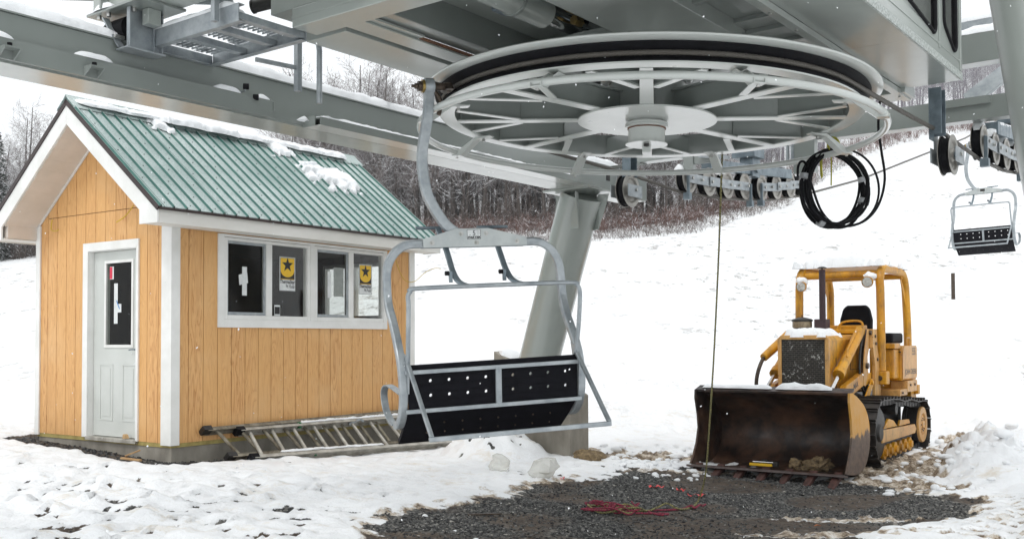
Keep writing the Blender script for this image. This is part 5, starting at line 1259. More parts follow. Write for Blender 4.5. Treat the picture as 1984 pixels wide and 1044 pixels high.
# ------------------------------------------------------------ chairs (local: x along the seat, y away behind the seat edge, z up, origin at the hanger plate)
def make_chair(name,mat,label,number='5',near=True,grip=(-.30,-.02,1.17)):
    root=empty(name,mat,label,'chairlift chair','chairs of the lift')
    G=Vector(grip)
    # hanger arm
    arm=spline([(G.x,G.y,G.z-.02),(G.x-.02,G.y,G.z-.22),(-.375,0,.66),(-.365,0,.42),(-.32,0,.28),(-.22,0,.12),(-.10,0,.03)],6)
    m=MB(); m.bar(arm,[.075]*len(arm),[.07]*len(arm),(0,1,0)); a=m.build('hanger_arm','galv',root,bev=.010)
    m=MB(); m.cyl((G.x-.035,G.y,G.z),(G.x+.035,G.y,G.z),.062,seg=24); m.build('hanger_eye','galv',a,smooth=True)
    # grip
    m=MB(); m.cyl((G.x-.055,G.y,G.z),(G.x-.036,G.y,G.z),.05,seg=20); m.build('grip_washer','brass',root,smooth=True)
    m=MB(); m.cyl((G.x-.085,G.y,G.z),(G.x-.056,G.y,G.z),.038,seg=16); m.cyl((G.x-.11,G.y,G.z),(G.x-.086,G.y,G.z),.022,seg=8); m.cyl((G.x-.135,G.y,G.z),(G.x-.111,G.y,G.z),.012,seg=8); m.build('grip_nut','iron',root)
    m=MB(); 
    m.tube([(G.x+.036,G.y,G.z),(G.x+.10,G.y,G.z),(G.x+.17,G.y+.01,G.z-.005)],[.04,.028,.034],12); m.prism([(G.x+.12,G.y-.07,G.z-.03),(G.x+.12,G.y+.08,G.z-.03),(G.x+.12,G.y+.12,G.z+.0),(G.x+.12,G.y,G.z+.035)],(.06,0,0)); m.tube(spline([(G.x+.03,G.y-.02,G.z-.03),(G.x+.08,G.y-.02,G.z-.12),(G.x+.06,G.y-.02,G.z-.22)],4),.018,8)
    m.build('grip_jaw','iron',root,smooth=True)
    # plates front and back with bolts and the number label
    P=[(-.415,-.055),(.415,-.055),(.415,.010),(.105,.085),(-.155,.085),(-.415,.010)]
    m=MB(); m.prism([(x,-.041,z) for x,z in P],(0,-.007,0)); pl=m.build('hanger_plate','galv',root,bev=.002); pl.data.materials[0]=M['plate']
    m=MB(); m.prism([(x,.034,z) for x,z in P],(0,.007,0)); m.build('hanger_plate','galv',root,bev=.002)
    for x,z in ((-.345,-.02),(-.115,.045),(.005,-.025),(.085,.045),(.335,-.02)):
        m=MB(); m.cyl((x,-.050,z),(x,-.0485,z),.019,seg=20); m.cyl((x,-.062,z),(x,-.050,z),.0125,seg=6); m.cyl((x,-.072,z),(x,-.062,z),.007,seg=10); m.build('bolt','bolt',pl)
    if near:
        m=MB(); m.box(-.068,.040,-.0505,-.0485,.002,.075); nb=m.build('number_label','paper',pl)
        m=MB()
        for (a,b,c,d) in ((-.068,.040,.0725,.075),(-.068,.040,.002,.0045),(-.068,-.0655,.0046,.0724),(.0375,.040,.0046,.0724)): m.box(a,b,-.0512,-.0506,c,d)
        m.build('label_border','ink',nb)
        tm=lambda x,z:Matrix.Translation((x,-.0510,z))@Matrix.Rotation(R(90),4,'X')
        text('lettering','. 5',.052,'ink',nb,tm(-.025,.046)); text('lettering','PARTEK',.023,'ink',nb,tm(-.014,.0145),bold=.0011,sx=1.25,shear=.25)
        m=MB()
        for i in range(4): m.bar([(.008,-.0510,.062-.009*i),(.032,-.0510,.066-.009*i)],.0018,.001,(0,0,1))
        m.build('small_print','ink',nb)
    else:
        m=MB(); m.box(-.068,.040,-.0505,-.0485,.0,.06); m.build('number_label','black',pl)
    # bail: a wide loop, left and right uprights that bend back and then forward under the seat, ending in armrests
    for s in (-1,1):
        hw=.70
        up_=[(s*.39,0,-.022),(s*.50,0,-.022),(s*.575,0,-.045),(s*.645,0,-.105),(s*.69,0,-.20),(s*hw,-.005,-.32),(s*hw,-.02,-.46),(s*(hw-.01),-.10,-.60),(s*(hw-.01),-.22,-.76),(s*(hw-.01),-.30,-.90),(s*(hw-.01),-.325,-1.04),(s*(hw-.01),-.315,-1.16),(s*(hw-.01),-.26,-1.27),(s*(hw-.01),-.16,-1.345),(s*(hw-.01),-.05,-1.36)]
        m=MB(); pts=spline(up_,5); m.bar(pts,.060,.060,(0,1,.35)); b=m.build('bail','galv',root,bev=.012)
        ar=[(s*hw,-.05,-1.36),(s*(hw+.005),.08,-1.33),(s*(hw+.005),.22,-1.26),(s*(hw+.005),.27,-1.16),(s*(hw+.005),.23,-1.10),(s*(hw+.005),.10,-1.07),(s*hw,-.10,-1.09),(s*(hw-.005),-.30,-1.12)]
        m=MB(); q=spline(ar,6); m.bar(q,.055,.012,(1,0,0)) if False else m.bar(q,.010,.055,(1,0,0)); m.build('armrest','galv',root,bev=.003)
        m=MB(); x=s*(hw-.045); m.prism([(x,-.24,-.82),(x,-.36,-.86),(x,-.39,-1.0),(x,-.36,-1.12),(x,-.30,-1.12),(x,-.28,-.98)],(s*.012,0,0)); m.cyl((x-s*.02,-.33,-.90),(x+s*.03,-.33,-.90),.016,seg=8); m.build('pivot_plate','galv',root)
    # seat back: black panels with moulded ribs and through holes, in a steel frame
    def panel(x0,x1,za,zb,ya,yb,t,holes,mat,name):
        # grid with holes cut: local u along x, w down the panel
        m=MB(); L=math.hypot(zb-za,yb-ya); cols=[]; r=.0125
        xs=sorted(set([x0,x1]+[h[0]+d for h in holes for d in (-r*1.4,r*1.4)])); ws=sorted(set([0,1]+[h[1]+d/L for h in holes for d in (-r*1.4,r*1.4)]))
        def pt(x,w,o): return (x,ya+(yb-ya)*w+o*abs(zb-za)/L,za+(zb-za)*w+o*(yb-ya)/L)
        for i in range(len(xs)-1):
            for j in range(len(ws)-1):
                hc=[h for h in holes if abs((xs[i]+xs[i+1])/2-h[0])<r and abs((ws[j]+ws[j+1])/2-h[1])*L<r and abs(xs[i+1]-xs[i]-2.8*r)<.001 and abs((ws[j+1]-ws[j])*L-2.8*r)<.001]
                if not hc:
                    for o in (0,-t): m.add([pt(xs[i],ws[j],o),pt(xs[i+1],ws[j],o),pt(xs[i+1],ws[j+1],o),pt(xs[i],ws[j+1],o)],[(0,1,2,3)])
                else:
                    h=hc[0]; n=16; R1=r*1.4
                    for k in range(n):
                        a0,a1=2*math.pi*k/n,2*math.pi*(k+1)/n
                        def sq(a):
                            c,s_=math.cos(a),math.sin(a); f=R1/max(abs(c),abs(s_)); return (c*f,s_*f)
                        p0,p1=sq(a0),sq(a1)
                        for o in (0,-t):
                            m.add([pt(h[0]+r*math.cos(a0),h[1]+r*math.sin(a0)/L,o),pt(h[0]+r*math.cos(a1),h[1]+r*math.sin(a1)/L,o),pt(h[0]+p1[0],h[1]+p1[1]/L,o),pt(h[0]+p0[0],h[1]+p0[1]/L,o)],[(0,1,2,3)])
                        m.add([pt(h[0]+r*math.cos(a0),h[1]+r*math.sin(a0)/L,0),pt(h[0]+r*math.cos(a1),h[1]+r*math.sin(a1)/L,0),pt(h[0]+r*math.cos(a1),h[1]+r*math.sin(a1)/L,-t),pt(h[0]+r*math.cos(a0),h[1]+r*math.sin(a0)/L,-t)],[(0,1,2,3)])
        for (a,b,c,d) in ((x0,x0,0,1),(x1,x1,0,1)): m.add([pt(a,0,0),pt(a,1,0),pt(a,1,-t),pt(a,0,-t)],[(0,1,2,3)])
        for w in (0,1): m.add([pt(x0,w,0),pt(x1,w,0),pt(x1,w,-t),pt(x0,w,-t)],[(0,1,2,3)])
        return m.build(name,mat,root,clean=False),pt
    za,zb,ya,yb=-.915,-1.245,-.335,-.300
    hl=[(-.49+.14*i,w) for i in range(4) for w in (.36,.68)]; hr=[(.14+.14*i,w) for i in range(4) for w in (.36,.68)]
    bp,pt=panel(-.655,.655,za,zb,ya,yb,.022,hl+hr,'seat','seat_back')
    for x0,x1 in ((-.56,.0-.03),(.06,.60)):
        for w in (.27,.44,.60,.77):
            m=MB(); a=pt(x0,w,-.0245); b=pt(x1,w,-.0245); m.bar([a,b],.006,.010,(0,0,1)); m.build('moulded_rib','seat',bp)
    def rail(w,nm,o=-.035,h=.03,yy=0): m=MB(); a=pt(-.68,w,o); b=pt(.68,w,o); m.bar([a,b],.028,h,(0,0,1)); return m.build(nm,'galv',root,bev=.004)
    rail(.15,'back_rail'); rail(1.0,'back_rail')
    m=MB(); m.bar([pt(.02,.18,-.036),pt(.02,.96,-.036)],.045,.022,(0,1,0)); m.build('back_strut','galv',root,bev=.003)
    # seat pan hanging from the lower rail, away from the viewer
    m=MB(); n=10; vs=[]
    for i in range(n+1):
        t=i/n; y=-.285+.36*t; z=-1.262-.255*t-.012*math.sin(math.pi*t)
        for x in (-.655+.0*t,.655-.02*t): vs.append((x,y,z)); 
        for x in (-.655,.635+.02*(1-t)): vs.append((x,y+.012,z+.030))
    fs=[]
    for i in range(n):
        a=i*4; b=a+4; fs+=[(a,a+1,b+1,b),(a+2,b+2,b+3,a+3),(a,b,b+2,a+2),(a+1,a+3,b+3,b+1)]
    fs+=[(0,2,3,1),(n*4,n*4+1,n*4+3,n*4+2)]; m.add(vs,fs); st=m.build('seat','seat',root,smooth=True,ang=50)
    m=MB()
    for i in range(8):
        for t in (.3,.6):
            x=-.5+i*.14+(.03 if t>.5 else 0); y=-.285+.36*t; z=-1.262-.255*t-.012*math.sin(math.pi*t); m.sphere((x,y-.004,z-.006),.008,8,4)
    for q in (0,): pass
    m.build('seat_rivets','iron',st)
    # restraint bar: loop over the back, legs reaching down to a foot bar
    yl=-.47; hb=.655
    lp=[(-hb+.005,-.345,-.90),(-hb,-.41,-.72),(-hb,yl,-.50),(-hb,yl,-.43),(-hb+.02,yl,-.395),(-hb+.07,yl,-.375),(0,yl,-.372),(hb-.07,yl,-.375),(hb-.02,yl,-.395),(hb,yl,-.43),(hb,yl,-.50),(hb,-.41,-.72),(hb-.005,-.345,-.90)]
    m=MB(); pts=[]; 
    m.tube(spline(lp[:7],4)[:-1]+spline(lp[6:],4),.0165,10); m.build('restraint_loop','galv',root,smooth=True)
    for s in (-1,1):
        m=MB(); m.bar([(s*hb,-.36,-.905),(s*(hb-.01),-.90,-1.385)],.030,.028,(1,0,0)); m.build('bar_leg','galv',root,bev=.005)
    m=MB(); m.bar([(-hb-.01,-.90,-1.395),(hb+.0,-.90,-1.395)],.035,.032,(0,0,1)); m.build('foot_bar','galv',root,bev=.005)
    # bumper arms from the plate down to the loop, with roller stops, and the two handles on top
    for x in (-.23,.19):
        m=MB(); q=spline([(x,0,-.05),(x+.005,-.06,-.14),(x+.0,-.17,-.25),(x+.01,-.28,-.33),(x+.05,-.40,-.368),(x+.12,-.455,-.372)],5); m.bar(q,[.045]*(len(q)-6)+[.04,.036,.032,.028,.022,.018],.03,(1,0,0)) if False else m.bar(q,.042,.026,(0,0,1)); m.build('lifting_arm','galv_d',root,bev=.006)
        m=MB(); m.bar([(x-.035,-.22,-.25),(x-.035,-.22,-.33)],.022,.03,(0,1,0)); k=m.build('stop_bracket','galv_d',root); m=MB(); m.cyl((x-.075,-.22,-.262),(x-.046,-.22,-.262),.017,seg=14); m.build('stop_roller','rubber',k)
        m=MB(); q=[(x,0.03,-.02),(x-.02,.06,.05),(x-.03,.09,.105)]; m.bar(q,.04,.03,(0,1,0)); m.build('handle_stem','galv_d',root,bev=.003)
        m=MB(); m.cyl((x-.20 if x<0 else x-.13,.10,.108),(x+.10 if x<0 else x+.12,.10,.108),.013,seg=10); m.build('handle','galv_d',root,smooth=True)
    return root
M['plate']=simple('bright_zinc_plate',(.50,.53,.52),(.40,.43,.43),.45,.35,scale=6,bstr=.05,rvar=.1)
CX_=Vector((.943,.331,0)).normalized(); CY_=Vector((-CX_.y,CX_.x,0))
NEAR=frame((-.27,7.161,2.325),CX_,CY_)@Matrix.Rotation(R(-3.0),4,'Y')@Matrix.Scale(.93,4)
make_chair('chairlift_chair',NEAR,'galvanised lift chair with black seat and number plate hanging at the bullwheel, nearest chair')
FAR=frame(TERM@Vector((-1.34,17.75,4.96)),TV,TU)@Matrix.Rotation(R(-1.5),4,'Y')@Matrix.Scale(.93,4)
make_chair('chairlift_chair',FAR,'empty lift chair far up the line at the right, over the snow slope',near=False)
# ------------------------------------------------------------ black cable coil tied under the guard ring
def coil():
    c=Vector((2.78,8.60,2.90)); view=Vector((c.x,c.y,0)).normalized(); side=Vector((view.y,-view.x,0))
    a=R(32); ex=(side*math.cos(a)+view*math.sin(a)); n=ex.cross(Vector((0,0,1)))
    root=empty('cable_coil',frame(c,ex,n),'coil of thick black cable bound with grey tape hanging under the wheel guard','cable')
    rng=random.Random(8); m=MB()
    for k in range(8):
        r=.295+rng.uniform(-.022,.022); oy=rng.uniform(-.06,.06); pts=[]
        ph=rng.uniform(0,6)
        for i in range(48):
            t=2*math.pi*i/48; w=.010*math.sin(3*t+ph); pts.append(((r+w)*math.cos(t),oy+.03*math.sin(t+ph)-.02*math.cos(t),(r+w)*1.08*math.sin(t)))
        m.tube(pts,.012,8,closed=True)
    m.build('cable_bundle','rubber',root,smooth=True)
    m=MB(); pts=[]
    for i in range(48):
        t=2*math.pi*i/48; pts.append((.33*math.cos(t)+.06,.06,.33*math.sin(t)))
    m.tube(pts,.010,8,closed=True); m.build('loose_turn','rubber',root,smooth=True)
    loop=spline([(.44,.02,.78),(.42,.02,.55),(.46,0,.35),(.49,0,.10),(.44,-.02,-.12),(.32,-.04,-.26),(.16,-.06,-.31),(.02,-.07,-.29),(-.10,-.06,-.18),(-.18,-.05,.0),(-.23,-.04,.14),(-.27,-.02,.215),(-.32,.0,.22),(-.36,.02,.17),(-.37,.03,.08)],6)
    m=MB(); m.tube(loop,.011,8); m.build('loose_end','rubber',root,smooth=True)
    for t in (.30,2.85,4.25,5.95):
        m=MB(); p=Vector((.295*math.cos(t),0,.318*math.sin(t))); d=Vector((-math.sin(t),0,math.cos(t))); m.tube([p-d*.022,p+d*.022],[.050,.050],14); m.build('tape_band','tape',root,smooth=True)
    m=MB(); m.tube(spline([(-.02,-.05,.33),(-.02,-.06,.42),(.0,0,.44),(.02,.04,.38),(.03,-.03,.33)],5),.012,6); m.tube(spline([(-.06,-.07,.35),(-.08,-.08,.25),(-.075,-.08,.10)],4),[.012]*8+[.004],6); m.tube(spline([(.01,-.07,.35),(.02,-.08,.22),(.015,-.08,.04)],4),.006,6); m.build('yellow_tie','tie',root,smooth=True)
    tag(snow_ridge([root.matrix_world@Vector((.30*math.cos(t),.0,.345*math.sin(t))) for t in (.35,.5,.65,.8,.95)],.05,.02,4,.02,.4,upv=Vector((.4,0,1))).build('snow_strip','snow',smooth=True,ang=60),'thin snow on the upper right of the cable coil','snow')
M['tape']=simple('grey_duct_tape',(.36,.37,.38),(.25,.26,.27),.5,scale=20,bstr=.2)
M['tie']=simple('yellow_green_tie',(.38,.36,.02),(.26,.25,.02),.6,scale=20,bstr=0)
coil()
# ------------------------------------------------------------ rope hanging from the guard ring down to the gravel, and its tangle
M['ropeY']=simple('yellow_black_braid',(.34,.31,.12),(.07,.065,.04),.8,scale=90,bstr=.4,lo=.42,hi=.58)
M['ropeR']=simple('red_braid',(.34,.035,.07),(.10,.02,.035),.8,scale=70,bstr=.4,lo=.4,hi=.6)
def ropes():
    top=Vector((1.97,9.33,3.36)); bot=Vector((1.86,9.95,ground_z(1.86,9.95)+.015))
    pts=spline([top,Vector((1.96,9.34,3.1)),Vector((1.945,9.42,2.4)),Vector((1.92,9.55,1.5)),Vector((1.90,9.72,.75)),Vector((1.885,9.85,.3)),bot+Vector((-.02,0,.04)),bot+Vector((-.07,-.05,0))],8)
    m=MB(); 
    o=strand_rope(pts,.0095,.08,'hanging_rope','ropeY',strands=3); tag(o,'yellow and black twisted rope hanging from the wheel to the gravel','rope')
    rng=random.Random(12)
    def g(x,y,h=.012): return Vector((x,y,ground_z(x,y)+h))
    c=(.90,9.28)
    P=[]; t=0
    for i in range(70):
        t+=.55; r=.30*(.55+.45*math.sin(i*.37+1))+rng.uniform(-.05,.05)
        P.append(g(c[0]+r*math.cos(t)*1.0,c[1]+r*.72*math.sin(t),.012+.016*(i%5)))
    m=MB(); m.tube(spline(P,5),.0075,7); o=m.build('rope_tangle','ropeR',smooth=True); tag(o,'tangled heap of red rope lying on the gravel','rope')
    P=[];t=1
    for i in range(34):
        t+=.62; r=.26*(.6+.4*math.sin(i*.5))+rng.uniform(-.04,.04); P.append(g(c[0]+.02+r*math.cos(t),c[1]+r*.6*math.sin(t),.02+.014*(i%4)))
    P+=[g(1.2,9.32),g(1.34,9.42,.03),g(1.45,9.50,.06),g(1.52,9.44,.03),g(1.60,9.5),g(1.7,9.62),g(1.8,9.88)]
    m=MB(); m.tube(spline(P,5),.009,7); o=m.build('rope_tangle','ropeY',smooth=True); tag(o,'yellow rope twisted through the red heap on the gravel','rope')
    P=[g(1.12,9.20),g(1.30,9.22),g(1.42,9.20),g(1.34,9.16),g(1.26,9.28),g(1.28,9.40),g(1.40,9.42),g(1.52,9.44),g(1.62,9.56),g(1.70,9.60,.03),g(1.72,9.54,.02),g(1.78,9.60,.04),g(1.82,9.68,.02),g(1.86,9.74,.03)]
    m=MB(); m.tube(spline(P,6),.010,7); o=m.build('rope_tail','ropeR',smooth=True); tag(o,'red rope end trailing from the heap towards the hanging rope','rope')
    P=[g(.78,9.56),g(.72,9.50),g(.82,9.52,.03),g(.86,9.60,.03),g(.83,9.70,.02),g(.85,9.56,.05)]
    m=MB(); m.tube(spline(P,6),.010,7); o=m.build('rope_tail','ropeR',smooth=True); tag(o,'short kink of red rope behind the heap','rope')
ropes()
# ------------------------------------------------------------ litter
def G(x,y,h=0): return Vector((x,y,ground_z(x,y)+h))
def litter():
    for k,(x,y,l,a,lb) in enumerate(((1.56,10.92,.17,.15,'long neon red tape scrap left of the bucket'),(1.80,10.78,.10,-.2,'small neon red tape scrap beside the rope'),(1.90,10.42,.19,.1,'bright crumpled neon red tape nearest the hanging rope'),(.55,11.05,.05,0,'tiny red scrap at the snow edge'))):
        m=MB(); d=Vector((math.cos(a),math.sin(a),0)); w=Vector((-d.y,d.x,0)); c=G(x,y,.022); n=7; vs=[];fs=[]
        for i in range(n+1):
            t=i/n-.5; h=.012*math.sin(i*1.9+k); 
            for s in (-1,1): vs.append(c+d*t*l+w*s*(.022+.006*math.sin(i*2.3))+Vector((0,0,h+s*.008*math.cos(i*1.3))))
        vs+= [v+Vector((0,0,.002)) for v in vs]; N=2*(n+1)
        for i in range(n): fs+= [(2*i,2*i+1,2*i+3,2*i+2),(N+2*i,N+2*i+2,N+2*i+3,N+2*i+1)]
        m.add(vs,fs); tag(m.build('tape_scrap','pink'),lb,'tape')
    for k,(x,y,s,h,lb) in enumerate(((-.15,11.35,.13,.17,'leaning slab of cloudy ice on the snow'),(.36,10.98,.17,.20,'clear lump of ice beside the gravel'))):
        c=G(x,y,h*.45); m=MB(); m.sphere(tuple(c),1,9,7,(s,.09,h*.62)); 
        for i,v in enumerate(m.v):
            p=Vector(v); q=(p-c); f=1+.6*noise.noise(p*9+Vector((k*9,0,0))); q=Vector((q.x*f+.25*q.z*(1 if k else -1),q.y*f,q.z*f)); m.v[i]=tuple(c+q)
        o=m.build('ice_block','icec'); tag(o,lb,'ice')
    m=MB(); c=G(2.60,8.62,.02); m.add([c+Vector(v) for v in ((-.03,0,0),(0,.025,.01),(.035,0,.004),(0,-.02,.012))],[(0,1,2,3)]); m.add([c+Vector(v)+Vector((0,0,.002)) for v in ((-.03,0,0),(0,.025,.01),(.035,0,.004),(0,-.02,.012))],[(3,2,1,0)]); tag(m.build('fallen_leaf','leaf'),'orange brown fallen leaf on the gravel','leaf')
    m=MB(); c=G(-.40,8.95,.012); m.bar([c,c+Vector((.30,.02,.004))],.03,.012); tag(m.build('wood_strip','iron'),'thin brown stick lying on the left of the gravel','stick')
    # wood offcuts by the hut corner
    h=HUT@Vector((-.30,.45,-.22)); m=MB(); h.z=ground_z(h.x,h.y)+.03; m.bar([h,h+Vector((.26,-.14,-.01))],.04,.02); tag(m.build('wood_offcut','pine',bev=.002),'small pale wood offcut on the gravel by the hut corner','wood')
    h2=h+Vector((.03,.02,.02)); m=MB(); m.bar([h2,h2+Vector((.12,.12,.05))],.02,.012); tag(m.build('wood_sliver','pine'),'thin wood sliver crossing the offcut by the hut','wood')
    # stake standing in the snow slope
    x,y=13.2,30.0; z=terrain(x,y); m=MB(); m.cyl((x,y,z-.3),(x,y,z+.78),.055,seg=10); tag(m.build('stake','iron',smooth=True),'lone dark stake standing in the snow slope behind the loader','post')
    # straw coloured mud lump by the pier
    c=G(.98,12.85,.02); m=MB(); m.sphere(tuple(c),1,14,8,(.22,.14,.09)); m.v=[tuple(c+(Vector(v)-c)*(1+.5*noise.noise(Vector(v)*12)+.3*noise.noise(Vector(v)*30))) for v in m.v]; tag(m.build('mud_heap','pebble',smooth=True),'small heap of straw coloured mud at the foot of the pier','mud')
M['icec']=None
mi,n_,b_=new_mat('cloudy_ice'); b_.inputs['Base Color'].default_value=(.86,.86,.82,1); b_.inputs['Roughness'].default_value=.18; b_.inputs['Transmission Weight'].default_value=.6; b_.inputs['IOR'].default_value=1.2; bump(n_,b_,tex(n_,9,5),.5,.03); M['icec']=mi
litter()
# ------------------------------------------------------------ crawler loader (local: x across, y rearwards from the bucket lip, z up)
def loader():
    root=empty('crawler_loader',LOAD,'old yellow crawler loader with rusty bucket lowered on the gravel and snow on its canopy','loader')
    def B(nm,x0,x1,y0,y1,z0,z1,mat='yel',bev=.012,par=None):
        m=MB(); m.box(x0,x1,y0,y1,z0,z1); return m.build(nm,mat,par or root,bev=bev)
    # bucket ---------------------------------------------------------------
    HW=.95
    prof=[(0,.115),(.30,.075),(.58,.085),(.80,.17),(.93,.33),(.96,.52),(.90,.70),(.74,.85),(.50,.96),(.26,1.035)]
    q=spline([(0,y,z) for y,z in prof],4); n=len(q); th=.018
    m=MB(); m.cur=0
    vs=[]; fs=[]
    for i,p in enumerate(q):
        a=q[max(i-1,0)]; b=q[min(i+1,n-1)]; t=(b-a).normalized(); nn=Vector((0,t.z,-t.y)) # outward
        for x in (-HW,HW):
            vs.append((x,p.y,p.z)); vs.append((x,p.y+nn.y*th,p.z+nn.z*th))
    for i in range(n-1):
        a=i*4;b=a+4; fs+=[(a,a+2,b+2,b),(a+1,b+1,b+3,a+3)]
    fs+=[(0,1,3,2),((n-1)*4,(n-1)*4+2,(n-1)*4+3,(n-1)*4+1)]
    m.add(vs,fs); bk=m.build('bucket','bucket',root,smooth=True,ang=40); bk.location=(-.035,-.02,0)
    for s in (-1,1):
        side=[(0,p.y,p.z) for p in q]+[(0,.155,1.035),(0,.145,.93),(0,.21,.72),(0,.235,.55),(0,.17,.36),(0,.06,.20),(0,-.01,.12)]
        m=MB(); m.prism([(s*(HW-.004),y,z+(.003 if z<.9 else 0)) for _,y,z in side],(s*.026,0,0)); w=m.build('bucket_side','bucket_side' if s>0 else 'bucket',bk,bev=.003)
        m=MB(); m.prism([(s*(HW-.0005),y,z) for _,y,z in [(0,.16,.99),(0,.26,1.0),(0,.24,.80),(0,.155,.93)]],(-s*.012,0,0)); m.build('side_stiffener','bucket',bk)
    m=MB(); m.bar([(-HW-.02,.25,1.045),(HW+.02,.25,1.045)],.17,.035,(0,-.3,1)); m.build('top_lip','bucket',bk,bev=.006)
    m=MB(); m.bar([(-HW-.02,-.03,.098),(HW+.02,-.03,.098)],.15,.026,(0,.15,1)); m.build('cutting_edge','edge',bk,bev=.003)
    for i in range(7):
        x=-.86+i*1.72/6; m=MB(); m.hexa([(x-.042,-.25,-.03),(x+.042,-.25,-.03),(x+.048,.06,.065),(x-.048,.06,.065),(x-.036,-.25,-.005),(x+.036,-.25,-.005),(x+.045,.06,.135),(x-.045,.06,.135)]); m.build('bucket_tooth','tooth',bk,bev=.004)
    # tracks ----------------------------------------------------------------
    for s in (-1,1):
        xi,xo=.50,.87; cyf,rf_=1.86,.415; cyr,rr_=4.10,.345; zf,zr=.44,.40
        # belt path
        path=[]
        for k in range(13): a=R(90+180*k/12); path.append((cyf+rf_*math.cos(a),zf+rf_*math.sin(a)))
        path=[(y,z) for y,z in path]
        path+= [(y,.022) for y in (2.1,2.5,2.9,3.3,3.7)]
        for k in range(13): a=R(-82+172*k/12); path.append((cyr+rr_*math.cos(a),zr+rr_*math.sin(a)))
        path+= [(3.75,.745),(3.3,.80),(2.95,.79),(2.6,.84),(2.2,.853)]
        P=[Vector((0,y,z)) for y,z in path]; Q=P+[P[0]]; L=[0]
        for a,b in zip(Q,Q[1:]): L.append(L[-1]+(b-a).length)
        tot=L[-1]; N=round(tot/.158); m=MB(); j=0; lk=MB()
        for i in range(N):
            d=tot*(i+.5)/N
            while L[j+1]<d: j+=1
            t=(d-L[j])/(L[j+1]-L[j]); p=Q[j].lerp(Q[j+1],t); tg=(Q[j+1]-Q[j]).normalized(); nn=Vector((0,tg.z,-tg.y))*1.0
            # make nn point outward
            if nn.dot(p-Vector((0,2.95,.42)))<0: nn=-nn
            h=.0785
            for (o0,o1,w0,w1) in ((0,.014,-h,h),(.0141,.052,h-.022,h),(.0141,.030,-h,-h+.014)):
                a=s*xi; b=s*xo
                c=[p+nn*o0+tg*w0,p+nn*o0+tg*w1,p+nn*o1+tg*w1,p+nn*o1+tg*w0]
                m.add([(a,v.y,v.z) for v in c]+[(b,v.y,v.z) for v in c],[(0,1,2,3),(7,6,5,4),(0,4,5,1),(1,5,6,2),(2,6,7,3),(3,7,4,0)])
            c=[p-nn*.075-tg*.06,p-nn*.075+tg*.06,p-nn*.002+tg*.07,p-nn*.002-tg*.07]
            for a,b in ((s*.60,s*.635),(s*.73,s*.765)): lk.add([(a,v.y,v.z) for v in c]+[(b,v.y,v.z) for v in c],[(0,1,2,3),(7,6,5,4),(0,4,5,1),(1,5,6,2),(2,6,7,3),(3,7,4,0)])
        tr=m.build('track','track',root); lk.build('track_chain','black',tr)
        # frame and rollers
        m=MB(); m.prism([(s*.77,1.95,.30),(s*.77,3.70,.30),(s*.77,3.78,.36),(s*.77,3.70,.43),(s*.77,1.92,.47)],(s*.05,0,0)); fr=m.build('track_frame','yel_pale',root,bev=.008)
        m=MB(); m.prism([(s*.56,1.9,.24),(s*.56,3.75,.24),(s*.56,3.75,.40),(s*.56,1.9,.46)],(s*.20,0,0)); m.build('frame_inner','black',fr)
        for k in range(6):
            y=2.14+k*.27; m=MB(); m.cyl((s*.64,y,.165),(s*.80,y,.165),.095,seg=20); m.cyl((s*.801,y,.165),(s*.83,y,.165),.05,seg=12); m.build('track_roller','yel',fr)
        m=MB(); m.prism([(s*.78,2.05,.48),(s*.78,2.3,.60),(s*.78,2.55,.56),(s*.78,2.75,.47)],(s*.03,0,0)); m.prism([(s*.78,2.85,.46),(s*.78,2.9,.54),(s*.78,3.4,.52),(s*.78,3.45,.46)],(s*.03,0,0)); m.build('guard_bracket','yel',fr,bev=.005)
        m=MB(); m.cyl((s*.60,2.75,.70),(s*.80,2.75,.70),.075,seg=16); m.build('carrier_roller','black',fr)
        m=MB(); m.lathe([(.001,.70),(rf_-.10,.70),(rf_-.07,.72),(rf_-.07,.78),(rf_-.10,.80),(.12,.80),(.10,.83),(.001,.83)],(0,cyf,zf),(s,0,0),32); m.build('idler_wheel','black',root,smooth=True)
        m=MB(); m.lathe([(.001,.60),(.29,.60),(.29,.66),(.26,.66),(.26,.80),(.001,.80)],(0,cyr,zr),(s,0,0),40); m.build('sprocket','black',root)
        m=MB(); m.lathe([(.001,.850),(.05,.850),(.06,.835),(.12,.835),(.135,.818),(.155,.818),(.17,.842),(.255,.842),(.262,.83),(.262,.805),(.001,.805)],(0,cyr,zr),(s,0,0),48); c=m.build('final_drive_cover','yel_pale',root,smooth=True,ang=30)
        for k in range(8): 
            a=k*math.pi/4; 
        m=MB()
        for k in range(8): a=k*math.pi/4; m.cyl((s*.835,cyr+.09*math.cos(a),zr+.09*math.sin(a)),(s*.845,cyr+.09*math.cos(a),zr+.09*math.sin(a)),.012,seg=6)
        m.build('hub_bolts','iron',c)
    # hull, belly and engine bay
    B('hull',-.48,.48,1.9,4.3,.35,.88,'black'); B('belly_guard',-.30,.30,1.25,1.9,.55,.92,'yel')
    # hood
    m=MB(); hw=.325; m.prism([(-hw,1.345,.90),(hw,1.345,.90),(hw,1.345,1.64),(hw-.04,1.345,1.70),(-hw+.04,1.345,1.70),(-hw,1.345,1.64)],(0,1.45,.03)); h=m.build('hood','yel',root,bev=.02)
    m=MB(); m.bar([(hw+.001,1.62,1.42),(hw+.001,1.62,1.0)],.012,.006,(1,0,0)); m.bar([(hw+.001,2.25,1.60),(hw+.001,2.25,1.25)],.008,.006,(1,0,0)); m.bar([(hw+.001,2.25,1.25),(hw+.001,2.75,1.25)],.008,.006,(1,0,0)); m.build('hood_seam','black',h)
    gf=MB(); a=hw+.012
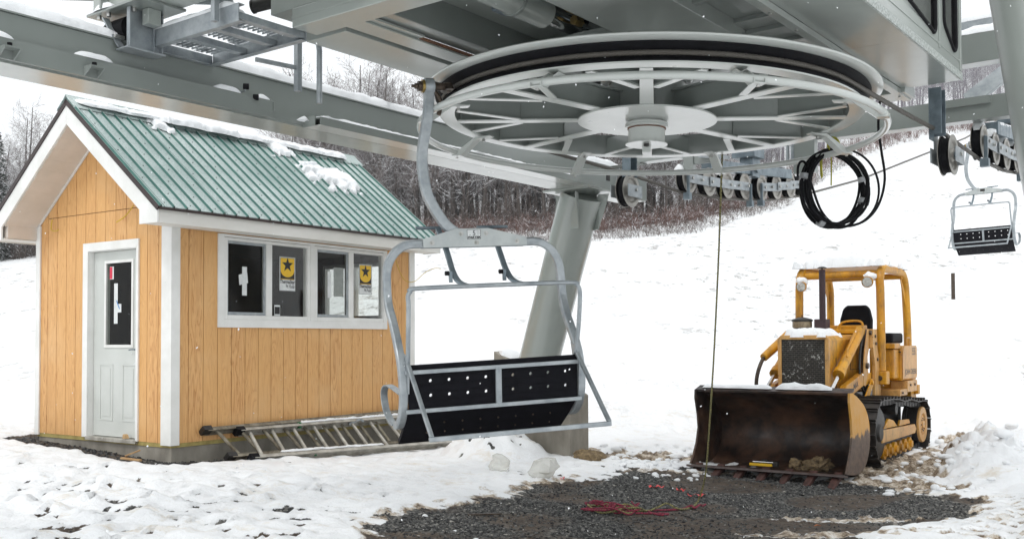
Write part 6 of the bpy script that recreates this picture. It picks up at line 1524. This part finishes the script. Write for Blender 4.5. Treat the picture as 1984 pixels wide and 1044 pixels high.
    gf.box(-a,-a+.05,1.285,1.344,.86,1.66); gf.box(a-.05,a,1.285,1.344,.86,1.66); gf.box(-a+.0503,a-.0503,1.285,1.344,1.66,1.715); gf.prism([(-a,1.285,1.6603),(-a+.0500,1.285,1.6603),(-a+.0500,1.285,1.714),(-a+.03,1.285,1.705)],(0,.059,0)); gf.prism([(a,1.285,1.6603),(a-.0500,1.285,1.6603),(a-.0500,1.285,1.714),(a-.03,1.285,1.705)],(0,.059,0)); g=gf.build('grille_frame','yel_pale',root,bev=.004)
    m=MB(); m.box(-a+.051,a-.051,1.30,1.32,.86,1.659); m.build('grille','grille',g)
    # exhaust and air cleaner
    B('muffler',-.06,.10,1.93,2.12,1.73,1.935,'maroon',.008)
    m=MB(); m.cyl((.03,2.02,1.936),(.03,2.02,2.61),.043,seg=20); st=m.build('exhaust_stack','maroon',root,smooth=True)
    m=MB(); m.lathe([(.001,.018),(.03,.014),(.062,.0),(.060,-.008),(.001,-.004)],(.03,2.02,2.635),seg=20); m.cyl((.03,2.02,2.61),(.03,2.02,2.634),.01,seg=6); m.build('rain_cap','black',st,smooth=True)
    m=MB(); m.lathe([(.001,.23),(.03,.235),(.125,.21),(.142,.20),(.142,.18),(.13,.175)],(-.24,1.98,1.73),seg=28); ac=m.build('air_cleaner','black',root,smooth=True)
    m=MB(); m.lathe([(.13,.174),(.132,.10),(.12,.09)],(-.24,1.98,1.73),seg=28); m.build('air_cleaner_bowl','bowl',ac,smooth=True,ang=60)
    m=MB(); m.lathe([(.12,.089),(.08,.06),(.06,.05),(.055,-.02)],(-.24,1.98,1.73),seg=28); m.cyl((-.24,1.98,1.965),(-.24,1.98,2.0),.008,seg=6); m.build('air_cleaner_neck','black',ac,smooth=True)
    # cowl, dash, seat, side boxes
    B('cowl',-.34,.34,2.80,3.05,.92,1.86,'yel'); B('dash_shelf',-.30,.36,2.62,2.80,1.74,1.80,'yel')
    m=MB(); m.tube(spline([(.02,2.7,1.80),(.10,2.7,1.90),(.34,2.7,1.91),(.38,2.7,1.80)],5),.016,8); m.build('grab_handle','yel',root,smooth=True)
    m=MB(); 
    m.prism([(-.23,3.62,1.62),(.23,3.62,1.62),(.235,3.64,1.95),(.19,3.66,2.13),(.13,3.67,2.17),(-.13,3.67,2.17),(-.19,3.66,2.13),(-.235,3.64,1.95)],(0,.14,0)); s_=m.build('seat_back','seat',root,bev=.04)
    m=MB(); m.box(-.25,.25,3.15,3.61,1.55,1.70); m.build('seat_cushion','seat',root,bev=.03)
    for s in (-1,1): m=MB(); m.box(s*.50-.11,s*.50+.11,3.35,3.95,1.60,1.75); m.build('armrest','seat',root,bev=.03)
    B('battery_box',-.75,-.36,3.30,4.18,1.07,1.56,'yel',.03)
    tb=B('fuel_tank',.36,.745,3.34,4.18,1.065,1.565,'yel',.03)
    m=MB(); m.prism([(.7455,3.335,1.09),(.7455,4.13,1.09),(.7455,4.17,1.13),(.7455,4.17,1.53),(.7455,4.13,1.565),(.7455,3.42,1.565),(.7455,3.335,1.44)],(.006,0,0)); sp=m.build('side_panel','yel_pale',tb,bev=.004)
    # model and maker lettering as on the machine
    TM=lambda y,z:Matrix(((0,0,1,.7525),(1,0,0,y),(0,1,0,z),(0,0,0,1)))
    text('lettering','555',.15,'ink_w',sp,TM(3.98,1.475),bold=.002,sx=.9)
    text('lettering','JOHN DEERE',.105,'ink_w',sp,TM(3.79,1.185),bold=.0018,sx=1.12)
    m=MB(); m.box(.38,.73,3.30,3.339,1.47,1.485); m.box(.46,.60,3.325,3.339,1.32,1.37); k=m.build('tank_seam','black',tb); m=MB(); m.box(.475,.585,3.32,3.3245,1.33,1.36); m.build('maker_plate','bolt',k)
    B('console_front',.36,.70,3.05,3.33,1.10,1.52,'yel',.02); B('console_lid',.35,.72,3.02,3.34,1.525,1.60,'yel',.01)
    m=MB(); m.tube([(.66,3.95,1.56),(.66,3.95,1.68),(.66,4.12,1.68),(.66,4.12,1.56)],.012,8); m.build('grab_rail','yel_pale',root,smooth=True)
    B('mount_plate',.40,.78,3.05,3.45,.86,.95,'yel_pale',.006); B('mount_plate',.55,.785,3.451,4.02,.90,1.06,'yel_pale',.006); B('rear_bracket',.45,.70,4.0,4.32,.72,1.06,'yel',.01); B('hinge_block',.62,.76,4.18,4.30,.84,.98,'yel',.01)
    m=MB(); 
    for y,z in ((3.15,.905),(3.6,1.0),(3.85,1.0)): m.cyl((.786,y,z),(.80,y,z),.018,seg=6)
    m.build('bolt','iron',root)
    m=MB(); m.prism([(.36,3.5,.70),(.36,4.1,.95),(.36,4.1,1.05),(.36,3.5,1.05)],(.2,0,0)); m.build('frame_gusset','yel',root)
    # loader tower, lift arms, bell crank and cylinders
    for s in (-1,1):
        def S(p): return [(s*x,y,z) for x,y,z in p]
        m=MB(); m.prism(S([(.52,2.58,.80),(.52,2.86,.80),(.52,2.86,1.30),(.52,2.72,1.55),(.52,2.70,1.80),(.52,2.52,1.80),(.52,2.50,1.55),(.52,2.60,1.30)]),(s*.045,0,0)); t=m.build('loader_tower','yel_pale' if s>0 else 'yel',root,bev=.006)
        m=MB()
        for y,z in ((2.60,1.70),(2.63,1.60),(2.70,1.38)): m.cyl((s*.566,y,z),(s*.58,y,z),.022,seg=10)
        m.build('pin','iron',t)
        m=MB(); m.prism(S([(.40,2.56,.80),(.40,2.75,.80),(.40,2.66,1.55),(.40,2.66,1.80),(.40,2.46,1.80),(.40,2.50,1.4)]),(s*.04,0,0)); m.build('tower_inner','black',t)
        # lift arm from tower bottom to the bucket
        m=MB(); m.bar([(s*.47,2.62,1.12),(s*.47,2.2,1.12),(s*.47,1.5,.98),(s*.46,.98,.55)],.085,[.15,.17,.19,.15],(0,0,1)); la=m.build('lift_arm','yel',root,bev=.008)
        # bucket cylinder
        A=Vector((s*.42,2.42,1.78)); Bp=Vector((s*.42,.88,.90)); d=(Bp-A).normalized(); Lc=(Bp-A).length
        m=MB(); m.tube([A,A+d*Lc*.66],.066,18); m.tube([A+d*Lc*.60,A+d*Lc*.66],.078,18); m.cyl(A-Vector((.05,0,0)),A+Vector((.05,0,0)),.06,seg=14); cy=m.build('tilt_cylinder','yel',root,smooth=True,ang=40)
        m=MB(); m.tube([A+d*Lc*.66,Bp],.028,14); m.build('cylinder_rod','chrome',cy,smooth=True)
        m=MB(); m.tube([A+d*.15+Vector((0,-.01,.085)),A+d*.7+Vector((0,-.01,.085)),A+d*.85+Vector((s*.03,0,.07))],.012,6); m.build('oil_line','yel',cy,smooth=True)
        # bell crank plate
        m=MB(); m.prism(S([(.50,2.44,1.80),(.50,2.56,1.80),(.50,2.52,1.60),(.50,2.40,1.42),(.50,2.42,1.22),(.50,2.30,1.02),(.50,2.20,1.04),(.50,2.22,1.25),(.50,2.28,1.5)]),(s*.018,0,0)); bc=m.build('bell_crank','yel_pale' if s>0 else 'yel',root,bev=.004)
        m=MB(); m.cyl((s*.515,2.33,1.30),(s*.55,2.33,1.30),.04,seg=14); m.build('pin','iron',bc); m=MB(); m.cyl((s*.515,2.50,1.75),(s*.55,2.50,1.75),.03,seg=12); m.build('pin','iron',bc)
        m=MB(); m.prism(S([(.535,2.50,1.12),(.535,2.56,1.05),(.535,2.22,.80),(.535,2.10,.78),(.535,2.16,.90)]),(s*.02,0,0)); m.cyl((s*.555,2.45,1.07),(s*.58,2.45,1.07),.03,seg=12); m.build('link_plate','yel',root,bev=.004)
        # hydraulic hoses curving in front of the tower
        m=MB(); m.tube(spline(S([(.46,2.40,1.72),(.47,2.22,1.5),(.48,2.14,1.25),(.49,2.2,1.02),(.50,2.32,.95),(.50,2.45,1.0)]),6),.016,8); m.build('hydraulic_hose','black',root,smooth=True)
        # lift cylinder
        m=MB(); m.cyl((s*.33,2.55,.86),(s*.36,1.75,.98),.055,seg=16); m.build('lift_cylinder','black',root,smooth=True)
    TA=lambda y,z,a:Matrix(((0,0,1,.5135),(math.cos(a),-math.sin(a),0,y),(math.sin(a),math.cos(a),0,z),(0,0,0,1)))
    text('lettering','MAX',.10,'ink',la,TA(1.85,1.05,R(11)),bold=.002)
    # hose bend at the left of the grille
    m=MB(); m.tube(spline([(-.55,1.35,1.42),(-.56,1.28,1.36),(-.58,1.22,1.25),(-.60,1.20,1.12),(-.60,1.20,1.0)],5),.026,10); m.build('hose_bend','iron',root,smooth=True)
    m=MB(); m.tube([(-.40,1.9,1.75),(-.48,1.55,1.55),(-.55,1.34,1.42)],[.05,.06,.055],14); m.build('tilt_cylinder_head','yel',root,smooth=True)
    # canopy frame -----------------------------------------------------------
    X=.58; y0,y1=2.86,4.36; zt=2.66; r=.058
    for s in (-1,1):
        m=MB(); hoop=[(s*X,y0,1.22),(s*X,y0,1.9),(s*(X-.005),y0,2.38)]+[(s*(X-.01),y0+.18-.18*math.cos(R(a)),zt-.20+.20*math.sin(R(a))) for a in (0,25,50,75,90)]+[(s*(X-.01),3.5,zt)]+[(s*(X-.01),y1-.36+.30*math.sin(R(a)),zt-.30+.30*math.cos(R(a))) for a in (0,25,50,75,90)]+[(s*X,y1-.03,1.9),(s*X,y1,1.3)]
        m.tube(hoop,r,16); hp=m.build('canopy_hoop','yel',root,smooth=True)
        m=MB(); m.box(s*X-.085,s*X+.085,y0-.09,y0+.09,1.03,1.215); hb=m.build('post_foot','yel',root,bev=.012); m=MB(); m.cyl((s*X,y0-.092,1.12),(s*X,y0-.11,1.12),.035,seg=12); m.build('foot_bolt','iron',hb)
        m=MB(); m.prism([(s*X,y1-.08,2.12),(s*X,y1-.05,2.30),(s*X,y1-.35,2.56),(s*X,y1-.37,2.52)],(-s*.01,0,0)); m.build('gusset','yel',hp)
    m=MB(); m.cyl((-X+.0,y0+.10,zt-.075),(X-.0,y0+.10,zt-.075),.052,seg=16); m.build('canopy_crossbar','yel',root,smooth=True)
    m=MB(); m.cyl((-X+.0,y1-.30,zt-.06),(X-.0,y1-.30,zt-.06),.045,seg=16); m.build('canopy_crossbar','yel',root,smooth=True)
    B('canopy_roof',-X,X,y0+.12,y1-.20,zt+.035,zt+.05,'yel',.004)
    for x in (-.50,.44):
        m=MB(); c=Vector((x,y0-.14,zt-.235 if x<0 else zt-.20)); dr=Vector((-.05,-1,-.12)).normalized()
        m.lathe([(.001,-.075),(.045,-.072),(.078,-.02),(.080,.015),(.072,.018)],c,dr,24); lp=m.build('work_light','yel',root,smooth=True)
        m=MB(); m.lathe([(.001,.016),(.068,.010)],c,dr,24); m.build('lamp_lens','lens',lp,smooth=True); m=MB(); m.bar([c-dr*.05,c+Vector((0,.10,.02)),c+Vector((0,.14,.10))],.03,.02); m.build('lamp_bracket','yel',lp)
    # snow resting on the loader
    def lw(p): return LOAD@Vector(p)
    def fr_(x,y,z): return LOAD@Matrix.Translation((x,y,z))
    o=snow_patch([(0,.55,.60,.62),(-.38,.25,.25,.28),(.35,.3,.28,.3),(0,.05,.5,.12),(.45,1.05,.2,.2)],.15,.024,21,.5).build('snow_patch','snow',smooth=True,ang=70); o.matrix_world=fr_(0,y0+.10,zt+.045); tag(o,'thick snow layer on the roof of the loader canopy','snow')
    o=snow_patch([(0,.3,.30,.40),(-.1,.05,.2,.16),(.1,.55,.18,.2),(-.05,.5,.2,.3)],.10,.025,22,.4).build('snow_patch','snow',smooth=True,ang=70); o.matrix_world=fr_(-.02,1.36,1.70); tag(o,'snow lying on the hood of the loader in front of the muffler','snow')
    tag(snow_ridge([lw((-HW+.02+i*.09,.25,1.062)) for i in range(11)],.16,.045,31,.03,.45).build('snow_strip','snow',smooth=True,ang=60),'snow on the left half of the bucket rim','snow')
    tag(snow_ridge([lw((.02+i*.085,.26,1.062)) for i in range(9)],.18,.07,32,.03,.35).build('snow_strip','snow',smooth=True,ang=60),'thicker snow on the bucket rim in front of the grille','snow')
    for k,(x,y,z,lb) in enumerate(((-.50,y0-.10,zt-.16,'snow lump on the left work light of the loader'),(.46,y0-.08,zt-.12,'snow lump on the right work light of the loader'))):
        m=MB(); c=lw((x,y,z)); m.sphere(tuple(c),1,12,8,(.085,.07,.065)); m.v=[tuple(c+(Vector(v)-c)*(1+.4*noise.noise(Vector(v)*18))) for v in m.v]; tag(m.build('snow_lump','snow',smooth=True),lb,'snow')
    # things lying in the bucket
    m=MB(); c=Vector((-.20,.36,.115)); m.box(-.34,-.04,.33,.375,.10,.135); e=empty('hand_tool',LOAD@Matrix.Translation((-.2,.36,.12)),'yellow and silver hand tool left lying in the rusty bucket','tool')
    m=MB(); m.box(-.16,.13,-.05,-.02,-.015,.018); m.build('yellow_handle','sticker_y',e,bev=.006); m=MB(); m.cyl((-.13,.0,.03),(.16,.0,.03),.010,seg=8); m.build('steel_shaft','chrome',e); m=MB(); m.box(.14,.20,-.045,.02,-.015,.05); m.build('black_head','black',e,bev=.006); m=MB(); m.box(-.02,.06,-.01,.015,.04,.065); m.build('rubber_grip','black',e,bev=.006)
    for k,(x,y,sx,sy,sz,lb) in enumerate(((.42,.55,.17,.12,.10,'large heap of sandy mud in the bucket'),(.16,.50,.09,.08,.07,'small heap of sandy mud in the bucket beside the larger one'))):
        m=MB(); c=lw((x,y,.13)); m.sphere(tuple(c),1,22,12,(sx,sy,sz)); m.v=[tuple(c+(Vector(v)-c)*(1+.6*noise.noise(Vector(v)*14)+.45*noise.noise(Vector(v)*38))) for v in m.v]; tag(m.build('mud_heap','pebble'),lb,'mud')
M['track']=simple('worn_track_steel',(.05,.043,.038),(.018,.015,.013),.45,.5,scale=9,bstr=.3,bscale=40,rvar=.12)
M['edge']=simple('worn_cutting_edge',(.16,.13,.125),(.07,.05,.045),.5,.5,scale=9,bstr=.2)
M['tooth']=simple('worn_tooth',(.12,.055,.045),(.05,.025,.02),.6,.3,scale=14,bstr=.3,stretch=(1,.3,1))
M['bowl']=simple('air_cleaner_bowl',(.30,.24,.15),(.18,.13,.08),.5,scale=20,bstr=.1)
M['ink_w']=simple('worn_black_ink',(.07,.08,.10),(.30,.22,.12),.6,scale=60,bstr=0,lo=.42,hi=.5)
loader()

# ------------------------------------------------------------ trees
def tree_mesh(seed,H=12,kind='bare',levels=3):
    rng=random.Random(seed); tr=MB(); cr=MB()
    def limb(p,d,L,r,lv,mb,seg):
        n=5 if lv==0 else (4 if lv==1 else 3); pts=[p]; rr=[r]; q=p.copy(); dd=d.copy()
        for i in range(n):
            dd=(dd+Vector((rng.gauss(0,.10),rng.gauss(0,.10),rng.gauss(.03 if lv else .0,.06)))*(1 if lv else .35)).normalized(); q=q+dd*(L/n); pts.append(q.copy()); rr.append(max(.006,r*(1-(i+1)/n*.82)))
        mb.tube(pts,rr,seg,caps=False)
        return pts,rr
    base=Vector((0,0,-.3)); pts,rr=limb(base,Vector((rng.gauss(0,.03),rng.gauss(0,.03),1)).normalized(),H,H*.0115+.02,0,tr,6)
    def along(pts,t):
        f=t*(len(pts)-1); i=min(int(f),len(pts)-2); return pts[i].lerp(pts[i+1],f-i)
    nb=int(H*2.6)
    for i in range(nb):
        t=.22+.76*(i+rng.random())/nb; p=along(pts,t); a=rng.uniform(0,6.283); el=rng.uniform(.35,.95)+.25*t
        d=Vector((math.cos(a),math.sin(a),el)).normalized(); L=H*(.30*(1-t)+.07)*rng.uniform(.7,1.3)*1.1
        bp,_=limb(p,d,L,.012+.030*(1-t),1,cr,4)
        m=int(3+L*3.2)
        for j in range(m):
            t2=.2+.8*(j+rng.random())/m; p2=along(bp,t2); d2=(d*.6+Vector((rng.gauss(0,.6),rng.gauss(0,.6),rng.gauss(.25,.4)))).normalized(); L2=L*.42*rng.uniform(.5,1.2)+.25
            cp,_=limb(p2,d2,L2,.012,2,cr,3)
            for k in range(3):
                p3=along(cp,rng.uniform(.25,1)); d3=(d2+Vector((rng.gauss(0,.7),rng.gauss(0,.7),rng.gauss(.2,.5)))).normalized(); cr.tube([p3,p3+d3*rng.uniform(.2,.5)],[.010,.006],3,caps=False)
    return tr,cr
def conifer_mesh(seed,H=11):
    rng=random.Random(seed); tr=MB(); tr.tube([(0,0,-.3),(0,0,H*.5),(0,0,H)],[.16,.09,.02],6,caps=False); cr=MB(); z=.8
    while z<H-.2:
        R1=(H-z)*.24+.15; n=int(9+R1*4)
        for k in range(n):
            a=rng.uniform(0,6.283); L=R1*rng.uniform(.65,1.15); dr=-.35*rng.uniform(.5,1.3)
            m=6
            for j in range(m):
                t=(j+.6)/m; c=Vector((math.cos(a)*L*t,math.sin(a)*L*t,z+dr*L*t+.12*math.sin(t*3)))
                for s in range(3):
                    d=Vector((math.cos(a+rng.gauss(0,.7)),math.sin(a+rng.gauss(0,.7)),rng.gauss(-.1,.35)))*rng.uniform(.12,.26); w=Vector((rng.gauss(0,.06),rng.gauss(0,.06),rng.gauss(0,.03)))
                    cr.add([c-w,c+d*.5-w*.6+Vector((0,0,.02)),c+d,c+w],[(0,1,2,3)])
        z+=rng.uniform(.22,.34)
    return tr,cr
def forest():
    rng=random.Random(99)
    protos={'bare':[],'con':[],'slim':[]}
    for k in range(6): protos['bare'].append(tree_mesh(100+k,11+k*.7))
    for k in range(3): protos['con'].append(conifer_mesh(300+k,10+k))
    built={}
    def place(kind,i,x,y,z,s,lab,grp):
        nm={'bare':'bare_tree','con':'snowy_conifer'}[kind]; key=(kind,i)
        if key not in built:
            r=empty(nm,Matrix.Identity(4),lab,'tree',grp); tr,cr=protos[kind][i]
            tr.build('trunk','bark',r,smooth=True); cr.build('crown','twig_near' if kind=='bare' else 'needle',r)
            built[key]=r; o=r
        else:
            src=built[key]; o=src.copy(); COL.objects.link(o)
            for ch in [c for c in src.children]:
                c=ch.copy(); COL.objects.link(c); c.parent=o
            o['label']=lab; o['group']=grp
        o.matrix_world=Matrix.Translation((x,y,z))@Matrix.Rotation(rng.uniform(0,6.28),4,'Z')@Matrix.Scale(s,4)
    # rows of individual trees at the edge of the wood behind the beam and hut
    def D(th): return lerp_tab(th)[0]
    for i in range(150):
        th=-.22+ .44*(i+rng.random())/150; row=rng.choice([0,0,1,1,2]); d=D(th)+1+row*3.0+rng.uniform(0,3)
        x=th*d; place('bare',rng.randrange(6),x,d,terrain(x,d),rng.uniform(.66,.98)*(1.0 if th<.13 else 1-.6*(th-.13)/.1*.6),'bare snow dusted tree at the wood edge behind the hut and the beam','bare trees of the wood behind the beam')
    for i in range(26):
        th=-.56+ .12*(i+rng.random())/26; d=D(th)+rng.uniform(0,12); x=th*d
        place('bare',rng.randrange(6),x,d,terrain(x,d),rng.uniform(.48,.74),'bare snow dusted tree in the wood left of the hut','bare trees of the wood left of the hut')
    for i in range(7):
        th=-.545+ .03*(i+rng.random())/7; d=D(th)-1+rng.uniform(-1,3); x=th*d
        place('con',rng.randrange(3),x,d,terrain(x,d),rng.uniform(.5,.8),'snow laden conifer at the left edge of the picture','conifers left of the hut')
    for i in range(3):
        th=(.02,.10,-.05)[i]; d=D(th)+6; x=th*d
        place('con',i,x,d,terrain(x,d),.55,['small snow laden conifer in the wood above the hanger arm','small snow laden conifer in the wood right of the leaning leg','small snow laden conifer in the wood above the far end of the hut roof'][i],'conifers in the wood')
    # the mass of the wood behind them, one piece
    def mass(nm,n,t0,t1,d0,d1,s0,s1,matn,seed,lab):
        rg=np.random.default_rng(seed); V=[];F=[];k=0
        src=[]
        for i in range(3):
            tr,cr=tree_mesh(700+i+seed,11); 
            v=np.array([tuple(p) for p in tr.v+cr.v]); f=[tuple(q) for q in tr.f]+[tuple(x+len(tr.v) for x in q) for q in cr.f]
            f4=np.array([q if len(q)==4 else (q[0],q[1],q[2],q[2]) for q in f]); keep=rg.random(len(f4)//1)<1; src.append((v,f4))
        for i in range(n):
            th=rg.uniform(t0,t1); d=D(th)+rg.uniform(d0,d1); x=th*d; z=terrain(x,d); s=rg.uniform(s0,s1); v,f=src[i%3]; a=rg.uniform(0,6.28); ca,sa=math.cos(a),math.sin(a)
            q=np.stack([(v[:,0]*ca-v[:,1]*sa)*s+x,(v[:,0]*sa+v[:,1]*ca)*s+d,v[:,2]*s+z],1); V.append(q); F.append(f+k); k+=len(v)
        V=np.concatenate(V).astype(np.float32); F=np.concatenate(F).astype(np.int32)
        me=bpy.data.meshes.new(nm); me.vertices.add(len(V)); me.vertices.foreach_set('co',V.ravel()); me.loops.add(F.size); me.loops.foreach_set('vertex_index',F.ravel()); me.polygons.add(len(F)); me.polygons.foreach_set('loop_start',np.arange(len(F),dtype=np.int32)*4)
        me.update(calc_edges=True); me.materials.append(M[matn]); o=bpy.data.objects.new(nm,me); COL.objects.link(o); tag(o,lab,'wood',kind='stuff')
    mass('distant_wood',90,-.24,.28,7,26,.42,.66,'twig',1,'dense wood standing behind the first trees')
    mass('distant_wood',55,-.62,-.40,4,22,.45,.66,'twig',2,'dense wood left of the hut')
    mass('hillside_wood',260,.20,.62,3,110,.85,1.25,'bark_hazed',3,'pale wooded hillside far beyond the slope at the right')
    # brush and saplings at the foot of the wood
    def brush(nm,n,t0,t1,dlo,dhi,hlo,hhi,matn,seed,lab,cnt=7,spread=.5):
        rg=random.Random(seed); mb=MB()
        for i in range(n):
            th=rg.uniform(t0,t1); d=D(th)+rg.uniform(dlo,dhi); x=th*d; z=terrain(x,d); h=rg.uniform(hlo,hhi)
            for k in range(cnt):
                a=rg.uniform(0,6.28); lean=rg.uniform(.05,.6); p=Vector((x+rg.gauss(0,spread*.3),d+rg.gauss(0,spread*.3),z-.05)); dd=Vector((math.cos(a)*lean,math.sin(a)*lean,1)); q=p+dd*h*rg.uniform(.5,1)
                mid=p.lerp(q,.5)+Vector((rg.gauss(0,.06),rg.gauss(0,.06),0)); mb.tube([p,mid,q],[.016,.011,.006],3,caps=False)
                for s in range(2): e=mid.lerp(q,rg.random()); mb.tube([e,e+Vector((rg.gauss(0,.22),rg.gauss(0,.22),rg.uniform(.05,.3)))],[.009,.005],3,caps=False)
        o=mb.build(nm,matn); tag(o,lab,'brush',kind='stuff')
    brush('red_brush',900,-.24,.30,-3.5,5,.5,1.6,'brush',4,'red brown brush along the foot of the wood')
    brush('grey_brush',900,-.24,.30,-1,10,1.0,3.2,'brush2',5,'grey snowy undergrowth in the wood')
    brush('grey_brush',300,-.62,-.44,-2,8,.6,2.4,'brush2',6,'grey snowy undergrowth left of the hut')
    brush('dry_grass',500,.0,.34,-9,-1,.15,.5,'brush2',7,'dry weeds poking through the snow below the wood',cnt=4)
    brush('red_brush',500,.27,.55,-3,8,.6,2.4,'brush',8,'reddish brush along the far edge of the slope')
forest()
# ------------------------------------------------------------ snowflakes in the air
def flakes():
    rg=random.Random(77); mb=MB()
    for i in range(260):
        d=rg.uniform(2.2,9.5); x=rg.uniform(-.56,.56)*d; z=1.6+rg.uniform(-.24,.36)*d
        if z<.4: continue
        r=rg.uniform(.0015,.0032)*(.6+d*.10); c=Vector((x,d,z)); l=Vector((rg.gauss(0,.3),rg.gauss(0,.3),1)).normalized()*r*rg.uniform(1,1.9)
        mb.add([c+Vector((r,0,0)),c+Vector((0,r,0)),c+Vector((-r,0,0)),c+Vector((0,-r,0)),c+l,c-l],[(0,1,4),(1,2,4),(2,3,4),(3,0,4),(1,0,5),(2,1,5),(3,2,5),(0,3,5)])
    o=mb.build('snowflakes','snow'); tag(o,'snowflakes drifting in the air','snowfall',kind='stuff')
flakes()
# ------------------------------------------------------------ the air: light snowfall haze that pales the far hillside
def haze():
    m=bpy.data.materials.new('haze'); m.use_nodes=True; n=m.node_tree; n.nodes.clear(); o=n.nodes.new('ShaderNodeOutputMaterial'); v=n.nodes.new('ShaderNodeVolumePrincipled')
    v.inputs['Color'].default_value=(.93,.94,.97,1); v.inputs['Density'].default_value=.0007; v.inputs['Anisotropy'].default_value=.2; n.links.new(v.outputs[0],o.inputs['Volume'])
    zs=[terrain(x,y) for x in (-240,0,260) for y in (-60,0,150,330)]
    b=MB(); b.box(-300,320,-90,400,min(zs)-3,75); h=b.build('haze',m); tag(h,'thin cold haze filling the air over the slope','haze',kind='stuff')
haze()
